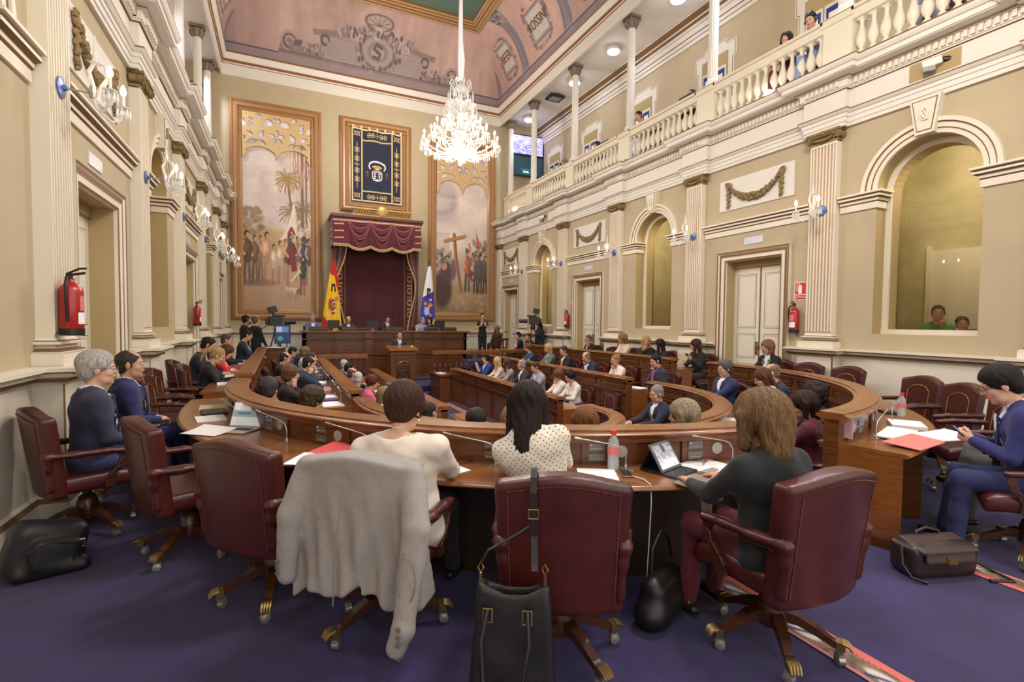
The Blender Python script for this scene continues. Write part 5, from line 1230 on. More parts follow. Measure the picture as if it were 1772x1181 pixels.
# --- inner row right (ring 3)
RS_=[('dark-haired man in bright blue suit holding a white sheet, farthest inner right seat',13.5,1.39,dict(c=(38,50,120),tie=(60,90,210),hair=('short',(34,28,30)),arms=('desk','chin'),held=('sheet',))),
('woman with long pale blonde hair and beige jacket, inner right row',12.68,1.34,dict(fem=True,cl='blazer',c=(222,196,172),hair=('long',(222,190,132)))),
('woman with long brown hair and grey shawl, inner right row',12.01,1.36,dict(fem=True,cl='sweater',c=(150,140,130),hair=('long',(92,58,40)))),
('bald man with grey fringe and dark suit, inner right row',11.10,1.39,dict(c=(46,44,54),hair=('bald',(170,166,162)))),
('young man in light grey suit and blue tie looking down, inner right row',10.29,1.41,dict(c=(152,152,160),tie=(60,64,120),hair=('short',(78,58,46)),hp=22)),
('woman with short reddish hair and cream jacket, hand at her mouth, inner right row',9.32,1.30,dict(fem=True,cl='blazer',c=(224,214,198),hair=('pixie',(124,82,50)),arms=('chin','desk'))),
('woman with short black hair and cream jacket, last in the inner right row',8.80,1.33,dict(fem=True,cl='blazer',c=(226,218,204),hair=('pixie',(36,26,34)),hp=14,lean=14))]
for l,y,t,k in RS_: sit(l,5.46,y,F3,t,lod=2,look=None if 'hp' in k else 'pod',**{'hp':4,**k})
chair(5.62,7.95,F3,-84,'empty burgundy leather chair beyond the woman with black hair, inner right row')
# --- middle row right (ring 2)
G_=[('woman with short brown hair and teal dress, farthest in the middle right row',13.41,1.36,dict(fem=True,cl='tee',c=(30,78,110),hair=('pixie',(120,88,60)))),
('woman with straight blonde hair and grey-green jacket, middle right row',12.16,1.40,dict(fem=True,cl='blazer',c=(92,110,104),hair=('bob',(214,180,124)))),
('dark-haired man in black suit with orange tie, middle right row',11.28,1.39,dict(c=BKC,tie=(232,120,50),hair=('short',(66,60,60)),hp=14)),
('bald man in navy suit leaning on his hand, middle right row',10.23,1.30,dict(c=(34,40,72),hair=('bald',(150,130,116)),arms=('desk','chin'),lean=20,hp=16)),
('blonde woman in white jacket resting her chin on her hand, middle right row',9.07,1.29,dict(fem=True,cl='blazer',c=(232,224,208),hair=('bun',(178,138,84)),arms=('desk','chin'),lean=12,hp=10)),
('man in dark suit with pink-red tie, hand over mouth, middle right row end',7.71,1.39,dict(c=(44,46,56),tie=(222,70,84),sh=(90,92,190),hair=('short',(34,28,28)),arms=('lap','chin'),hp=16,head=-78,lean=8))]
for l,y,t,k in G_: sit(l,6.81,y,F2,t,lod=2 if y>8 else 1,look=None if 'hp' in k else 'pod',**{'hp':4,**k})
chair(6.95,8.35,F2,-88,'empty burgundy leather chair behind the man with the pink-red tie')
# --- outer row right (ring 1)
H_=[('grey-haired man with glasses in black suit, outer right row by the fire extinguisher door',12.32,1.34,dict(c=BKC,hair=('short',(112,108,106)),glasses=(30,30,32),hp=10,arms=('chin','desk'))),
('woman with straight fair hair and beige jacket, outer right row',10.70,1.43,dict(fem=True,cl='blazer',c=(216,200,178),hair=('bob',(158,118,76)))),
('blonde woman in black with hand on chin, facing the camera, outer right row',9.78,1.37,dict(fem=True,cl='blouse',c=BKC,hair=('long',(208,166,112)),arms=('desk','chin'),head=-120,hy=-25)),
('woman with long black hair and black top turned away, outer right row',9.28,1.31,dict(fem=True,cl='blouse',c=(30,26,30),hair=('long',(32,24,26)),hy=60)),
('woman in black top holding up a phone, at the end of the outer right row',8.13,1.35,dict(fem=True,cl='blouse',c=(28,24,30),hair=('long',(70,48,40)),arms=('phone','phonelow'),held=('phone',0),leg=(52,54,60)))]
for l,y,t,k in H_: sit(l,8.27,y,0,t,lod=2,look=None if ('hp' in k or 'hy' in k) else 'pod',**{'hp':4,**k})
for y,l in ((11.5,'left of the woman in the beige jacket'),(10.2,'between beige jacket and blonde woman in black')): chair(8.3,y,0,-90,'empty burgundy chair, outer right row, '+l)
chair(8.34,8.8,0,-90,'burgundy leather chair covered with a beige coat, outer right row')
# --- right quadrant, ring 1 and 2
sit('woman with fair bobbed hair, black velvet jacket and green lanyard, before the white door',8.27,6.35,0,1.39,fem=True,cl='blazer',c=(20,18,24),hair=('bob',(150,112,78)),glasses=(120,110,100),lod=1,hy=10,hp=6,lanyard=(110,200,50))
for x,y,l in ((8.22,5.74,'empty burgundy chair with gold tooling, next to the woman with the green lanyard'),(8.08,5.0,'small-looking empty burgundy chair below the white pilaster, far right row'),(7.5,3.75,'left one of the two empty burgundy chairs behind the red-capped bottle'),(7.05,3.15,'right one of the two empty burgundy chairs behind the red-capped bottle'),(6.3,2.5,'empty burgundy chair behind the knee of the seated man on the right')): chair(x,y,0,hd2c(x,y)+(0 if x>7.6 else -6),l)
sit('grey-haired man with glasses in navy suit, hand to face, right middle ring',6.72,5.95,F2,1.39,c=(34,42,84),hair=('fluffy',(104,100,98)),glasses=(50,50,54),arms=('desk','lap'),lean=-2,lod=1,hp=4,wide=1.1)
sit('woman with long brown hair and white jacket holding a phone, right middle ring',6.15,4.75,F2,1.40,fem=True,cl='blazer',c=(236,228,216),hair=('long',(104,66,42)),arms=('phonelow','phonelow'),held=('phone',1),lean=14,lod=0,hp=22,skin=0)
sit('bald man in navy suit seen from behind, beyond the woman in white',6.62,4.98,F2,1.42,c=(34,42,74),hair=('bald',(150,122,104)),lod=1,look=None,hy=20,hp=10,chl='burgundy chair of the bald man beyond the woman in the white jacket')
sit('woman with very curly black hair, right middle ring',5.62,3.72,F2,1.33,fem=True,cl='blouse',c=(40,30,36),hair=('longcurl',(44,34,34)),lod=1,hy=-15,chl='burgundy leather chair behind the woman with curly black hair')
sit('woman with dark brown hair and maroon blouse with white dots, right middle ring',4.72,3.2,F2,1.33,fem=True,cl='blouse',c=(92,30,44),hair=('bob',(54,34,32)),lod=0,hy=-25,hp=12,head=-22,chl='burgundy leather chair in front of the open end of the right desk')
I2=sit('dark-haired man with glasses and bright blue suit using a phone, far right',4.86,1.74,0,1.40,head=-28,c=(40,44,104),leg=(44,50,96),hair=('fluffy',(38,30,28)),glasses=(40,24,20),arms=('phonelow','phonelow'),held=('phone',0),lean=16,hp=20,lod=0,full=True,skin=0,wide=1.08,hy=-6,chl='burgundy leather chair of the man in the bright blue suit')
# --- presiding bench
for x,z,l,k in ((.98,1.90,'grey-haired man in grey-blue suit at the left end of the raised bench',dict(c=(88,98,140),hair=('short',(170,166,160)),hp=20,hy=15)),
 (2.15,1.86,'balding man in dark suit looking down at the raised bench',dict(c=(52,48,54),hair=('bald',(110,80,64)),hp=26)),
 (3.52,1.91,'dark-haired man in dark suit in the central seat of the raised bench',dict(c=(30,34,52),hair=('short',(52,44,44)),hp=20,tie=(30,30,50))),
 (4.80,1.86,'grey-haired man in light grey suit talking to his neighbour, raised bench',dict(c=(150,146,150),sh=(120,150,220),hair=('thin',(140,126,116)),hy=-50)),
 (5.12,1.86,'dark-haired woman beside the blue and yellow flag at the raised bench',dict(fem=True,cl='blouse',c=(60,40,44),hair=('long',(50,36,34)),hy=40))):
    sit(l,x,18.35,.52,z-.52,head=180,lod=3,lean=6,chl='burgundy chair behind the raised bench, at x place'.replace('at x place',{.98:'leftmost',2.15:'second from the left',3.52:'in the middle',4.80:'second from the right',5.12:'rightmost'}[x]),**k)
person('speaker in dark suit and violet tie standing at the podium',3.40,15.85,F1-.36,180,sit=False,top=1.74,c=(38,34,44),tie=(96,60,150),hair=('short',(84,68,60)),arms=('lectern','lectern'),lean=6,lod=2,skin=1)
person('woman interpreter in black standing with raised hands, far right of the bench',6.96,17.6,.30,192,sit=False,top=1.72,fem=True,cl='tee',c=(24,24,28),leg=(24,24,28),hair=('bun',(34,26,26)),arms=('sign','sign'),lean=0,lod=2,skin=1)
person('camera operator with headset in dark clothes, beside the left television camera',-.97,15.9,.02,70,sit=False,top=1.80,cl='sweater',c=(26,24,26),hair=('short',(30,26,26)),arms=('cam','cam'),lean=3,lod=2,beard=(60,40,34),headset=True)
person('bald man in black suit standing behind the left television camera',-.66,15.6,.02,60,sit=False,top=1.79,c=(22,22,26),hair=('bald',(120,96,84)),arms=('down','lap'),lean=0,lod=2,tie=(24,24,30))
person('woman with headset and long dark hair in black, standing at the right television camera',8.55,15.9,.02,-100,sit=False,top=1.76,fem=True,cl='sweater',c=(22,22,24),leg=(22,22,24),hair=('long',(28,22,24)),arms=('down','down'),lean=0,lod=2,hp=12,headset=True)
person('seated man in black t-shirt with hand on chin, far right by the door',8.05,16.4,.02,-80,top=1.32,cl='tee',c=(26,26,28),leg=(22,22,24),hair=('short',(30,26,26)),arms=('chin','lap'),lean=12,lod=2)
person('seated person in black t-shirt beside the right camera tripod',8.3,16.0,.02,-84,top=1.28,cl='tee',c=(28,28,30),leg=(22,22,24),hair=('short',(70,52,42)),arms=('lap','lap'),lean=14,lod=2)
# --- gallery and booth
for x,y,z,l,k in ((9.45,11.3,7.92,'young man in white shirt leaning over the gallery rail',dict(cl='blouse',c=(226,226,230),hair=('short',(34,28,26)),lean=24,hp=14)),
 (9.55,13.75,7.68,'dark-haired woman seated behind the gallery rail',dict(fem=True,cl='blouse',c=(90,84,110),hair=('long',(60,40,40)))),
 (9.7,16.3,7.62,'dark-haired person behind the far gallery rail',dict(cl='sweater',c=(40,38,44),hair=('short',(30,26,28)))),
 (9.6,15.9,7.8,'grey-haired person behind the far gallery rail',dict(cl='sweater',c=(70,62,80),hair=('bob',(140,132,130)))),
 (9.75,9.75,7.60,'person half hidden behind a dark board at the gallery rail',dict(cl='blazer',c=(120,40,44),hair=('short',(70,50,44)),lean=14)),
 (9.5,7.0,7.64,'woman with big headphones at the gallery rail',dict(fem=True,cl='sweater',c=(110,30,36),hair=('bob',(50,36,34)),lean=10,headset=True)),
 (9.5,6.4,7.66,'dark-haired man with headphones leaning on the gallery rail',dict(cl='blouse',c=(150,170,220),hair=('short',(36,28,28)),lean=22,hp=22,headset=True)),
 (9.8,4.6,7.5,'person in pale blue shirt seated behind the nearest balusters',dict(cl='blouse',c=(170,180,206),hair=('short',(60,44,40)),arms=('lap','lap')))):
    person(l,x,y,6.24,-95 if y>8 else -100,top=z-6.24+.1,lod=3,arms=k.pop('arms',('rail','rail')),**k); lite_chair(x,y,6.24,-97,'burgundy gallery chair of the '+' '.join(short(l).split()[:9]),None)
person('man in green shirt smiling with hand at mouth behind the arched window',9.98,4.5,.62,-118,top=1.42,cl='blouse',c=(86,168,62),hair=('short',(44,36,32)),arms=('chin','desk'),lod=1,lean=8,skin=1)
person('woman with tied dark hair resting low beside the man in green behind the window',9.95,4.14,.62,-118,top=1.23,fem=True,cl='blouse',c=(40,40,50),hair=('bun',(56,40,34)),arms=('desk','desk'),lod=1,lean=8,hr=8)

b=MB(); b.obox((9.35,9.72,7.34),(.02,.0,0),(0,.28,.0),(0.05,0,.19)); tag(b.build('display_board',[M_black],bevel=.01),'dark board standing on the gallery rail before a half hidden person','board')
b=MB(); b.obox((9.3,13.2,7.34),(.02,.0,0),(0,.2,.0),(0.05,0,.15)); tag(b.build('monitor',[M_black],bevel=.01),'small black monitor on the gallery rail between two far columns','monitor')

for x,y,z,h,l in ((9.98,4.5,.62,-118,'chair of the man in green behind the arched window'),(9.95,3.95,.62,-118,'chair of the woman behind the arched window'),(8.05,16.4,.02,-80,'chair of the man in black t-shirt by the far door'),(8.3,16.0,.02,-84,'chair of the person in black t-shirt by the camera tripod'),(5.62,1.78,0,-32,'chair of the person in grey trousers at far right')): lite_chair(x,y,z,h,l,None)

person('person with long light-brown hair seated with back to the camera below the interpreter',7.32,16.95,.30,-10,top=1.24,fem=True,cl='sweater',c=(40,36,36),hair=('long',(128,104,74)),arms=('lap','lap'),lod=3,lean=4)
r=empty('wooden_chair',(7.32,16.95,.30),.17,label='dark red-brown wooden chair of the person seated below the interpreter',cat='chair')
wc=mat('red_brown_wood',(96,36,32),.35)
b=MB(); b.box(-.26,.26,-.24,.24,.42,.46); b.build('seat',[wc],r)
b=MB(); b.box(-.30,.30,-.29,-.25,.72,.80); [b.box(x-.02,x+.02,-.28,-.25,.46,.74) for x in (-.24,-.08,.08,.24)]; b.build('backrest',[wc],r)
for x in (-.23,.23):
    for y in (-.22,.22): b=MB(); b.tube([(x,y,0),(x,y,.42)],[.018,.024],8); b.build('leg',[wc],r)
# ================================================================= FAR WALL: pictures, tapestry, canopy, flags
def BW(x,o,z): return (x,YB-o,z)
def frame(b,x0,x1,z0,z1,w,d=.12,m=0):
    """stepped picture frame: outer rectangle x0..x1,z0..z1, width w"""
    st=[(0,.03),(.02,.06),(.22,.10),(.3,.075),(.34,.085),(.55,.075),(.62,.095),(.72,.05),(.8,.055),(1,.02),(1,0)]
    V=[];F=[];k=len(st)
    for cx_,cz_,dx,dz in((x0,z0,1,1),(x1,z0,-1,1),(x1,z1,-1,-1),(x0,z1,1,-1)):
        for t,o in st: V.append(BW(cx_+dx*w*t,o*d/.1,cz_+dz*w*t))
    for i in range(4):
        for j in range(k-1): a=i*k+j;b2=((i+1)%4)*k+j; F.append((a,a+1,b2+1,b2))
    for i in range(4): F.append((i*k,((i+1)%4)*k,((i+1)%4)*k,i*k)) if 0 else None
    b.add(V,F,m)
    for q in ((x0,x0+.02,z0,z1),(x1-.02,x1,z0,z1),(x0,x1,z0,z0+.02),(x0,x1,z1-.02,z1)): b.add([BW(q[0],0,q[2]),BW(q[1],0,q[2]),BW(q[1],0,q[3]),BW(q[0],0,q[3]),BW(q[0],.036,q[2]),BW(q[1],.036,q[2]),BW(q[1],.036,q[3]),BW(q[0],.036,q[3])],[(0,1,5,4),(1,2,6,5),(2,3,7,6),(3,0,4,7)],m)
r_=random.Random(5)
def figure(im,x,y,h,body,skin=(206,160,130),hair=(60,40,30),leg=None,w=1.):
    """y: the feet; h: height, both as a share of the canvas"""
    h*=1.0; w*=h/.17; lg=leg or tuple(int(c*.8+30) for c in skin)
    for s in (-1,1): im.line([(x+s*.012*w,y-h*.5),(x+s*.018*w,y-h*.25),(x+s*.022*w,y)],.012*w,lg if s>0 else tuple(int(c*.85) for c in lg))
    im.ell(x,y-h*.66,.036*w,h*.2,tuple(int(c*.7) for c in body),soft=.3); im.ell(x-.004*w,y-h*.665,.030*w,h*.185,body,soft=.45); im.ell(x-.012*w,y-h*.70,.014*w,h*.10,tuple(min(255,int(c*1.25)) for c in body),soft=.9,al=.7)
    im.ell(x,y-h*.5,.034*w,h*.10,tuple(int(c*.85) for c in body),soft=.4)
    for s in (-1,1): im.line([(x+s*.026*w,y-h*.80),(x+s*.044*w,y-h*.66),(x+s*.018*w,y-h*.56)],.009*w,tuple(int(c*(.9 if s>0 else 1.1)) if c*1.1<255 else 255 for c in (body if s>0 else skin)))
    im.ell(x,y-h*.945,.020*w,h*.068,hair,soft=.3); im.ell(x+.006*w,y-h*.925,.013*w,h*.048,skin,soft=.4)
def paint_left():
    im=Img(150,460,(214,206,204)); im.noise(.12,3,1)
    im.blend(np.clip((.30-im.y)/.1,0,1)*np.clip((.45-im.x)/.2,0,1),(186,200,176),.8)
    for k in range(26): im.ell(r_.uniform(.05,.95),r_.uniform(.1,.5),r_.uniform(.08,.2),r_.uniform(.02,.05),r_.choice([(226,218,216),(198,186,190),(234,228,224)]),soft=.9,al=.55)
    im.blend((im.y-.575)/.02,(206,180,132),.9); im.blend((im.y-.53)/.05*np.clip((.6-im.x)/.3,0,1),(176,150,112),.6)
    im.blend((im.y-.80)/.06,(188,160,132)); im.blend((im.y-.9)/.08,(176,150,122),.6)
    for tx,w in ((.87,.022),(.93,.012)):
        im.line([(tx,.06),(tx-.01,.3),(tx,.56)],w,(142,112,98)); im.line([(tx+.008,.06),(tx,.5)],w*.35,(116,88,78))
    for k in range(16): x=r_.uniform(.66,.99); im.line([(x,.1),(x+r_.uniform(-.06,.04),.24),(x+r_.uniform(-.08,.05),.36)],.008,r_.choice([(170,138,118),(150,116,98),(190,160,140)]),al=.7)
    def palm(cx,cy,R,n,c0,c1,trunk=None):
        if trunk: im.line([(cx,cy),(cx+.05,cy+.12),(cx+.08,trunk)],.014,(128,98,74))
        for k in range(n):
            a=2*PI*k/n+r_.uniform(-.1,.1); L=R*r_.uniform(.75,1.1); im.line([(cx,cy),(cx+L*.6*math.cos(a),cy+L*.6*math.sin(a)*.32-.004),(cx+L*math.cos(a),cy+L*math.sin(a)*.32+.012)],.007,c0 if k%2 else c1)
    palm(.64,.32,.21,30,(176,152,92),(142,118,70),.62); palm(.70,.49,.2,26,(156,146,110),(128,122,90)); palm(.9,.47,.2,24,(120,112,80),(150,138,100))
    for k in range(60): im.ell(r_.uniform(0,.3),r_.uniform(.48,.62),.04,.012,r_.choice([(150,134,108),(168,152,124),(128,116,96)]),soft=.7,al=.7)
    im.poly([(.74,.44),(.80,.60),(.52,.64),(.62,.585)],(232,224,210)); im.poly([(.74,.44),(.86,.60),(.78,.62)],(216,204,186))
    for k in range(9): im.line([(.78+.012*k,.46),(.80+.018*k,.72)],.0025,(110,96,84))
    G=[(.06,.87,.27,(104,80,62),1.6),(.17,.86,.24,(122,96,78),1.4),(.25,.84,.22,(176,130,104),1.1),(.34,.86,.26,(206,168,140),1.5),(.44,.87,.21,(226,208,184),1.2),(.53,.86,.22,(222,204,182),1.2),(.68,.87,.27,(96,62,60),1.7),(.79,.84,.23,(150,120,112),1.2),(.88,.86,.25,(66,70,98),1.6),(.96,.86,.24,(110,90,80),1.2),(.61,.84,.21,(140,110,96),1.0)]
    for x,y,h,c,w in sorted(G,key=lambda q:q[1]): figure(im,x,y,h,c,hair=r_.choice([(50,36,30),(70,50,40),(40,32,34)]),w=w*.72,leg=r_.choice([None,(190,170,150),(120,100,90)]))
    im.poly([(.66,.69),(.74,.66),(.78,.79),(.70,.80)],(132,48,48)); im.line([(.66,.60),(.70,.57),(.74,.60)],.02,(150,52,52)); im.ell(.67,.63,.035,.014,(92,88,92)); im.ell(.9,.63,.04,.015,(70,76,100)); im.ell(.83,.60,.05,.018,(214,206,196))
    figure(im,.86,.915,.20,(66,70,54),w=1.1,leg=(168,92,80)); im.line([(.70,.845),(.82,.79)],.016,(226,218,204))
    im.ell(.72,.895,.085,.016,(214,196,172)); im.ell(.62,.885,.03,.012,(206,188,164)); im.ell(.80,.90,.03,.014,(120,96,80))
    for q in (.66,.70,.77,.81): im.line([(q,.90),(q-.02,.945)],.007,(150,124,104))
    im.ell(.2,.86,.28,.018,(128,104,84),soft=.7,al=.7); im.noise(.07,60,8,oct_=2,asp=3); im.a*=np.array([.97,.93,.90]); im.blend((.145-im.y)/.03,(222,216,228)); return im.a
def paint_right():
    im=Img(150,440,(222,214,208)); im.noise(.1,3,4)
    im.blend(np.clip((.3-np.hypot((im.x-.15)*1.0,(im.y-.33)*2.2))/.1,0,1),(158,152,160),.8); im.blend(np.clip((.16-np.hypot((im.x-.35)*.7,(im.y-.17)*2.5))/.08,0,1),(172,164,168),.7)
    for k in range(30): im.ell(r_.uniform(0,1),r_.uniform(.05,.45),r_.uniform(.08,.25),r_.uniform(.015,.04),r_.choice([(232,226,218),(202,194,190),(180,172,176)]),soft=.9,al=.45)
    im.blend((im.y-.60)/.1,(176,160,150),.7); im.blend((im.y-.80)/.05,(168,144,108),.9); im.blend((im.y-.93)/.05,(140,116,90),.8)
    for k in range(7): im.line([(.02+.035*k,.52),(.05+.03*k,.72)],.003,(110,98,98))
    for k in range(34): x=r_.uniform(0,.35);y=r_.uniform(.62,.72); im.ell(x,y,.03,.014,r_.choice([(132,122,124),(168,150,140),(104,94,96)]),soft=.5)
    for k in range(46): x=r_.uniform(.68,1);y=r_.uniform(.56,.80); im.ell(x,y,.032,.017,r_.choice([(120,108,100),(156,136,118),(92,84,84),(176,150,128)]),soft=.5)
    im.ell(.12,.86,.18,.11,(78,58,54),soft=.4); im.ell(.2,.76,.12,.06,(92,70,64),soft=.5); im.ell(.16,.72,.05,.022,(196,154,126)); im.ell(.33,.74,.05,.06,(110,100,120),soft=.5)
    for x in (.95,.76,.85): figure(im,x,.87,.23,(112,106,108),w=1.0,leg=(80,72,70))
    im.ell(.85,.74,.12,.07,(90,86,90),soft=.5,al=.8)
    im.line([(.345,.525),(.38,.66),(.48,.865)],.030,(168,116,70)); im.line([(.355,.525),(.40,.68),(.495,.86)],.010,(128,84,48)); im.line([(.17,.567),(.55,.53)],.028,(184,130,82)); im.line([(.17,.578),(.55,.542)],.007,(140,94,56))
    figure(im,.60,.86,.25,(164,110,100),w=1.15,leg=(96,88,90)); im.ell(.60,.735,.055,.02,(204,104,72)); im.poly([(.64,.70),(.72,.80),(.68,.81),(.62,.74)],(138,54,52)); im.ell(.59,.615,.03,.016,(96,92,98)); im.line([(.63,.575),(.655,.60),(.64,.63)],.014,(214,96,56))
    im.poly([(.77,.505),(.86,.575),(.79,.585)],(206,104,86)); im.line([(.765,.48),(.80,.62)],.004,(100,80,70))
    for k in range(14): im.ell(r_.uniform(.4,.9),r_.uniform(.88,.98),.05,.01,(186,166,138),soft=.6,al=.6)
    im.noise(.07,60,9,oct_=2,asp=3); im.a*=np.array([.97,.93,.91]); im.blend((.15-im.y)/.03,(214,208,222)); return im.a
def cutboard(name,mask,x0,x1,z0,z1,o,th,m):
    """a board sawn to the outline of a mask (row 0 = top)"""
    h,w=mask.shape; mk_=np.zeros((h+2,w+2),bool); mk_[1:-1,1:-1]=mask
    ii,jj=np.nonzero(mask); dx=(x1-x0)/w; dz=(z1-z0)/h; V={};VL=[];F=[]
    def vid(i,j,f):
        k=(i,j,f)
        if k not in V: V[k]=len(VL); VL.append(BW(x0+j*dx,o+(th if f else 0),z1-i*dz))
        return V[k]
    for i,j in zip(ii.tolist(),jj.tolist()):
        F.append((vid(i,j,1),vid(i+1,j,1),vid(i+1,j+1,1),vid(i,j+1,1)))
        for di,dj,a,b in((-1,0,(i,j),(i,j+1)),(1,0,(i+1,j+1),(i+1,j)),(0,-1,(i+1,j),(i,j)),(0,1,(i,j+1),(i+1,j+1))):
            if not mk_[i+1+di,j+1+dj]: F.append((vid(*a,1),vid(*b,1),vid(*b,0),vid(*a,0)))
    return mesh(name,VL,F,[m])
def tracery(r,x0,x1,zt,zb):
    W_=x1-x0;H_=zt-zb; nw=150; im=Img(nw,int(nw*H_/W_),(0,0,0)); A=H_/W_
    ON=(255,)*3;OFF=(0,)*3
    def X(v): return v
    def circ_(cx,cy,r_,c,w=None):
        if w: im.line([(cx+r_*math.cos(t),cy+r_/A*math.sin(t)) for t in [k*2*PI/28 for k in range(29)]],w,c,soft=.2)
        else: im.ell(cx,cy,r_,r_/A,c,soft=.06)
    n=60
    def low(u): v=1-abs(2*abs(2*u-1)-1)**2.3; return .88-.16*v-.10*abs(2*u-1)**3*0
    im.poly([(0,0),(1,0)]+[(1-i/n,low(1-i/n)) for i in range(n+1)],ON)
    im.poly([(.46,.8),(.54,.8),(.5,.99)],ON); im.poly([(0,.8),(.06,.86),(.02,1),(0,1)],ON); im.poly([(1,.8),(.94,.86),(.98,1),(1,1)],ON)
    # openings
    for k in range(5):
        a_=-PI/2+2*PI*k/5; im.ell(.5+.072*math.cos(a_),.48+.072/A*math.sin(a_),.048,.030/A,OFF,soft=.06,rot=a_)
    circ_(.5,.48,.016,ON)
    def lens(x0_,y0_,x1_,y1_,w): 
        P=[];mx_,my_=(x0_+x1_)/2,(y0_+y1_)/2; dx_,dy_=x1_-x0_,(y1_-y0_)*A; L=math.hypot(dx_,dy_); nx_,ny_=-dy_/L,dx_/L
        for t in range(9): u=t/8; q=math.sin(PI*u)*w*1.75; P.append((x0_+dx_*u+nx_*q,y0_+(dy_*u+ny_*q)/A))
        for t in range(9): u=1-t/8; q=-math.sin(PI*u)*w*1.75; P.append((x0_+dx_*u+nx_*q,y0_+(dy_*u+ny_*q)/A))
        im.poly(P,OFF)
    for s in (-1,1):
        f=lambda x:.5+s*x
        lens(f(.28),.58,f(.15),.68,.022); lens(f(.28),.58,f(.44),.67,.024); lens(f(.28),.57,f(.19),.36,.024)
        lens(f(.34),.50,f(.45),.42,.02); lens(f(.05),.24,f(.16),.12,.03); lens(f(.20),.24,f(.10),.10,.022); lens(f(.22),.10,f(.30),.03,.02); lens(f(.46),.36,f(.49),.14,.016)
        circ_(f(.37),.20,.080,ON); 
        im.line([(f(.35),.30),(f(.40),.25),(f(.35),.2),(f(.39),.13)],.016,OFF,soft=.2); im.line([(f(.395),.31),(f(.345),.26),(f(.39),.2),(f(.345),.14)],.010,OFF,soft=.2)
        lens(f(.46),.52,f(.49),.60,.014); lens(f(.03),.18,f(.03),.05,.016)
    mask=im.a[...,0]>127
    return cutboard('gilt_tracery',mask,x0,x1,zb,zt,.05,.035,mat('gilt_tracery',(204,172,124),.45,var=.12,vscale=8))
def picture(label,x0,x1,z0,z1,w,art,zt,tr=True):
    r=empty('framed_painting',BW((x0+x1)/2,0,z0),label=label,cat='painting')
    def fin(o): o.parent=r; o.matrix_parent_inverse=Matrix.Translation(-r.location); return o
    b=MB(); frame(b,x0,x1,z0,z1,w,.16); fin(b.build('frame',[M_frame],smooth=30))
    X0,X1,Z0,Z1=x0+w,x1-w,z0+w,z1-w
    fin(painted('canvas',art,lambda u,v:(X0-.02+u*(X1-X0+.04),YB-.025+0*u,Z0-.02+v*(Z1-Z0+.04))))
    if tr:
        fin(tracery(r,X0,X1,Z1,zt-.12))
picture('tall painting of a landing party under palm trees with gilt tracery, left of the canopy',-1.62,1.42,1.7,9.52,.40,paint_left(),7.6)
picture('tall painting of soldiers raising a wooden cross with gilt tracery, right of the canopy',5.55,8.55,1.72,9.44,.36,paint_right(),7.2)
# ---- tapestry in a wooden frame
def paint_tap():
    N_=(34,40,62); G_=(206,178,122); im=Img(230,350,N_); im.noise(.12,30,2)
    for x in (.015,.985): im.rect(x-.012,0,x+.012,1,(226,208,168))
    for y in (.012,.988): im.rect(0,y-.009,1,y+.009,(226,208,168))
    for x in (.2,.8): im.rect(x-.012,0,x+.012,1,G_)
    for y in (.155,.855): im.rect(.2,y-.008,.8,y+.008,G_)
    def scroll(x,y,s,v=False):
        for dx in (-1,1):
            for dy in (-1,1):
                pts=[(x+dx*s*(.45+.3*math.cos(t)) if not v else x+dx*s*(.32+.25*math.cos(t))*.9, y+dy*s*(.28+.22*math.sin(t))*.65) for t in [k*.7 for k in range(8)]]
                im.line(pts,.006,G_)
    for y in (.30,.42,.58,.70): scroll(.105,y,.085,True); scroll(.895,y,.085,True)
    for x in (.105,.895):
        im.line([(x,.2),(x,.82)],.006,G_); im.line([(x-.05,.5),(x+.05,.5)],.007,G_)
        for y in (.08,.92): im.line([(x-.06,y-.03),(x+.06,y+.03)],.008,G_); im.line([(x-.06,y+.03),(x+.06,y-.03)],.008,G_); im.ell(x,y,.05,.03,N_,al=.4); im.line([(x-.05,y),(x,y-.03),(x+.05,y),(x,y+.03),(x-.05,y)],.006,G_)
    for y in (.08,.93):
        im.line([(.3,y),(.7,y)],.006,G_); im.line([(.5,y-.035),(.5,y+.035)],.006,G_); scroll(.38,y,.09); scroll(.62,y,.09)
    W_=(236,232,236)
    im.line([(.36,.46),(.42,.440),(.5,.434),(.58,.440),(.64,.46)],.017,W_); im.line([(.36,.46),(.335,.50),(.36,.54)],.011,W_); im.line([(.64,.46),(.665,.50),(.64,.54)],.011,W_); im.line([(.41,.446),(.59,.446)],.004,(150,150,170))
    for k in range(7): im.line([(.5,.55),(.415+.028*k,.505-.012*math.sin(k/6*PI))],.006,G_); im.ell(.415+.028*k,.505-.012*math.sin(k/6*PI),.012,.009,(226,196,128))
    im.rect(.43,.545,.57,.56,(196,150,80)); im.rect(.44,.552,.56,.556,(160,40,50))
    im.poly([(.40,.57),(.60,.57),(.60,.66),(.57,.69),(.5,.705),(.43,.69),(.40,.66)],W_); im.poly([(.415,.58),(.585,.58),(.585,.655),(.56,.68),(.5,.692),(.44,.68),(.415,.655)],N_)
    for x in (.455,.545):
        for y in (.60,.632,.662): im.poly([(x-.03,y+.008),(x,y-.014),(x+.03,y+.008)],W_)
    im.poly([(.475,.688),(.5,.668),(.525,.688)],W_)
    for s in (-1,1): im.ell(.5+s*.19,.62,.035,.045,(86,52,40),soft=.6); im.ell(.5+s*.195,.585,.02,.015,(140,90,60),soft=.6)
    im.line([(.24,.78),(.4,.835),(.6,.835),(.76,.78)],.002,(120,128,150),al=.5); return im.a
r=empty('tapestry',BW(3.45,0,6.3),label='navy heraldic tapestry with gold border and crowned shield, framed in wood above the canopy',cat='tapestry')
def finr(o): o.parent=r; o.matrix_parent_inverse=Matrix.Translation(-r.location); return o
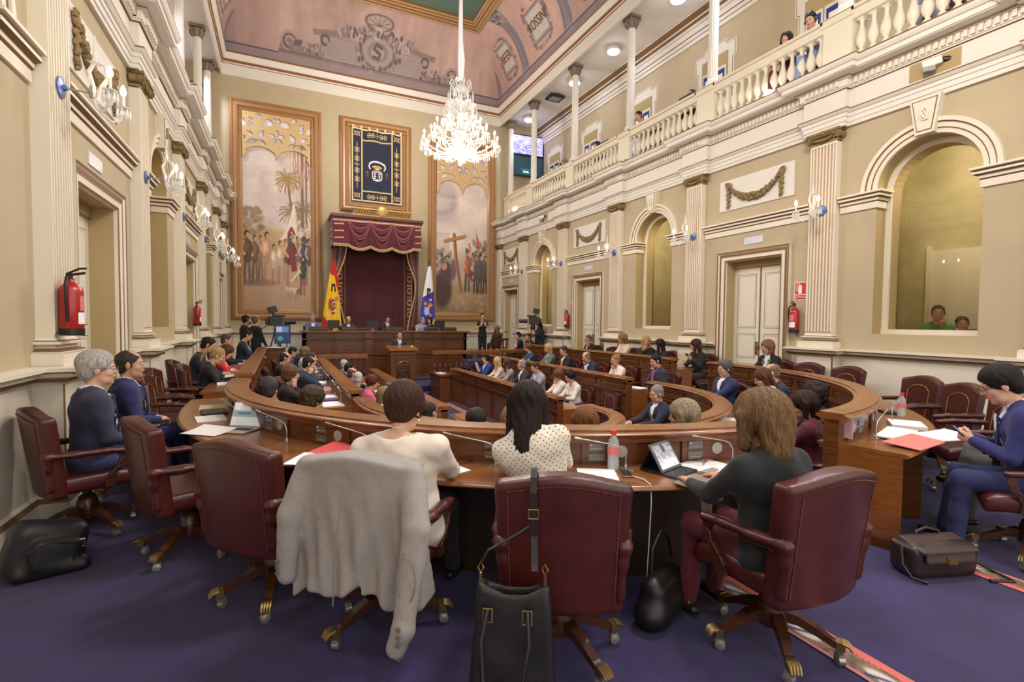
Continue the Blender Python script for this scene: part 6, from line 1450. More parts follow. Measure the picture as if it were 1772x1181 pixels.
b=MB(); frame(b,2.07,4.82,5.95,9.55,.34,.16); b.add([BW(2.3,.02,6.2),BW(4.6,.02,6.2),BW(4.6,.02,9.3),BW(2.3,.02,9.3)],[(0,1,2,3)]); finr(b.build('frame',[M_frame],smooth=30))
finr(painted('heraldic_cloth',paint_tap(),lambda u,v:(2.5+u*1.93,YB-.12-.012*np.sin(u*40)*(1-v*.3),6.37+v*2.8+.02*np.sin(u*18)*v),M_vcr))
b=MB(); b.tube([BW(2.36,.14,9.22),BW(4.56,.14,9.22)],.022,8); b.ball(BW(2.36,.14,9.22),.045); b.ball(BW(4.56,.14,9.22),.045); finr(b.build('hanging_rod',[M_gilt],smooth=60))
b=MB()
for k in range(7): x=2.55+k*.305; b.box(x-.03,x+.03,YB-.17,YB-.11,9.1,9.25)
finr(b.build('hanging_loop',[mat('cream_ribbon',(222,206,170),.8)]))
# ---- throne canopy
r=empty('throne_canopy',BW(3.34,0,.45),label='burgundy velvet throne canopy with gold tassels and draped valance on the far wall',cat='canopy')
cx0,cx1=1.72,4.98; o1=1.05
def braid(x,o,z): return (x,YB-o,z)
b=MB(); b.box(cx0-.08,cx1+.08,YB-o1-.08,YB,5.52,5.62,0); b.box(cx0-.04,cx1+.04,YB-o1-.04,YB,5.44,5.52,1); b.box(cx0+.02,cx1-.02,YB-o1,YB,5.3,5.44,0)
finr(b.build('cornice',[mat('dark_cornice_wood',(96,48,32),.4),M_velvet]))
# valance: painted velvet surface with swags
def paint_val():
    V_=(96,26,40); im=Img(330,90,V_); im.noise(.15,20,3)
    for c,w in ((.29,.13),(.54,.13),(.785,.125)):
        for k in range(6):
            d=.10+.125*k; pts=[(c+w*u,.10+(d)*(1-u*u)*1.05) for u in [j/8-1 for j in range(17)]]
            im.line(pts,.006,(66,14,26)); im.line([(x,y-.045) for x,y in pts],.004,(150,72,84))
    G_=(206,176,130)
    for k in range(3):
        for x0,x1 in ((.02,.11),(.93,.99)): im.line([(x0,.22+.27*k),(x1,.19+.27*k)],.006,G_); im.ell(x1-.005,.20+.27*k,.012,.03,G_)
    im.line([(0,.03),(1,.03)],.004,G_)
    for k in range(80): im.rect(k/80,.05,k/80+.006,.09,(226,200,170))
    return im.a
def vfn(u,v):
    u=np.asarray(u); L1=o1/(2*o1+cx1-cx0); s=u
    X=np.where(s<L1,cx0,np.where(s>1-L1,cx1,cx0+(s-L1)/(1-2*L1)*(cx1-cx0)))
    return X,YB-np.where(s<L1,s/L1*o1,np.where(s>1-L1,(1-s)/L1*o1,o1)),0
def vsurf(u,v):
    # front face only, with scallops and folds
    X=cx0+u*(cx1-cx0); sc_=(np.abs(np.sin((u-.165)/.245*PI))**.8)*((u>.165)&(u<.9)); drop=.92+.13*sc_+0*v
    Z=5.44-(1-v)*drop; f=np.zeros_like(u)
    for c,w in ((.29,.125),(.54,.125),(.785,.12)):
        q=np.clip(1-((u-c)/w)**2,0,1); f+= .03*np.sin(((1-v)-.0)*26/(.25+q))*np.sqrt(q)*(v>.05)
    f+=.035*np.exp(-((u-.165)/.012)**2)+.05*np.exp(-((u-.415)/.016)**2)+.05*np.exp(-((u-.665)/.016)**2)+.035*np.exp(-((u-.905)/.012)**2)
    return X,YB-o1-.02-f,Z
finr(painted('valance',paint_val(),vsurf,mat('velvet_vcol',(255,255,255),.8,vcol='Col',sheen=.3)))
b=MB()
for x in (cx0,cx1): b.box(x-.015,x+.015,YB-o1,YB,4.5,5.44)
for k in range(3): b.tube([(cx0-.02,YB-o1+.1,4.75+.25*k),(cx0-.02,YB-.15,4.75+.25*k)],.018,5,1); b.ball((cx0-.02,YB-.2,4.75+.25*k),.05,6,1)
finr(b.build('side_valance',[M_velvet,M_gilt]))
b=MB()
for k in range(90):
    u=(k+.5)/90; s_=(abs(math.sin((u-.165)/.245*PI))**.8) if .165<u<.9 else 0; z=5.44-(.92+.13*s_); x=cx0+u*(cx1-cx0); b.box(x-.011,x+.011,YB-o1-.05,YB-o1-.03,z-.085,z)
    x2=x
P=[(cx0+u*(cx1-cx0),YB-o1-.05,5.44-(.92+.13*((abs(math.sin((u-.165)/.245*PI))**.8) if .165<u<.9 else 0))) for u in [k/90 for k in range(91)]]; b.tube(P,.018,5)
t=finr(b.build('tassel_fringe',[mat('fringe_gold',(214,182,132),.6)])); t['kind']='stuff'
# back cloth with gold border
def paint_back():
    im=Img(120,150,(74,18,26)); im.noise(.2,8,5)
    G_=(150,118,70)
    im.rect(.015,0,.035,1,G_); im.rect(.965,0,.985,1,G_); im.rect(0,.90,1,.908,G_)
    for k in range(4): x=.15+.235*k; im.line([(x-.07,.945),(x+.07,.945)],.004,(190,158,100)); im.line([(x,.925),(x,.965)],.004,(190,158,100)); [im.line([(x+s*(.05+.02*math.cos(t)),.945+.018*math.sin(t)) for t in [j*.8 for j in range(8)]],.003,(190,158,100)) for s in (-1,1)]
    im.rect(0,.975,1,.985,G_); return im.a
finr(painted('back_cloth',paint_back(),lambda u,v:(2.18+u*2.42,YB-.1-.01*np.sin(u*60),1.0+v*4.3),mat('velvet_vcol',(255,255,255),.8,vcol='Col')))
def paint_side():
    im=Img(30,150,(84,20,32)); G_=(186,154,98)
    im.line([(.3,0),(.3,1)],.05,G_)
    for k in range(9): y=.06+.11*k; im.line([(.3,y),(.75,y)],.03,G_); im.line([(.3+.25*math.cos(t)+.2,y+.05+.025*math.sin(t)) for t in [j*.8 for j in range(8)]],.035,G_)
    return im.a
finr(painted('side_cloth',paint_side(),lambda u,v:(1.86+u*.36,YB-.14-.02*np.sin(u*20),1.0+v*4.3),mat('velvet_vcol',(1,1,1)))); finr(painted('side_cloth',paint_side()[:,::-1],lambda u,v:(4.56+u*.38,YB-.14-.02*np.sin(u*20),1.0+v*4.3),mat('velvet_vcol',(1,1,1))))
# gathered curtains
for s,xa in ((1,cx0),(-1,cx1)):
    V=[];n=26;m_=30
    for i in range(m_+1):
        v=i/m_; z=4.6-3.6*v
        w=.50*(1-.75*math.exp(-((v-.42)/.22)**2)) if v<.42 else .50*(1-.75*math.exp(-((v-.42)/.35)**2))
        w=max(w,.13)
        for j in range(n+1):
            u=j/n; V.append((xa+s*(u*w+.02),YB-.75+.05*math.sin(u*22+v*3)*(.5+w),z))
    F=[(i*(n+1)+j,i*(n+1)+j+1,(i+1)*(n+1)+j+1,(i+1)*(n+1)+j) for i in range(m_) for j in range(n)]
    finr(mesh('curtain',V,F,[M_velvet],None,smooth=180))
    b=MB(); E_=[V[i*(n+1)+n] for i in range(m_+1)]; b.tube(E_,.016,5)
    for i in range(0,len(E_)-1):
        for q in (0,.33,.66): p=Vector(E_[i]).lerp(Vector(E_[i+1]),q); b.ball(tuple(p+Vector((-s*.0,-.01,0))),.028,5,0,4)
    E2=[V[i*(n+1)+n//2+2] for i in range(m_+1)]; b.tube(E2,.012,4)
    t=finr(b.build('curtain_braid',[mat('fringe_gold',(214,182,132))])); 
b=MB(); b.box(2.40,4.58,YB-1.0,YB-.98,5.62,5.92); finr(b.build('crest_gap_dark',[M_woodD])); b=MB(); b.box(2.38,4.60,YB-1.06,YB-.98,5.62,5.67);  # dark plate added behind the lattice so that its gaps read dark
for k in range(22):
    x=2.45+k*.098; b.tube([(x,YB-1.03,5.66),(x+.05,YB-1.03,5.76),(x+.09,YB-1.03,5.88),(x+.01,YB-1.03,5.84),(x+.08,YB-1.03,5.7)],.019,5)
b.box(2.38,4.60,YB-1.06,YB-.98,5.87,5.92)
b.lathe([(.0,0),(.17,0),(.2,.03),(.14,.06),(.0,.07)],(3.5,YB-1.03,5.83),(0,-1,0),20); 
o=finr(b.build('gilt_crest',[M_gilt],smooth=40))
# ---- flags on stands
def flag(label,x,art,fin_c):
    r=empty('flag',(x,YB-1.4,.45),label=label,cat='flag')
    b=MB(); b.tube([(0,0,0),(0,0,3.45)],.018,8); b.lathe([(.16,0),(.17,.02),(.03,.06),(.02,.1)],n=14); b.lathe([(.0,3.45),(.03,3.47),(.015,3.52),(.03,3.56),(0,3.66)],n=8); b.build('flagpole',[fin_c],r,smooth=40)
    def fn(u,v):
        w=.05+.30*(1-v)**.8; a=(u-.5)*2
        return a*w-.10*(1-v), -.06-.06*(1-a*a)-.035*np.sin(a*9+v*4)*(1-v*.8), 3.38*v+.9*(1-v)-.0
    painted('flag_cloth',art,fn,M_vcr,r)
    return r
im=Img(70,190,(242,196,40)); im.noise(.05,8,3); R_=(196,44,40)
im.poly([(0,0),(1,0),(1,.52),(.62,.22),(.2,.2),(0,.16)],R_); im.poly([(0,.78),(.62,1),(0,1)],R_); im.poly([(.0,.0),(1,0),(1,.1),(0,.1)],R_)
for q in ((.40,.42),(.62,.43)): im.line([(q[0],.345),(q[0]+(.06 if q[0]>.5 else -.01),q[1])],.055,(28,24,26))
im.line([(.38,.35),(.66,.35)],.04,(28,24,26)); im.ell(.48,.63,.26,.085,(156,70,52)); im.ell(.40,.65,.14,.05,(190,120,60)); im.ell(.60,.62,.13,.04,(226,214,206)); im.ell(.60,.62,.08,.025,(130,34,60))
im.ell(.35,.55,.10,.025,(206,180,150)); im.ell(.3,.56,.05,.02,(130,30,50)); im.ell(.72,.72,.10,.02,(206,200,196)); im.ell(.55,.75,.10,.02,(136,36,56)); im.ell(.35,.765,.09,.02,(200,196,190)); im.ell(.78,.54,.13,.03,(190,130,80))
for k in range(7): im.line([(.3+.05*k,.62),(.29+.05*k,.68)],.01,(120,60,40))
flag('red and yellow flag with coat of arms and black ribbon, left of the canopy curtains',1.72,im.a,M_red)
im=Img(70,190,(236,236,240)); B_=(62,66,168)
im.poly([(0,.48),(1,.38),(1,.82),(.3,1),(0,1)],B_); im.poly([(1,.80),(1,1),(.25,1)],(242,206,60)); 
for q in (.36,.56): im.line([(q,.36),(q+.05,.46)],.06,(26,24,28))
im.line([(.34,.36),(.66,.37)],.05,(26,24,28))
im.ell(.62,.60,.18,.04,(206,110,50)); im.line([(.5,.63),(.8,.60)],.03,(226,180,90)); im.poly([(.22,.63),(.60,.63),(.58,.74),(.36,.77),(.2,.72)],(168,178,216)); im.ell(.26,.58,.12,.03,(222,156,70)); im.ell(.66,.77,.10,.04,(222,156,70)); im.ell(.66,.52,.12,.018,(206,206,216))
for k in range(4): im.line([(.26,.655+.024*k),(.54,.655+.024*k)],.012,(206,212,236))
flag('white, blue and yellow flag with shield and black ribbon, right of the canopy curtains',5.22,im.a,mat('dark_pole',(60,40,30),.4))
# ---- chandelier of cut glass
def chandelier():
    cx_,cy_=CX,10.08
    r=empty('chandelier',(cx_,cy_,5.0),label='large crystal chandelier with tiers of lit candle bulbs hanging over the hall',cat='chandelier')
    b=MB(); b.tube([(0,0,1.75),(.01,0,2.2),(-.01,0,2.6),(0,0,4.0),(0,0,8.2)],[.055,.075,.05,.03,.02],10); b.build('suspension_sleeve',[mat('white_sleeve',(236,232,238),.6,emit=.08)],r,smooth=60)
    b=MB(); pr=[(.0,0),(.05,.03),(.03,.08),(.09,.16),(.16,.24),(.2,.34),(.14,.42),(.06,.5),(.1,.58),(.14,.66),(.07,.74),(.05,.9),(.1,1.0),(.06,1.06),(.04,1.2),(.13,1.3),(.05,1.38),(.04,1.5),(.12,1.62),(.04,1.72)]; b.lathe(pr,n=18); b.build('glass_stem',[M_glassx],r,smooth=60)
    arms=[]
    def tier(n,R,z,drop,rise,ph,lit):
        for k in range(n):
            a=2*PI*k/n+ph; c,s=math.cos(a),math.sin(a)
            b=MB(); P=[(c*R*t,s*R*t,z-drop*math.sin(t*PI*.85)+(rise*t*t)) for t in [i/8 for i in range(9)]]; P[0]=(c*.04,s*.04,z); b.tube(P,.016,6); arm=b.build('glass_arm',[M_glassx],r,smooth=60)
            e=P[-1]
            b=MB(); b.lathe([(.015,0),(.075,.015),(.08,.025),(.03,.03),(.025,.05)],e,n=10)
            for j in range(8): t=2*PI*j/8; b.lathe([(.002,-.11),(.012,-.08),(.006,-.02),(.002,0)],(e[0]+.07*math.cos(t),e[1]+.07*math.sin(t),e[2]+.01),n=5)
            b.build('drip_pan',[M_glassx],arm,smooth=40)
            b=MB(); b.tube([(e[0],e[1],e[2]+.04),(e[0],e[1],e[2]+.15)],.013,6); b.build('candle',[M_candle],arm)
            if lit: b=MB(); b.lathe([(.008,.15),(.02,.165),(.024,.185),(.014,.215),(.003,.235)],e,n=8); b.build('candle_bulb',[M_bulb],arm,smooth=60)
            else: b=MB(); b.lathe([(.02,.13),(.012,.25),(.002,.30)],e,n=6); b.build('glass_spire',[M_glassx],arm)
    tier(16,.78,.36,.16,.12,0,1); tier(10,.55,.62,.12,.10,.2,1); tier(8,.34,.78,.03,.16,.5,0); tier(8,.26,1.22,.0,.04,.3,0)
    b=MB()
    for n,R,z0,z1 in ((26,.17,.9,1.0),(22,.10,1.12,1.24),(24,.16,1.46,1.6),(30,.24,.22,.4)):
        for k in range(n): a=2*PI*k/n; b.lathe([(.002,z0),(.013,z0+.03),(.008,z1-.02),(.002,z1)],(R*math.cos(a),R*math.sin(a),0),n=5)
    t=b.build('crystal_drops',[M_glassx],r); t['kind']='stuff'
    for k in range(8):
        a=2*PI*k/8; c,s=math.cos(a),math.sin(a); b=MB()
        b.tube([(c*.06,s*.06,1.60),(c*.17,s*.17,1.60),(c*.24,s*.24,1.68),(c*.2,s*.2,1.77),(c*.14,s*.14,1.73),(c*.17,s*.17,1.67)],.015,6); b.build('glass_scroll',[M_glassx],r,smooth=60)
        b=MB(); q=k*2.4; b.tube([(c*.12,s*.12,.2),(c*.3,s*.3,.34),(c*.42,s*.42,.6),(c*.36,s*.36,.8),(c*.26,s*.26,.78)],.014,6); b.build('glass_scroll',[M_glassx],r,smooth=60)
chandelier()
# ---- wall sconces
def sconce_proto():
    r=empty('wall_sconce',(0,0,0),cat='wall lamp')   # local: wall behind at y=0, projecting +Y
    b=MB(); b.lathe([(.0,0),(.095,0),(.095,.012),(.07,.018),(.03,.022),(.02,.05)],(0,0,0),(0,1,0),8); b.build('back_plate',[mat('blue_plate',(84,116,176),.35,metal=.3,coat=.3)],r,smooth=40)
    b=MB(); b.tube([(0,.04,0),(0,.22,-.01)],.009,6); b.lathe([(.03,-.05),(.035,0),(.03,.05)],(0,.23,0),n=10); b.build('bracket',[M_steel],r)
    b=MB(); b.tube([(0,.23,.05),(0,.2,.18),(0,.25,.28),(0,.32,.25),(0,.34,.15),(0,.28,.04),(0,.25,-.06),(0,.31,-.12),(0,.36,-.07),(0,.32,-.04)],.018,7); b.lathe([(.05,0),(.03,.02),(.02,.06),(.006,.24)],(0,.25,.26),n=6); b.build('glass_scroll',[M_glassx],r,smooth=60)
    for s in (-1,1):
        b=MB(); P=[(0,.23,-.04),(s*.05,.27,-.16),(s*.12,.33,-.20),(s*.19,.38,-.15),(s*.20,.40,-.05)]; b.tube(P,.012,7); arm=b.build('glass_arm',[M_glassx],r,smooth=60)
        e=P[-1]; b=MB(); b.lathe([(.01,0),(.055,.012),(.06,.022),(.02,.03)],e,n=10)
        for j in range(8): t=2*PI*j/8; b.lathe([(.002,-.10),(.011,-.07),(.005,-.01),(.002,0)],(e[0]+.05*math.cos(t),e[1]+.05*math.sin(t),e[2]+.01),n=5)
        b.build('drip_pan',[M_glassx],arm)
        b=MB(); b.tube([(e[0],e[1],e[2]+.02),(e[0],e[1],e[2]+.13)],.012,6); b.build('candle',[M_candle],arm)
        b=MB(); b.lathe([(.008,.13),(.021,.15),(.026,.175),(.016,.21),(.003,.235)],e,n=10); b.build('candle_bulb',[mat('sconce_bulb',(255,232,196),.4,emit=16)],arm,smooth=60)
    return r
SP=sconce_proto(); first=True
for sd in 'RL':
    for i,y in enumerate(PIL[1:]+[20.0]):
        if sd=='R' and i==5: continue
        o=SP if first else copy_tree(SP); first=False
        o.location=(XR-.13,y,3.72) if sd=='R' else (XL+.13,y,3.72); o.rotation_euler=(0,0,PI/2 if sd=='R' else -PI/2)
        w=['nearest','second nearest','third nearest','fourth nearest','fifth nearest','farthest'][i]
        o['label']='crystal sconce with two lit bulbs and blue plate, %s on the %s wall'%(w,'right' if sd=='R' else 'left')
        o['group']='crystal sconces on the pilasters'
        x=XR-.6 if sd=='R' else XL+.6
        if i<4: bpy.data.objects  # lamps are added with the lights
# ---- garland panels
def garland(sd,c):
    T=TR if sd=='R' else TL
    r=S(empty('trim_13',tuple(T@Vector((c,0,4.47)))))
    def fin(b,n,m,**k): o=b.build(n,m,**k); o.parent=r; o.matrix_parent_inverse=Matrix.Translation(-r.location)
    b=MB(); b.T=T; b.box(c-.87,c+.87,0,.025,4.15,4.80,0); fin(b,'plaque',[M_band])
    b=MB(); b.T=T; rr=random.Random(4)
    for k in range(70):
        t=k/69; x=c-.58+1.16*t; q=4*t*(1-t); z=4.62-.30*q**.9
        w=.022+.055*q
        for j in range(3): b.ball((x+rr.uniform(-.01,.01),.05+rr.uniform(-.01,.03),z+rr.uniform(-w,w)*.8),(.028,.03,.026+.012*q),6,0,4)
    for s in (-1,1):
        x=c+s*.62
        b.lathe([(0,0),(.07,0),(.08,.02),(.05,.05),(.0,.055)],(x,.025,4.66),(0,1,0),10)
        for k in range(22): z=4.6-.40*k/21; b.ball((x+.02*math.sin(k*1.3),.05+.01*math.cos(k),z),(.045-.02*abs(k/21-.4),.03,.03),6,0,4)
        b.tube([(x,.06,4.72),(x+s*.06,.06,4.73),(x+s*.07,.06,4.66)],.022,5)
    fin(b,'garland_relief',[M_gold],smooth=60)
for c in DOORC['R']: garland('R',c)
for c in DOORC['L']: garland('L',c)
# ---- plaques above doors, extinguishers and signs
for sd,T in (('R',TR),('L',TL)):
    for i,c in enumerate(DOORC[sd]):
        b=MB(); b.T=T; b.box(c-.22,c+.22,0,.015,3.36,3.5,0)
        o=tag(b.build('door_plaque',[mat('pale_plaque',(206,208,226),.25)]),'small pale plaque on the wall above the %s door of the %s wall'%(['nearest','middle','farthest'][i],'right' if sd=='R' else 'left'),'plaque','plaques above the doors')
def extinguisher(sd,y,label,s=1):
    T=TR if sd=='R' else TL; r=empty('fire_extinguisher',tuple(T@Vector((y,.22 if sd=='L' and y<6 else .09,1.55))),label=label,cat='fire extinguisher'); 
    r.rotation_euler=(0,0,PI/2 if sd=='R' else -PI/2)  # local +Y = away from wall
    b=MB(); b.lathe([(.078,.02),(.085,.03),(.085,.38),(.075,.42),(.04,.455),(.028,.47),(.028,.49)],n=20,m=0); b.build('cylinder',[M_red],r,smooth=50)
    b=MB(); b.lathe([(.08,0),(.088,.01),(.088,.06),(.08,.065)],n=20); b.build('base_ring',[M_black],r)
    b=MB(); b.tube([(0,0,.49),(0,0,.52)],.016,6); b.tube([(0,-.03,.52),(0,.10,.545)],.012,6); b.tube([(0,-.03,.53),(0,.06,.58),(0,.11,.585)],.010,6); b.build('lever',[M_black],r)
    b=MB(); b.tube([(.02,0,.5),(.09,.0,.5),(.12,0,.44),(.115,0,.3),(.10,0,.2),(.095,0,.12)],.012,7); b.build('hose',[M_black],r,smooth=60)
    b=MB()
    V=[];n=8
    for j in range(n+1):
        a=PI/2-.75+1.5*j/n
        for z in (.1,.2,.215,.34): V.append((.0865*math.cos(a),.0865*math.sin(a),z))
    b.add(V,[(4*j+0,4*j+4,4*j+5,4*j+1) for j in range(n)],0); b.add(V,[(4*j+2,4*j+6,4*j+7,4*j+3) for j in range(1,n-1)],1)
    b.build('label',[M_white,mat('pink_label',(214,120,116),.6)],r)
    for k in range(5):
        pass
extinguisher('R',6.15,'red fire extinguisher on the right wall beside the nearest white door')
extinguisher('R',14.28,'small distant red fire extinguisher on the right wall beside the headset woman')
extinguisher('L',5.50,'red fire extinguisher on the nearest left pilaster')
extinguisher('L',13.5,'distant red fire extinguisher on the left wall')
def ext_sign(sd,y,label,z=2.33):
    T=TR if sd=='R' else TL; r=empty('extinguisher_sign',tuple(T@Vector((y,0,z))),label=label,cat='sign'); r.rotation_euler=(0,0,PI/2 if sd=='R' else -PI/2)
    b=MB(); b.box(-.12,.12,.0,.008,-.17,.17,0); b.box(-.105,.105,.008,.01,-.06,.155,1); b.box(-.105,.105,.008,.01,-.155,-.075,1); b.build('sign_board',[M_white,mat('sign_red',(206,42,34),.5)],r)
    b=MB(); b.prism([(-.03,.011,-.045),(.04,.011,-.045),(.04,.011,.09),(.025,.011,.11),(-.015,.011,.11),(-.03,.011,.09)],(0,.002,0)); b.tube([(.0,.012,.12),(.045,.012,.135),(.07,.012,.1),(.065,.012,0)],.008,5); b.build('pictogram',[M_white],r)
    M=Matrix(((-1,0,0,0),(0,0,1,.0105),(0,1,0,-.115),(0,0,0,1)))
    text('lettering','EXTINTOR',.05,M_white,M,r,ext=.001)
ext_sign('R',6.10,'red extinguisher sign beside the nearest door on the right wall'); ext_sign('R',14.11,'distant red extinguisher sign on the right wall'); ext_sign('L',5.98,'red extinguisher sign above the left wall extinguisher',2.42)
# ---- wall screens in the gallery corner
def paint_tv():
    im=Img(96,60,(150,150,222)); im.noise(.3,10,6); 
    for k in range(60): im.ell(r_.uniform(0,1),r_.uniform(.1,1),.03,.03,r_.choice([(70,66,150),(210,210,250),(110,104,190)]),soft=.6,al=.7)
    for k in range(5): im.line([(0,.45+.08*k),(1,.55+.09*k)],.006,(90,84,170)); 
    im.line([(.3,.5),(.34,.6),(.28,.68)],.012,(240,240,255)); return im.a
def screen(label,z,art,h):
    r=empty('wall_screen',(10.02,YB-.25,z),label=label,cat='screen'); r.rotation_euler=(0,0,-.06)
    b=MB(); b.box(-.78,.78,0,.08,-h/2,h/2); b.box(-.05,.05,.08,.25,-.05,.05); b.build('screen_housing',[M_black],r)
    painted('display',art,lambda u,v:(-.74+1.48*u,-.004+0*u,(v-.5)*(h-.1)),M_scr,r)
    return r
screen('upper wall screen showing a blue-tinted view of the session, gallery corner',9.6,paint_tv(),.9)
im=Img(96,60,(26,48,56)); im.rect(.28,.66,.62,.70,(50,90,220)); im.rect(.34,.76,.56,.88,(30,160,110))
s2=screen('lower dark wall screen with a green digital clock, gallery corner',8.68,im.a,.9)
text('clock_digits','12:30',.11,mat('clock_white',(220,255,240),.5,emit=1),Matrix(((1,0,0,-.08),(0,0,-1,-.012),(0,1,0,-.26),(0,0,0,1))),s2,ext=.001)
b=MB(); b.box(-2.9,-2.5,YB-.3,YB-.2,8.6,9.6); 
r=empty('wall_screen',(-3.05,YB-.25,9.3),label='wall screen glowing blue in the left gallery corner',cat='screen'); b=MB(); b.box(-.7,.7,0,.08,-.45,.45); b.build('screen_housing',[M_black],r); painted('display',paint_tv(),lambda u,v:(-.66+1.32*u,-.004+0*u,(v-.5)*.8),M_scr,r)
# ---- gallery spot fixtures and ceiling speaker
for y in (10.34,13.15,15.45,19.05):
    r=empty('ceiling_spotlight',(9.6,y,10.3),label='bright round ceiling spotlight in the right gallery, '+{10.34:'nearest of four',13.15:'second of four',15.45:'third of four',19.05:'farthest of four'}[y],cat='ceiling light',group='gallery ceiling spotlights')
    b=MB(); b.lathe([(.15,.14),(.2,.1),(.21,.02),(.19,.0)],n=18); b.build('housing',[M_band],r,smooth=40)
    b=MB(); b.lathe([(.001,.03),(.18,.03),(.19,.0),(.17,-.03),(.001,-.05)],n=18); b.build('lamp_face',[mat('spot_face',(236,238,255),.4,emit=30)],r)
r=empty('ceiling_speaker',(9.6,16.85,10.4),label='black square loudspeaker tilted from the right gallery ceiling',cat='speaker'); b=MB(); b.box(-.3,.3,-.25,.25,-.1,-.02); b.box(-.05,.05,-.05,.05,-.02,.04); b.build('speaker_body',[M_black],r); b=MB(); b.box(-.2,.2,-.16,.16,-.11,-.1); b.build('speaker_grille',[M_gy:=mat('grille_grey',(150,148,150),.6)],r)
for y,l in ((7.04,'bright lamp behind the gallery balusters, above the camera recess'),(19.0,'bright lamp at the far end of the gallery balustrade')):
    r=empty('balustrade_lamp',(8.98,y,6.26),label=l,cat='lamp'); b=MB(); b.lathe([(.05,0),(.05,.05)],n=10); b.build('lamp_base',[M_black],r); b=MB(); b.ball((0,0,.12),.075,12); b.build('lamp_globe',[mat('globe_emit',(255,240,225),.4,emit=30)],r,smooth=180)
# ---- cameras in the frieze recesses
for y,l in ((4.1,'small white remote camera in the frieze recess above the nearest arch'),(16.05,'small remote camera in the far frieze recess')):
    b=MB(); b.T=TR; b.box(y-.32,y+.32,.06,.064,5.40,5.66,0); b.build('trim_14',[M_reveal],kind='structure')
    r=empty('recess_camera',(XR-.13,y,5.52),label=l,cat='camera'); r.rotation_euler=(0,0,PI/2+.5)
    b=MB(); b.obox((0,.0,.03),(.11,.0,-.02),(0,.045,0),(.01,0,.05)); b.build('camera_body',[M_band],r); b=MB(); b.tube([(-.11,0,.05),(-.21,0,.03)],[.04,.045],10); b.build('lens',[M_black],r); b=MB(); b.box(-.04,.1,-.05,.05,-.09,-.02); b.build('mount',[M_gy],r)
b=MB(); b.T=TR
b.tube([(12.0,.2,5.8)]*2,.01) if 0 else None
# ---- television cameras on tripods
def tvcam(label,x,y,z,h,rz):
    r=empty('television_camera',(x,y,z),rz,label=label,cat='television camera')
    for k in range(3):
        a=k*2*PI/3+.4; b=MB(); b.tube([(.05*math.cos(a),.05*math.sin(a),h-.15),(.42*math.cos(a),.42*math.sin(a),0)],.018,6); b.build('tripod_leg',[M_steel if z>.2 else M_black],r)
    b=MB(); b.lathe([(.08,h-.2),(.09,h-.1),(.06,h)],n=10); b.build('tripod_head',[M_black],r)
    b=MB(); b.box(-.10,.10,-.22,.14,h,h+.26); b.box(-.07,.07,-.30,-.22,h+.02,h+.2); b.box(-.05,.05,-.12,.22,h+.26,h+.31); b.build('camera_body',[M_black],r,bevel=.015)
    b=MB(); b.lathe([(.07,0),(.075,.1),(.06,.12),(.065,.28),(.05,.3)],(0,.2,h+.1),(0,1,0),14); b.build('lens',[M_black],r,smooth=40)
    b=MB(); b.obox((0,-.12,h+.46),(.11,0,0),(0,.10,.03),(0,-.03,.08)); b.tube([(0,-.1,h+.25),(0,-.1,h+.40)],.02,6); b.build('viewfinder',[M_black],r,bevel=.01)
    b=MB(); b.tube([(.12,-.2,h+.05),(.2,-.45,h-.1)],.012,6); b.build('pan_handle',[M_black],r)
tvcam('large black television camera on a tripod, left of the raised bench',-.12,15.7,.02,1.52,math.radians(-78))
tvcam('television camera with grey monitor on a tripod before the right arched window',8.1,15.6,.02,1.62,math.radians(70))
r=empty('stand_monitor',(.02,14.7,.965),label='small blue-lit monitor on the partition below the left television camera',cat='monitor'); b=MB(); b.box(-.2,.2,0,.05,.1,.62); b.box(-.12,-.09,-.05,.1,0,.12); b.box(.09,.12,-.05,.1,0,.12); b.build('monitor_housing',[M_black],r)
im=Img(30,40,(40,56,110)); im.rect(.1,.1,.5,.4,(170,190,220)); im.rect(.55,.1,.9,.4,(90,130,190)); im.ell(.35,.75,.2,.12,(60,160,130)); painted('display',im.a,lambda u,v:(-.18+.36*u,-.003+0*u,.12+.48*v),mat('dim_screen',(255,255,255),.3,vcol='Col',emit=.12),r)
# ---- small things on the raised bench
def bx1(name,label,cat,x,y,z,w,d,h,m,rz=0,**k): b=MB(); b.box(-w/2,w/2,-d/2,d/2,0,h); return tag(b.build(name,[m],None,bevel=min(w,d,h)*.12,loc=(x,y,z),rz=rz),label,cat,**k)
for i,(x,w) in enumerate(((1.15,.5),(2.1,.5),(3.6,.62),(5.0,.5),(5.65,.55))):
    bx1('reading_stand','low dark wooden reading stand on the raised bench, %s from the left'%['first','second','third','fourth','fifth'][i],'stand',x,17.72,1.355,w,.3,.14,M_woodD,group='reading stands on the bench')
for x,l in ((1.62,'near the red and yellow flag'),(2.92,'between the two central seats'),(5.38,'at the right end by the dark-haired woman')):
    r=empty('desk_monitor',(x,17.95,1.355),label='black monitor back on the raised bench, '+l,cat='monitor'); b=MB(); b.box(-.2,.2,0,.04,.08,.36); b.build('monitor_panel',[M_black],r); b=MB(); b.lathe([(.1,0),(.1,.015),(.02,.02),(.02,.1)],n=10); b.build('monitor_stand',[M_steel],r)
b=MB(); b.ball((0,0,0),.025,8); tag(b.build('signal_lamp',[mat('green_led',(150,255,40),.4,emit=4)],loc=(3.70,15.35,.90)),'small green signal lamp on the podium top','lamp')
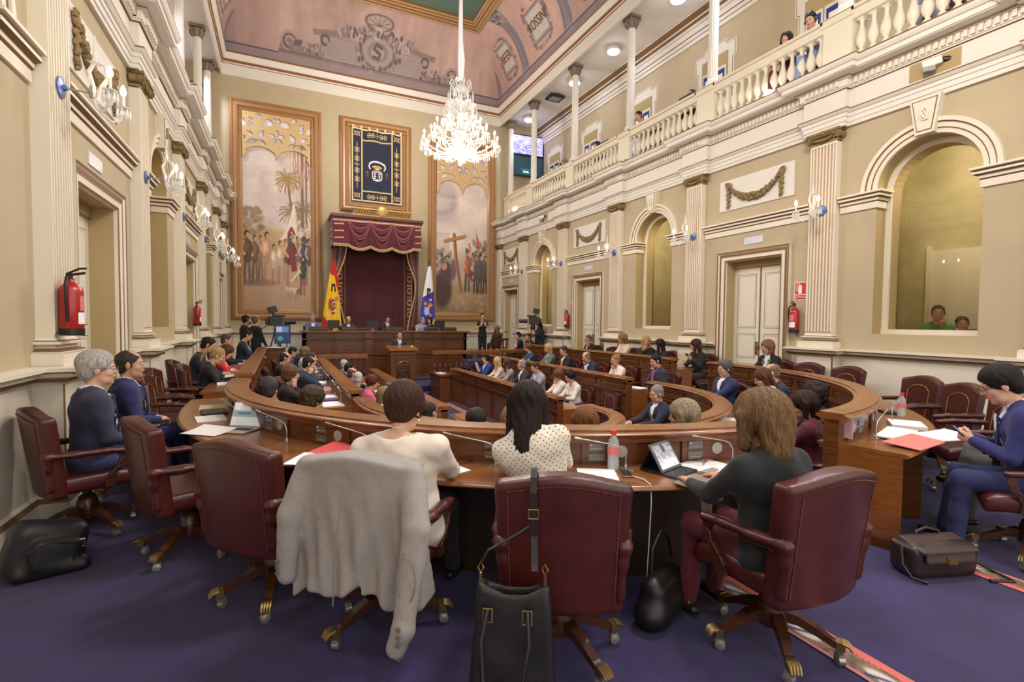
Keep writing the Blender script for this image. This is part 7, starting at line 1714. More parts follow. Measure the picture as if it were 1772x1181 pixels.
# ================================================================= THINGS ON DESKS AND FLOOR
def desk_frame(x,y):
    """unit vectors at a desk point: outward (towards the sitter) and tangential"""
    if y>CY: n=Vector((1 if x>CX else -1,0,0))
    else: n=Vector((x-CX,y-CY,0)).normalized()
    return n,Vector((-n.y,n.x,0))
def mic(x,y,z,label,s=1,group='gooseneck microphones',L=.30):
    n,t=desk_frame(x,y); r=empty('microphone',(x,y,z),label=label,cat='microphone',group=group)
    b=MB(); b.obox((0,0,.004),t*.045,n*.025,Vector((0,0,.004))); b.lathe([(.012,.008),(.01,.03),(.006,.035)],n=10); b.build('mic_base',[M_steel],r,smooth=40)
    b=MB(); P=[Vector((0,0,.03)),Vector((0,0,.10)),t*s*.03+Vector((0,0,.145)),t*s*.07+Vector((0,0,.16)),t*s*L+n*.03+Vector((0,0,.21))]; b.tube(P,[.005,.0045,.0045,.004,.0035],8); b.build('gooseneck',[M_steel],r,smooth=60)
    b=MB(); d=(P[-1]-P[-2]).normalized(); b.tube([P[-1],P[-1]+d*.05],[.0055,.0075],8); b.build('mic_head',[M_steel],r,smooth=40)
for (x,y),l in (((.03,4.18),'nearest microphone to the open laptop on the near desk row'),((.55,3.52),'microphone behind the red folder on the near desk row'),((1.27,2.95),'microphone between the white sweater and the polka-dot blouse'),((2.02,2.56),'microphone arching behind the red-capped bottle'),((2.78,2.38),'microphone reaching towards the tablet from behind the woman in black'),((-.36,4.95),'microphone behind the open laptop')):
    mic(x,y,.75,l,s=-1)
mic(4.50,2.42,.75,'microphone standing over the red folder on the right desk',s=1,L=.08); mic(5.38,2.76,.75,'microphone among the white papers on the right desk',s=1,L=.06)
for k,y in enumerate((8.0,8.9,9.8,10.7,11.6,12.5,13.4)):
    mic(CX-R2_-.08,y,F2+.75,'thin upright microphone on the middle left desk row, number %d from the near end'%(k+1) if 0 else 'thin upright microphone on the middle left desk row, %s from the near end'%['first','second','third','fourth','fifth','sixth','seventh'][k],L=.02)
def sheet(x,y,z,w,h,rz,label,m=None,cat='paper',th=.003,name='paper_sheet',group=None,curl=0):
    V=[];n=8
    for i in range(n+1):
        for j in range(3):
            u=i/n-.5;v=j/2-.5; V.append((u*w,v*h,th+curl*(u+.5)**2*(.6+.4*j/2)))
    F=[(i*3+j,(i+1)*3+j,(i+1)*3+j+1,i*3+j+1) for i in range(n) for j in range(2)]; k=len(V); V+=[(a,b_,c-th) for a,b_,c in V]; F+=[tuple(q+k for q in f[::-1]) for f in F]
    E=[(0,1),(1,2)]; 
    rim=[i*3 for i in range(n+1)]+[n*3+1,n*3+2]+[i*3+2 for i in range(n-1,-1,-1)]+[1]
    F+=[(rim[i],rim[(i+1)%len(rim)],rim[(i+1)%len(rim)]+k,rim[i]+k) for i in range(len(rim))]
    return mesh(name,V,F,[m or M_white],loc=(x,y,z),rz=rz,label=label,cat=cat,group=group)
Z1=.7515
fm=mat('red_folder_back',(206,52,54),.5)
r=empty('folder',(.36,3.62,Z1),-.9,label='open red cardboard folder on the desk left of the woman in the white sweater',cat='folder')
b=MB(); b.add([(-.16,-.12,0),(.16,-.12,0),(.16,.12,0),(-.16,.12,0),(-.16,-.12,.006),(.16,-.12,.006),(.16,.12,.006),(-.16,.12,.006)],[(3,2,1,0),(4,5,6,7),(0,1,5,4),(1,2,6,5),(2,3,7,6),(3,0,4,7)]); b.build('folder_back',[fm],r)
b=MB(); b.add([(-.16,-.12,.035),(.16,-.125,.015),(.16,.12,.03),(-.16,.12,.06),(-.16,-.12,.038),(.16,-.125,.018),(.16,.12,.033),(-.16,.12,.063)],[(3,2,1,0),(4,5,6,7),(0,1,5,4),(1,2,6,5),(2,3,7,6),(3,0,4,7)]); b.build('folder_flap',[M_redfolder],r)
sheet(.16,3.62,Z1,.21,.3,-.5,'white sheet sticking out under the open red folder')
sheet(1.02,2.98,Z1,.10,.14,.3,'small white note on the desk right of the white sweater')
b=MB(); b.tube([(0,0,.006),(.12,.03,.006)],.005,6); tag(b.build('pen',[mat('pen_red',(110,30,40),.3)],loc=(1.05,3.08,Z1)),'dark red pen on the desk behind the small white note','pen')
sheet(1.76,2.50,Z1,.24,.30,-.5,'white printed sheets on the desk right of the polka-dot blouse',th=.006)
def bottle(x,y,z,label,h=.22,cap=(222,52,40),lab=(226,120,124),group=None):
    s=h/.22; r=empty('water_bottle',(x,y,z),label=label,cat='bottle',group=group)
    b=MB(); b.lathe([(.001,.0),(.030*s,.0),(.033*s,.01*s),(.033*s,.05*s),(.030*s,.06*s),(.033*s,.07*s),(.033*s,.135*s),(.026*s,.165*s),(.014*s,.185*s),(.0125*s,.195*s)],n=16); b.build('bottle_body',[M_bottle],r,smooth=50)
    b=MB(); b.lathe([(.0155*s,.193*s),(.0155*s,.218*s),(.0,.22*s)],n=14); b.build('bottle_cap',[mat('cap_%d_%d_%d'%cap,cap,.4)],r)
    b=MB(); b.lathe([(.0338*s,.085*s),(.0338*s,.125*s)],n=16); b.F=b.F[:-2]; b.I=b.I[:-2]; b.build('bottle_label',[mat('blabel_%d_%d_%d'%lab,lab,.5)],r)
    b=MB(); b.lathe([(.001,.003),(.029*s,.003),(.031*s,.05*s),(.029*s,.06*s),(.031*s,.11*s),(.001,.11*s)],n=12); b.build('water',[mat('water_fill',(214,226,232),.05,alpha=.35)],r)
bottle(1.95,2.60,Z1,'large water bottle with red cap on the near desk row, beside the phone',.255)
bottle(5.88,2.93,Z1,'large water bottle with red cap on the right desk, before the empty chairs',.25)
bottle(4.66,3.93,F2+.75,'small water bottle with red cap seen above the near barrier, by the woman in black',.21)
LBC=((200,206,236),(150,170,220))
for x,y,z,l in ((6.12,6.6,F2+.75,'small clear bottle with pale cap before the grey-haired man with glasses'),(5.7,5.2,F2+.75,'small clear bottle with pale cap before the woman in the white jacket'),(7.62,11.8,.75,'small bottle before the man in black in the outer right row'),(7.62,10.2,.75,'small bottle before the woman in the beige jacket'),(7.62,9.4,.75,'small bottle before the blonde woman in black'),(7.62,8.7,.75,'small bottle before the dark-haired woman in the outer right row'),(6.15,9.7,F2+.75,'small bottle before the blonde woman in the white jacket'),(2.12,9.6,F3+.75,'small bottle beside the woman in pink'),(3.12,3.45,F2+.75,'small bottle in the hand of the ash-blonde woman')): bottle(x,y,z,l,.19,*LBC,group='small pale-capped bottles')
# phone and cable
r=empty('phone',(1.95,2.47,Z1),-.4,label='smartphone lying on the desk with a white cable, in front of the bottle',cat='phone'); b=MB(); b.box(-.036,.036,-.068,.068,0,.01); b.build('phone_body',[mat('rose_case',(150,96,92),.3)],r,bevel=.004); b=MB(); b.box(-.031,.031,-.058,.058,.01,.0115); b.build('phone_screen',[M_black],r)
b=MB(); b.tube([(0,0,.008),(.02,-.1,.01),(.01,-.17,.0),(.0,-.19,-.1),(.02,-.15,-.4),(.05,-.1,-.68)],.003,6); tag(b.build('cable',[M_white],loc=(1.95,2.42,Z1)),'white charging cable hanging from the phone over the desk edge','cable')
# tablet in a folding keyboard case
r=empty('tablet',(2.25,2.46,Z1),.33,label='tablet showing a grey picture, propped on its keyboard case on the near desk row',cat='tablet')
b=MB(); b.box(-.135,.135,-.17,.10,0,.008); b.build('keyboard_case',[mat('case_black',(34,34,36),.5)],r,bevel=.003)
b=MB()
for i in range(11):
    for j in range(4): b.box(-.115+.021*i,-.115+.021*i+.017,-.155+.022*j,-.155+.022*j+.017,.008,.0105)
kb=b.build('keys',[mat('key_grey',(70,72,76),.5)],r); 
def tilt(P,a=math.radians(58)): 
    return [(x,-.06+y*math.cos(a)-z*math.sin(a),.012+y*math.sin(a)+z*math.cos(a)) for x,y,z in P]
b=MB(); b.add(tilt([(x,y,z) for z in (-.009,.0) for x,y in ((-.128,0),(.128,0),(.128,.19),(-.128,.19))]),[(3,2,1,0),(4,5,6,7),(0,1,5,4),(1,2,6,5),(2,3,7,6),(3,0,4,7)]); b.build('tablet_frame',[mat('tablet_grey',(92,94,98),.35)],r,bevel=.004)
im=Img(60,44,(134,134,140)); im.noise(.5,10,12); im.rect(.42,0,.58,.35,(50,50,56),.8); im.blend((im.y-.4)/.2*.4,(210,210,216)); 
for k in range(40): im.ell(r_.uniform(0,1),r_.uniform(.35,1),.02,.03,r_.choice([(230,230,236),(90,90,96)]),soft=.7,al=.6)
def tf(u,v):
    a=math.radians(58); x=-.108+.216*u; y=.018+.155*v; z=.0012; return x,-.06+y*math.cos(a)-z*math.sin(a),.012+y*math.sin(a)+z*math.cos(a)
painted('tablet_screen',im.a,tf,mat('tablet_scr',(255,255,255),.25,vcol='Col',emit=.55),r)
b=MB(); b.add([(-.13,.10,.004),(.13,.10,.004),(.12,.03,.15),(-.12,.03,.15)],[(0,1,2,3)]); b.build('case_prop',[mat('case_black',(34,34,36))],r)
# grey cloth pouch hanging over the edge
def cl_(u,v):
    x=(u-.5)*.27; w=np.where(v>.62,1.,1.0-.35*(.62-v)); s=1-v
    y=np.where(s<.38,.10-s*.42,-.065-.02*np.sin(u*7)); z=np.where(s<.38,.012,.012-(s-.38)*.30*(1-.45*np.abs(u-.25)))
    return x*w+.03*(s>.38)*(s-.38),y+.012*np.sin(u*11)*(s>.4),z+.004*np.sin(u*9+v*7)
o=painted('cloth_pouch',np.zeros((26,26,3))+np.array((138,128,114)),cl_,mat('grey_pouch',(140,130,116),.85,bump=.3,bscale=200,vcol='Col')); o.location=(2.24,2.15,Z1); o.rotation_euler=(0,0,.33); tag(o,'grey-brown cloth pouch hanging over the desk edge below the tablet','pouch'); so=o.modifiers.new('Solid','SOLIDIFY'); so.thickness=.004
sheet(2.56,2.36,Z1,.30,.34,.25,'white papers under the reading glasses, right of the tablet',th=.008)
r=empty('reading_glasses',(2.58,2.43,Z1+.012),.5,label='folded reading glasses with dark red and blue frame on the white papers',cat='glasses')
b=MB()
for s in (-1,1): b.tube([(s*.034+.026*math.cos(t),0,.02+.018*math.sin(t)) for t in [k*2*PI/16 for k in range(16)]],.0028,6,closed=True)
b.tube([(-.008,0,.024),(0,0,.028),(.008,0,.024)],.0026,5); b.build('rims',[mat('rim_red',(130,30,44),.3)],r,smooth=60)
for s in (-1,1): b=MB(); b.tube([(s*.06,0,.024),(s*.05,.10,.012),(-s*.02,.125,.004)],.0026,5); b.build('temple',[mat('temple_navy',(38,34,70),.3)],r)
r=empty('marker_pad',(2.46,2.28,Z1+.008),.2,label='small pad of pink and grey index tabs on the white papers',cat='pad'); b=MB(); b.box(-.07,.07,-.022,.022,0,.012); b.build('pad_body',[mat('pad_pink',(196,150,156),.6)],r); b=MB(); [b.box(-.065+.034*k,-.04+.034*k,-.02,.02,.012,.014) for k in range(4)]; b.build('tabs',[mat('pad_grey',(150,150,150),.6)],r)
# laptop and papers on the left curve
r=empty('laptop',(-.36,4.78,Z1),.42+PI/2+.55,label='open silver laptop on the near desk row, facing the left seats',cat='laptop')
b=MB(); b.box(-.155,.155,-.11,.11,0,.012); b.build('laptop_base',[mat('silver_alu',(196,196,198),.35,metal=.7)],r,bevel=.003)
b=MB(); b.add([(-.155,-.11,.012),(.155,-.11,.012),(.155,-.19,.215),(-.155,-.19,.215),(-.155,-.117,.012),(.155,-.117,.012),(.155,-.197,.213),(-.155,-.197,.213)],[(3,2,1,0),(4,5,6,7),(0,1,5,4),(1,2,6,5),(2,3,7,6),(3,0,4,7)]); b.build('laptop_lid',[mat('silver_alu',(1,1,1))],r)
im=Img(40,26,(226,232,238)); im.rect(0,.35,1,.62,(150,180,200)); im.rect(.1,.42,.6,.5,(90,120,140))
painted('laptop_screen',im.a,lambda u,v:(.145-.29*u,-.108-.078*(v*.95+.03),.016+.197*(v*.95+.03)),mat('dim_screen',(1,1,1)),r)
b=MB(); [b.box(-.13+.02*i,-.113+.02*i,-.06+.022*j,-.043+.022*j,.012,.0135) for i in range(13) for j in range(4)]; b.build('keys',[M_black],r)
sheet(-.56,4.80,Z1+.004,.24,.34,.9,'curved white sheet lying beside the laptop',curl=.03)
sheet(-.62,5.45,Z1,.24,.32,.2,'white paper on the left curve of the desk, before the man in blue',th=.008)
bx1('book','closed dark book on the left curve of the desk','book',-.63,5.80,Z1,.22,.3,.02,M_blackL,.2); sheet(-.68,6.15,Z1,.24,.33,.1,'cream magazine at the left end of the curved desk',m=mat('cream_mag',(206,196,160),.6),cat='magazine',name='magazine',th=.008)
for x,y,l in ((-.72,8.4,'white papers before the blonde woman with the ponytail'),(-.72,9.5,'papers before the dark-haired man at the left desk row'),(-.72,10.6,'papers before the woman in red'),(-.72,12.2,'papers before the greying man at the left row')): sheet(x,y,Z1,.3,.42,.1,l,th=.012)
for k,y in enumerate((7.8,8.55,9.6,10.6,11.8,12.9)): sheet(CX-R2_-.24,y,F2+.7515,.3,.4,.15-.07*k,'white documents on the middle left desk row, %s from the near end'%['first','second','third','fourth','fifth','sixth'][k],th=.014,group='documents on the middle left row')
bx1('folder','purple folder under the papers on the middle left desk row','folder',CX-R2_-.26,8.25,F2+.7515,.32,.24,.02,mat('purple_folder',(96,70,130),.5))
for k,y in enumerate((7.9,8.8,10.0,11.2,12.6)): sheet(CX-R3_-.24,y,F3+.7515,.28,.38,.1+.05*k,'white documents on the inner left desk row, %s from the near end'%['first','second','third','fourth','fifth'][k],th=.014,group='documents on the inner left row')
for k,y in enumerate((8.9,10.2,11.1,12.6,13.5)): sheet(CX+R3_+.24,y,F3+.7515,.28,.34,.1*k,'white documents on the inner right desk row, %s from the near end'%['first','second','third','fourth','fifth'][k],th=.01,group='documents on the inner right row')
sheet(4.72,5.4,F3+.7515,.26,.34,.5,'white paper before the grey-haired man in navy at the innermost desk',th=.01); sheet(6.25,7.62,F2+.7515,.26,.3,.2,'open brochure at the end of the middle right desk row',th=.012)
sheet(5.35,4.45,F2+.7515,.3,.4,.7,'white papers before the woman in the white jacket',th=.02)
r=empty('document_stack',(5.0,1.2,0)); bpy.data.objects.remove(r)
r=empty('folder',(4.62,2.20,Z1+.01),.12,label='large flat salmon-red folder on the right desk, beside its open end',cat='folder'); b=MB(); b.add([(-.30,-.14,0),(.30,-.14,0),(.28,.12,.012),(-.28,.12,.012),(-.30,-.14,.006),(.30,-.14,.006),(.28,.12,.018),(-.28,.12,.018)],[(3,2,1,0),(4,5,6,7),(0,1,5,4),(1,2,6,5),(2,3,7,6),(3,0,4,7)]); b.build('folder_cover',[mat('salmon_folder',(228,122,114),.5)],r)
sheet(4.80,2.42,Z1+.012,.5,.22,.3,'white sheets above the salmon-red folder on the right desk',th=.01,curl=.01); sheet(5.02,2.18,Z1+.02,.34,.3,-.3,'white printed sheets sliding towards the man in the blue suit',th=.008,curl=.03); sheet(5.35,2.62,Z1,.34,.26,.6,'stack of white papers beside the far bottle on the right desk',th=.03); bx1('notebook','black notebook beside the far bottle on the right desk','notebook',5.98,3.1,Z1,.2,.14,.02,M_black,.8)
b=MB(); b.obox((4.17,2.47,.86),(.002,.0,0),(.0,.055,0),(0,0,.08)); tag(b.build('notice_card',[mat('pink_card',(222,190,200),.5)]),'pink and white notice card fixed at the open end of the right barrier','notice')
sheet(-.26,14.57,.966,.5,.12,.02,'white papers on top of the partition below the television camera',th=.015)
sheet(4.35,14.4,.131,.2,.3,.2,'papers on the low cabinet right of the podium',th=.02)
# ---- grey jacket over the chair of the woman in the white sweater
cj=[o for o in bpy.data.objects if o.parent is None and o.get('label')=='burgundy leather chair with a grey jacket hung over its back'][0]
jm=mat('grey_jersey',(158,152,147),.9,var=.16,vscale=60,bump=.25,bscale=400)
def yc_(x,z): return -.25-.13*(z-.42)+.05*(x/.3)**2
def jf(P):
    x,y,z=P[...,0],P[...,1],P[...,2]
    top=1.012+.05*np.cos(np.clip(x/.3,-1,1)*PI/2)**1.3-.0*x; flare=np.clip((.95-z)/.5,0,1.3)
    fold=(.016*np.sin(x*34+2*np.sin(z*5))+.010*np.sin(x*61+z*9))*flare
    w=.300+.04*flare; hem=.36+.05*np.sin(x*6+1)+.03*np.sin(x*19)-.05*(x>.05)
    yb=yc_(x,np.maximum(z,.55))-.072-.05*flare-fold; yf=yc_(x,z)+.078
    # shell hanging behind, wrapping over the top
    d=np.stack([np.abs(x)-w,z-top,np.where(y<yc_(x,z),hem,.80)-z,yb-y,y-yf],-1)+.022
    return np.sqrt((np.maximum(d,0)**2).sum(-1))+np.minimum(d.max(-1),0)-.022
def inner(P):
    x,y,z=P[...,0],P[...,1],P[...,2]
    d=np.stack([np.abs(x)-.32,z-.99-.05*np.cos(np.clip(x/.3,-1,1)*PI/2)**1.3,-(y-yc_(x,np.maximum(z,.55))+.062+.04*np.clip((.95-z)/.5,0,1.3)),y-.2],-1)
    return d.max(-1)
J=[field(jf,(-.40,-.56,.25),(.42,-.08,1.1)),
   cap((.275,-.30,.96),(.34,-.40,.74),.066,.066,k=.03,sq=((0,1,0),.8)),cap((.34,-.40,.74),(.32,-.50,.34),.066,.050,k=.02,sq=((0,1,0),.8)),cap((.32,-.50,.34),(.29,-.50,.25),.050,.046,k=.02),
   cap((-.275,-.30,.96),(-.34,-.36,.74),.068,.062,k=.03,sq=((0,1,0),.8)),cap((-.34,-.36,.74),(-.365,-.36,.44),.062,.050,k=.02,sq=((0,1,0),.8)),
   ]
jr=empty('jacket',tuple(cj.location),cj.rotation_euler.z,label='light grey jacket with elbow patches draped over the back of a leather chair',cat='jacket')
sdf('jacket_cloth',J,.0085,[jm],jr,disp=lambda P:.003*_nz(P*A3(1.6,1,.7),26,2)+.0012*_nz(P,70,3))
b=MB()
for zc in (.30,.335,.37): b.lathe([(.0,0),(.012,0),(.012,.004),(.0,.005)],(.322,-.553,zc),(.1,-1,0),10)
for zc in (.46,.49,.52): b.lathe([(.0,0),(.011,0),(.011,.004),(.0,.005)],(-.385,-.405,zc),(-.5,-1,0),10)
b.build('sleeve_button',[mat('button_grey',(112,106,100),.4)],jr)
b=MB(); b.tube([(.335+.045*math.cos(t),-.505,.56+.10*math.sin(t)) for t in [k*2*PI/24 for k in range(24)]],.0025,5,closed=True); b.tube([(0,-.418,1.0),(0,-.46,.9),(.004,-.50,.78),(0,-.53,.62),(0,-.535,.42)],.003,5); b.build('seam',[mat('seam_grey',(120,112,106),.9)],jr)
# ---- handbag hanging from the centre chair
def placed(name,x,y,z,rz,label,cat): return empty(name,(x,y,z),rz,label=label,cat=cat)
cc=[o for o in bpy.data.objects if o.parent is None and str(o.get('label')).startswith('burgundy leather chair seen squarely')][0]
r=placed('handbag',cc.location.x+.05,cc.location.y-.02,0,cc.rotation_euler.z,'black leather handbag with gold buckles hanging from the strap on the central chair','handbag')
def hb(P):
    x,y,z=P[...,0],P[...,1],P[...,2]; t=np.clip((.60-z)/.42,0,1); zt=.58+.05*np.cos((x+.26)/.17*1.4)*0+.05*((x+.26)/.17)**2
    d=np.stack([np.abs(x+.26)-(.15+.03*t),np.abs(y+.46)-(.035+.055*t),z-zt,.16-z],-1)+.02
    return np.sqrt((np.maximum(d,0)**2).sum(-1))+np.minimum(d.max(-1),0)-.02
cut=ell((-.26,-.46,.63),(.12,.03,.13),k=.01,neg=True); cut.m=-1
sdf('bag_body',[field(hb,(-.48,-.58,.14),(-.05,-.34,.68)),cut],.008,[M_blackL],r,disp=lambda P:.003*_nz(P,18,5))
for xx,yy in ((-.36,-.545),(-.20,-.550)):
    b=MB(); b.tube([(xx-.018,yy,.54),(xx+.018,yy,.54),(xx+.018,yy-.01,.49),(xx-.018,yy-.01,.49)],.004,6,closed=True); b.build('buckle',[M_brass],r)
b=MB(); b.tube([(-.36,-.55,.54),(-.38,-.60,.44),(-.37,-.63,.30),(-.29,-.64,.23),(-.21,-.63,.30),(-.19,-.60,.44),(-.20,-.55,.54)],.009,8); b.build('bag_handle',[M_blackL],r,smooth=60)
for x0 in (-.40,-.13):
    b=MB(); b.tube([(x0,-.47,.59),(x0,-.47,.65)],.007,6); b.tube([(x0,-.46,.645),(x0+.012,-.46,.665),(x0,-.46,.69),(x0-.012,-.46,.665)],.004,6,closed=True); b.build('strap_ring',[M_brass],r)
b=MB(); b.tube([(-.40,-.46,.68),(-.37,-.46,.74),(-.25,-.43,.80),(-.20,-.41,.83)],.006,6); b.build('shoulder_strap',[M_blackL],r)
r=placed('bag_strap',cc.location.x,cc.location.y,0,cc.rotation_euler.z,'narrow black leather strap with gold buckle looped over the top of the central chair','strap')
b=MB()
def strip(P,w): 
    for a_,e_ in zip(P,P[1:]): 
        a_=Vector(a_);e_=Vector(e_); d=(e_-a_); nrm=Vector((1,0,0)); th=d.cross(nrm).normalized()*.003; b.add([tuple(a_+nrm*w+th),tuple(a_-nrm*w+th),tuple(e_-nrm*w+th),tuple(e_+nrm*w+th),tuple(a_+nrm*w-th),tuple(a_-nrm*w-th),tuple(e_-nrm*w-th),tuple(e_+nrm*w-th)],[(0,1,2,3),(7,6,5,4),(0,4,5,1),(3,2,6,7),(0,3,7,4),(1,5,6,2)])
strip([(-.13,-.24,.99),(-.13,-.27,1.04),(-.13,-.33,1.052),(-.13,-.385,1.03),(-.13,-.395,.97),(-.128,-.392,.88),(-.125,-.39,.78),(-.122,-.41,.70),(-.12,-.46,.66)],.014); b.build('strap',[M_blackL],r)
b=MB(); b.tube([(-.15,-.402,.90),(-.108,-.402,.90),(-.108,-.40,.86),(-.15,-.40,.86)],.004,6,closed=True); b.build('strap_buckle',[M_brass],r)
# ---- bag on the floor below the desk, backpack left, briefcase right
r=placed('handbag',1.98,2.16,0,.4,'dark handbag standing on the carpet under the desk between two chairs','handbag')
sdf('bag_body',[cap((-.15,0,.08),(.15,0,.08),.085,k=.05),cap((-.11,.0,.24),(.11,0,.22),.05,k=.06,sq=((0,1,0),.7)),rbox((0,0,.15),(.17,.075,.12),.05,k=.05)],.012,[M_blackL],r,disp=lambda P:.010*_nz(P,13,7))
b=MB(); b.tube([(-.14,0,.32),(-.13,0,.45),(-.03,.0,.52),(.06,0,.46),(.12,0,.32)],.008,7); b.build('bag_handle',[M_blackL],r,smooth=60)
b=MB(); b.tube([(.09,-.105,.30),(.10,-.11,.2),(.10,-.115,.1)],.004,5); b.lathe([(.014,0),(.014,.006)],(.10,-.12,.09),(0,-1,0),10); b.build('gold_chain',[M_brass],r)
r=placed('backpack',-1.45,4.28,0,.5,'black backpack slumped on the carpet against the left wall pedestal','backpack')
sdf('backpack_body',[rbox((0,0,.17),(.20,.13,.16),.07,k=.03,R=roty(.25)),rbox((.02,-.13,.14),(.13,.05,.10),.04,k=.02,R=roty(.25)),cap((-.15,-.1,.05),(.15,-.16,.04),.05,k=.04)],.012,[mat('black_nylon',(26,24,28),.5,bump=.2,bscale=150)],r,disp=lambda P:.006*_nz(P,16,3))
b=MB(); b.tube([(-.1,-.19,.08),(-.13,-.2,.22),(0,-.2,.25),(.12,-.2,.2),(.1,-.19,.08)],.006,6); b.build('zip_piping',[M_black],r); b=MB(); b.tube([(.13,-.15,.20),(.17,-.15,.20),(.17,-.15,.15),(.13,-.15,.15)],.006,6,closed=True); b.build('buckle',[M_steel],r)
r=placed('briefcase',4.06,1.80,0,-.30,'dark brown leather briefcase with brass clasp lying by the desk end on the right','briefcase')
bm=mat('brown_leather',(44,32,30),.35,coat=.2,bump=.15,bscale=150)
sdf('case_body',[rbox((0,0,.115),(.25,.11,.115),.05,k=.02)],.011,[bm],r,disp=lambda P:.005*_nz(P,13,9))
sdf('flap',[rbox((0,-.03,.215),(.22,.10,.018),.015,k=.01,R=rotx(.22)),rbox((0,-.12,.165),(.19,.012,.045),.01,k=.01,R=rotx(-.2))],.009,[mat('brown_flap',(62,46,42),.45)],r)
b=MB(); b.box(-.035,.035,-.143,-.133,.12,.155); b.box(-.045,-.03,-.14,-.13,.13,.165); b.build('clasp',[M_brass],r)
b=MB(); b.tube([(-.09,.04,.22),(-.09,.05,.27),(0,.06,.29),(.09,.05,.27),(.09,.04,.22)],.010,8); b.build('case_handle',[bm],r,smooth=60)
b=MB(); b.tube([(-.25,.0,.2),(-.29,-.05,.1),(-.27,-.1,.03),(-.2,-.15,.015)],.012,6); b.build('strap_loop',[bm],r,smooth=60); b=MB(); b.tube([(.25,0,.18),(.33,-.02,.06),(.42,-.08,.012),(.40,-.2,.012),(.25,-.17,.012)],.012,6); b.build('shoulder_strap',[bm],r,smooth=60)
# ---- coat on a chair, legs of the neighbour
r=placed('coat',8.30,8.72,0,PI/2,'beige coat hanging over a chair back in the outer right row','coat')
sdf('coat_cloth',[rbox((0,-.33,.80),(.30,.09,.26),.06,k=.03)],.02,[mat('beige_coat',(206,192,168),.85)],r,disp=lambda P:.012*_nz(P,16,3))
person('person in grey trousers mostly hidden behind the man in the blue suit, knee raised',5.62,1.78,0,-32,top=1.2,c=(60,60,66),leg=(84,80,80),lod=1,arms=('lap','lap'),kneeup=True,hair=('short',(50,40,36)))
# ---- aisle runner borders
def runner(x,flip,y0,y1,z,name_label):
    L=y1-y0; n=int(L*70); im=Img(22,n,(214,112,104)); 
    im.rect(.0,0,.06,1,(56,48,110)); im.rect(.06,0,.14,1,(222,140,128)); im.rect(.14,0,.66,1,(150,110,96))
    P_=.42; k=0; yy=0.
    while yy<1:
        c=yy+.5*P_/L; q=P_/L
        im.ell(.4,c,.28,q*.30,(120,112,92),soft=.3); im.ell(.42,c,.17,q*.24,(214,206,196),soft=.3); im.line([(.22,c-q*.16),(.60,c+q*.16)],.045,(60,56,100)); im.line([(.2,c-q*.3),(.6,c-q*.42)],.05,(104,96,76)); im.line([(.62,c-q*.3),(.2,c-q*.42)],.04,(104,96,76)); im.line([(.2,c+q*.36),(.6,c+q*.46)],.05,(98,90,74))
        yy+=q
    for j in range(int(L/.03)): im.rect(.68,j*.03/L,.72,(j*.03+.018)/L,(110,50,70)); im.rect(.12,j*.03/L,.15,(j*.03+.018)/L,(90,60,110))
    a=im.a[:,::-1] if flip else im.a
    o=painted('carpet_border',a,lambda u,v:(x+(u-.5)*.2,y0+v*L,z+0*u),mat('border_pile',(255,255,255),.95,vcol='Col',bump=.3,bscale=300)); tag(o,name_label,'carpet border')
runner(2.62,0,-1.2,2.36,.006,'woven salmon border with laurel pattern in the carpet, left of the near aisle')
runner(4.38,1,-1.2,2.36,.006,'woven salmon border with laurel pattern in the carpet, right of the near aisle')
runner(4.40,1,5.0,14.8,FW+.006,'woven salmon carpet border along the right side of the sunken aisle')
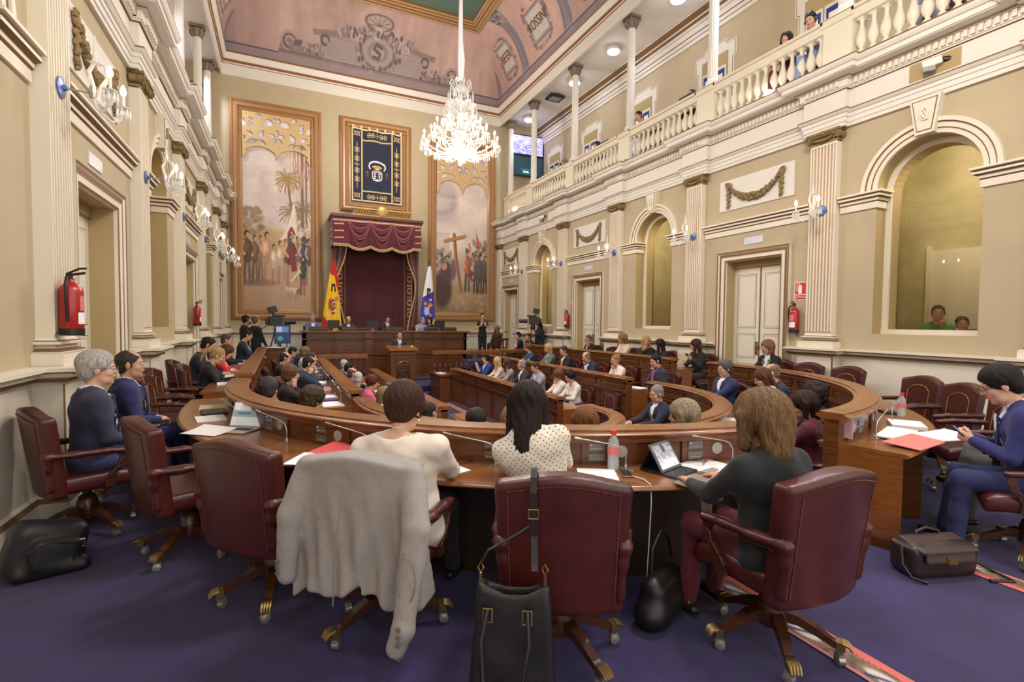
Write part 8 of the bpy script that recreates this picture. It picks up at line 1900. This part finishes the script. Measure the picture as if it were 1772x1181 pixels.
# ================================================================= CAMERA AND LIGHT
f_=854.;yaw_,pit_,rol_=.4369,-.0381,.0092
fw=Vector((math.sin(yaw_)*math.cos(pit_),math.cos(yaw_)*math.cos(pit_),math.sin(pit_))); r0=Vector((math.cos(yaw_),-math.sin(yaw_),0)); u0=r0.cross(fw)
rt=r0*math.cos(rol_)+u0*math.sin(rol_); up=-r0*math.sin(rol_)+u0*math.cos(rol_)
cam=bpy.data.objects.new('camera',bpy.data.cameras.new('camera')); COL.objects.link(cam)
cam.matrix_world=Matrix(((rt.x,up.x,-fw.x,0),(rt.y,up.y,-fw.y,0),(rt.z,up.z,-fw.z,1.7),(0,0,0,1)))
cam.data.sensor_fit='HORIZONTAL'; cam.data.sensor_width=36; cam.data.lens=f_/1772*36; cam.data.clip_start=.05
sc.camera=cam
def lamp(name,typ,loc,e,col=(255,243,228),size=.3,look=None,spot=None):
    l=bpy.data.lights.new(name,typ); l.energy=e; l.color=lin(col)
    if typ=='AREA': l.size=size
    else: l.shadow_soft_size=size
    if spot: l.spot_size=math.radians(spot); l.spot_blend=.6
    o=bpy.data.objects.new(name,l); COL.objects.link(o); o.location=loc
    if look is not None: o.rotation_euler=(Vector(look)-Vector(loc)).to_track_quat('-Z','Y').to_euler()
    return o
lamp('overhead_light','POINT',(CX,10.08,5.1),300,size=.6)  # light of the crystal chandelier
lamp('overhead_light','POINT',(CX,2.2,7.2),600,size=.7)
lamp('overhead_light','POINT',(CX,16.2,8.6),420,size=.7)  # added overhead fill towards the far wall; no chandelier hangs here
for y in (0.5,4.5,7.4,10.34,13.15,15.45,19.05):
    lamp('gallery_spot','SPOT',(9.5,y,10.3),330,(236,238,255),.12,(5.6,y-.6,0),115)
    lamp('gallery_spot','SPOT',(-2.6,y,10.3),260,(236,238,255),.12,(1.3,y-.6,0),115)
for i,c in enumerate(ARCHC['R']): lamp('booth_fill_light','POINT',(XR+.95,c-.1,4.6),50,(255,240,214),.15)  # added fill near each pane to brighten faces; no fixture is modelled
w=bpy.data.worlds.new('world'); sc.world=w; w.use_nodes=True; bg=w.node_tree.nodes['Background']; bg.inputs[0].default_value=(*lin((255,246,236)),1); bg.inputs[1].default_value=1.1
sc.view_settings.view_transform='Standard'; sc.view_settings.look='None'; sc.view_settings.exposure=.62; sc.view_settings.gamma=1; sc.view_settings.use_curve_mapping=False
sc.cycles.max_bounces=7; sc.cycles.diffuse_bounces=4; sc.cycles.glossy_bounces=3; sc.cycles.transmission_bounces=5; sc.cycles.transparent_max_bounces=8; sc.cycles.caustics_reflective=False; sc.cycles.caustics_refractive=False; sc.cycles.sample_clamp_indirect=6
sc.cycles.use_denoising=True
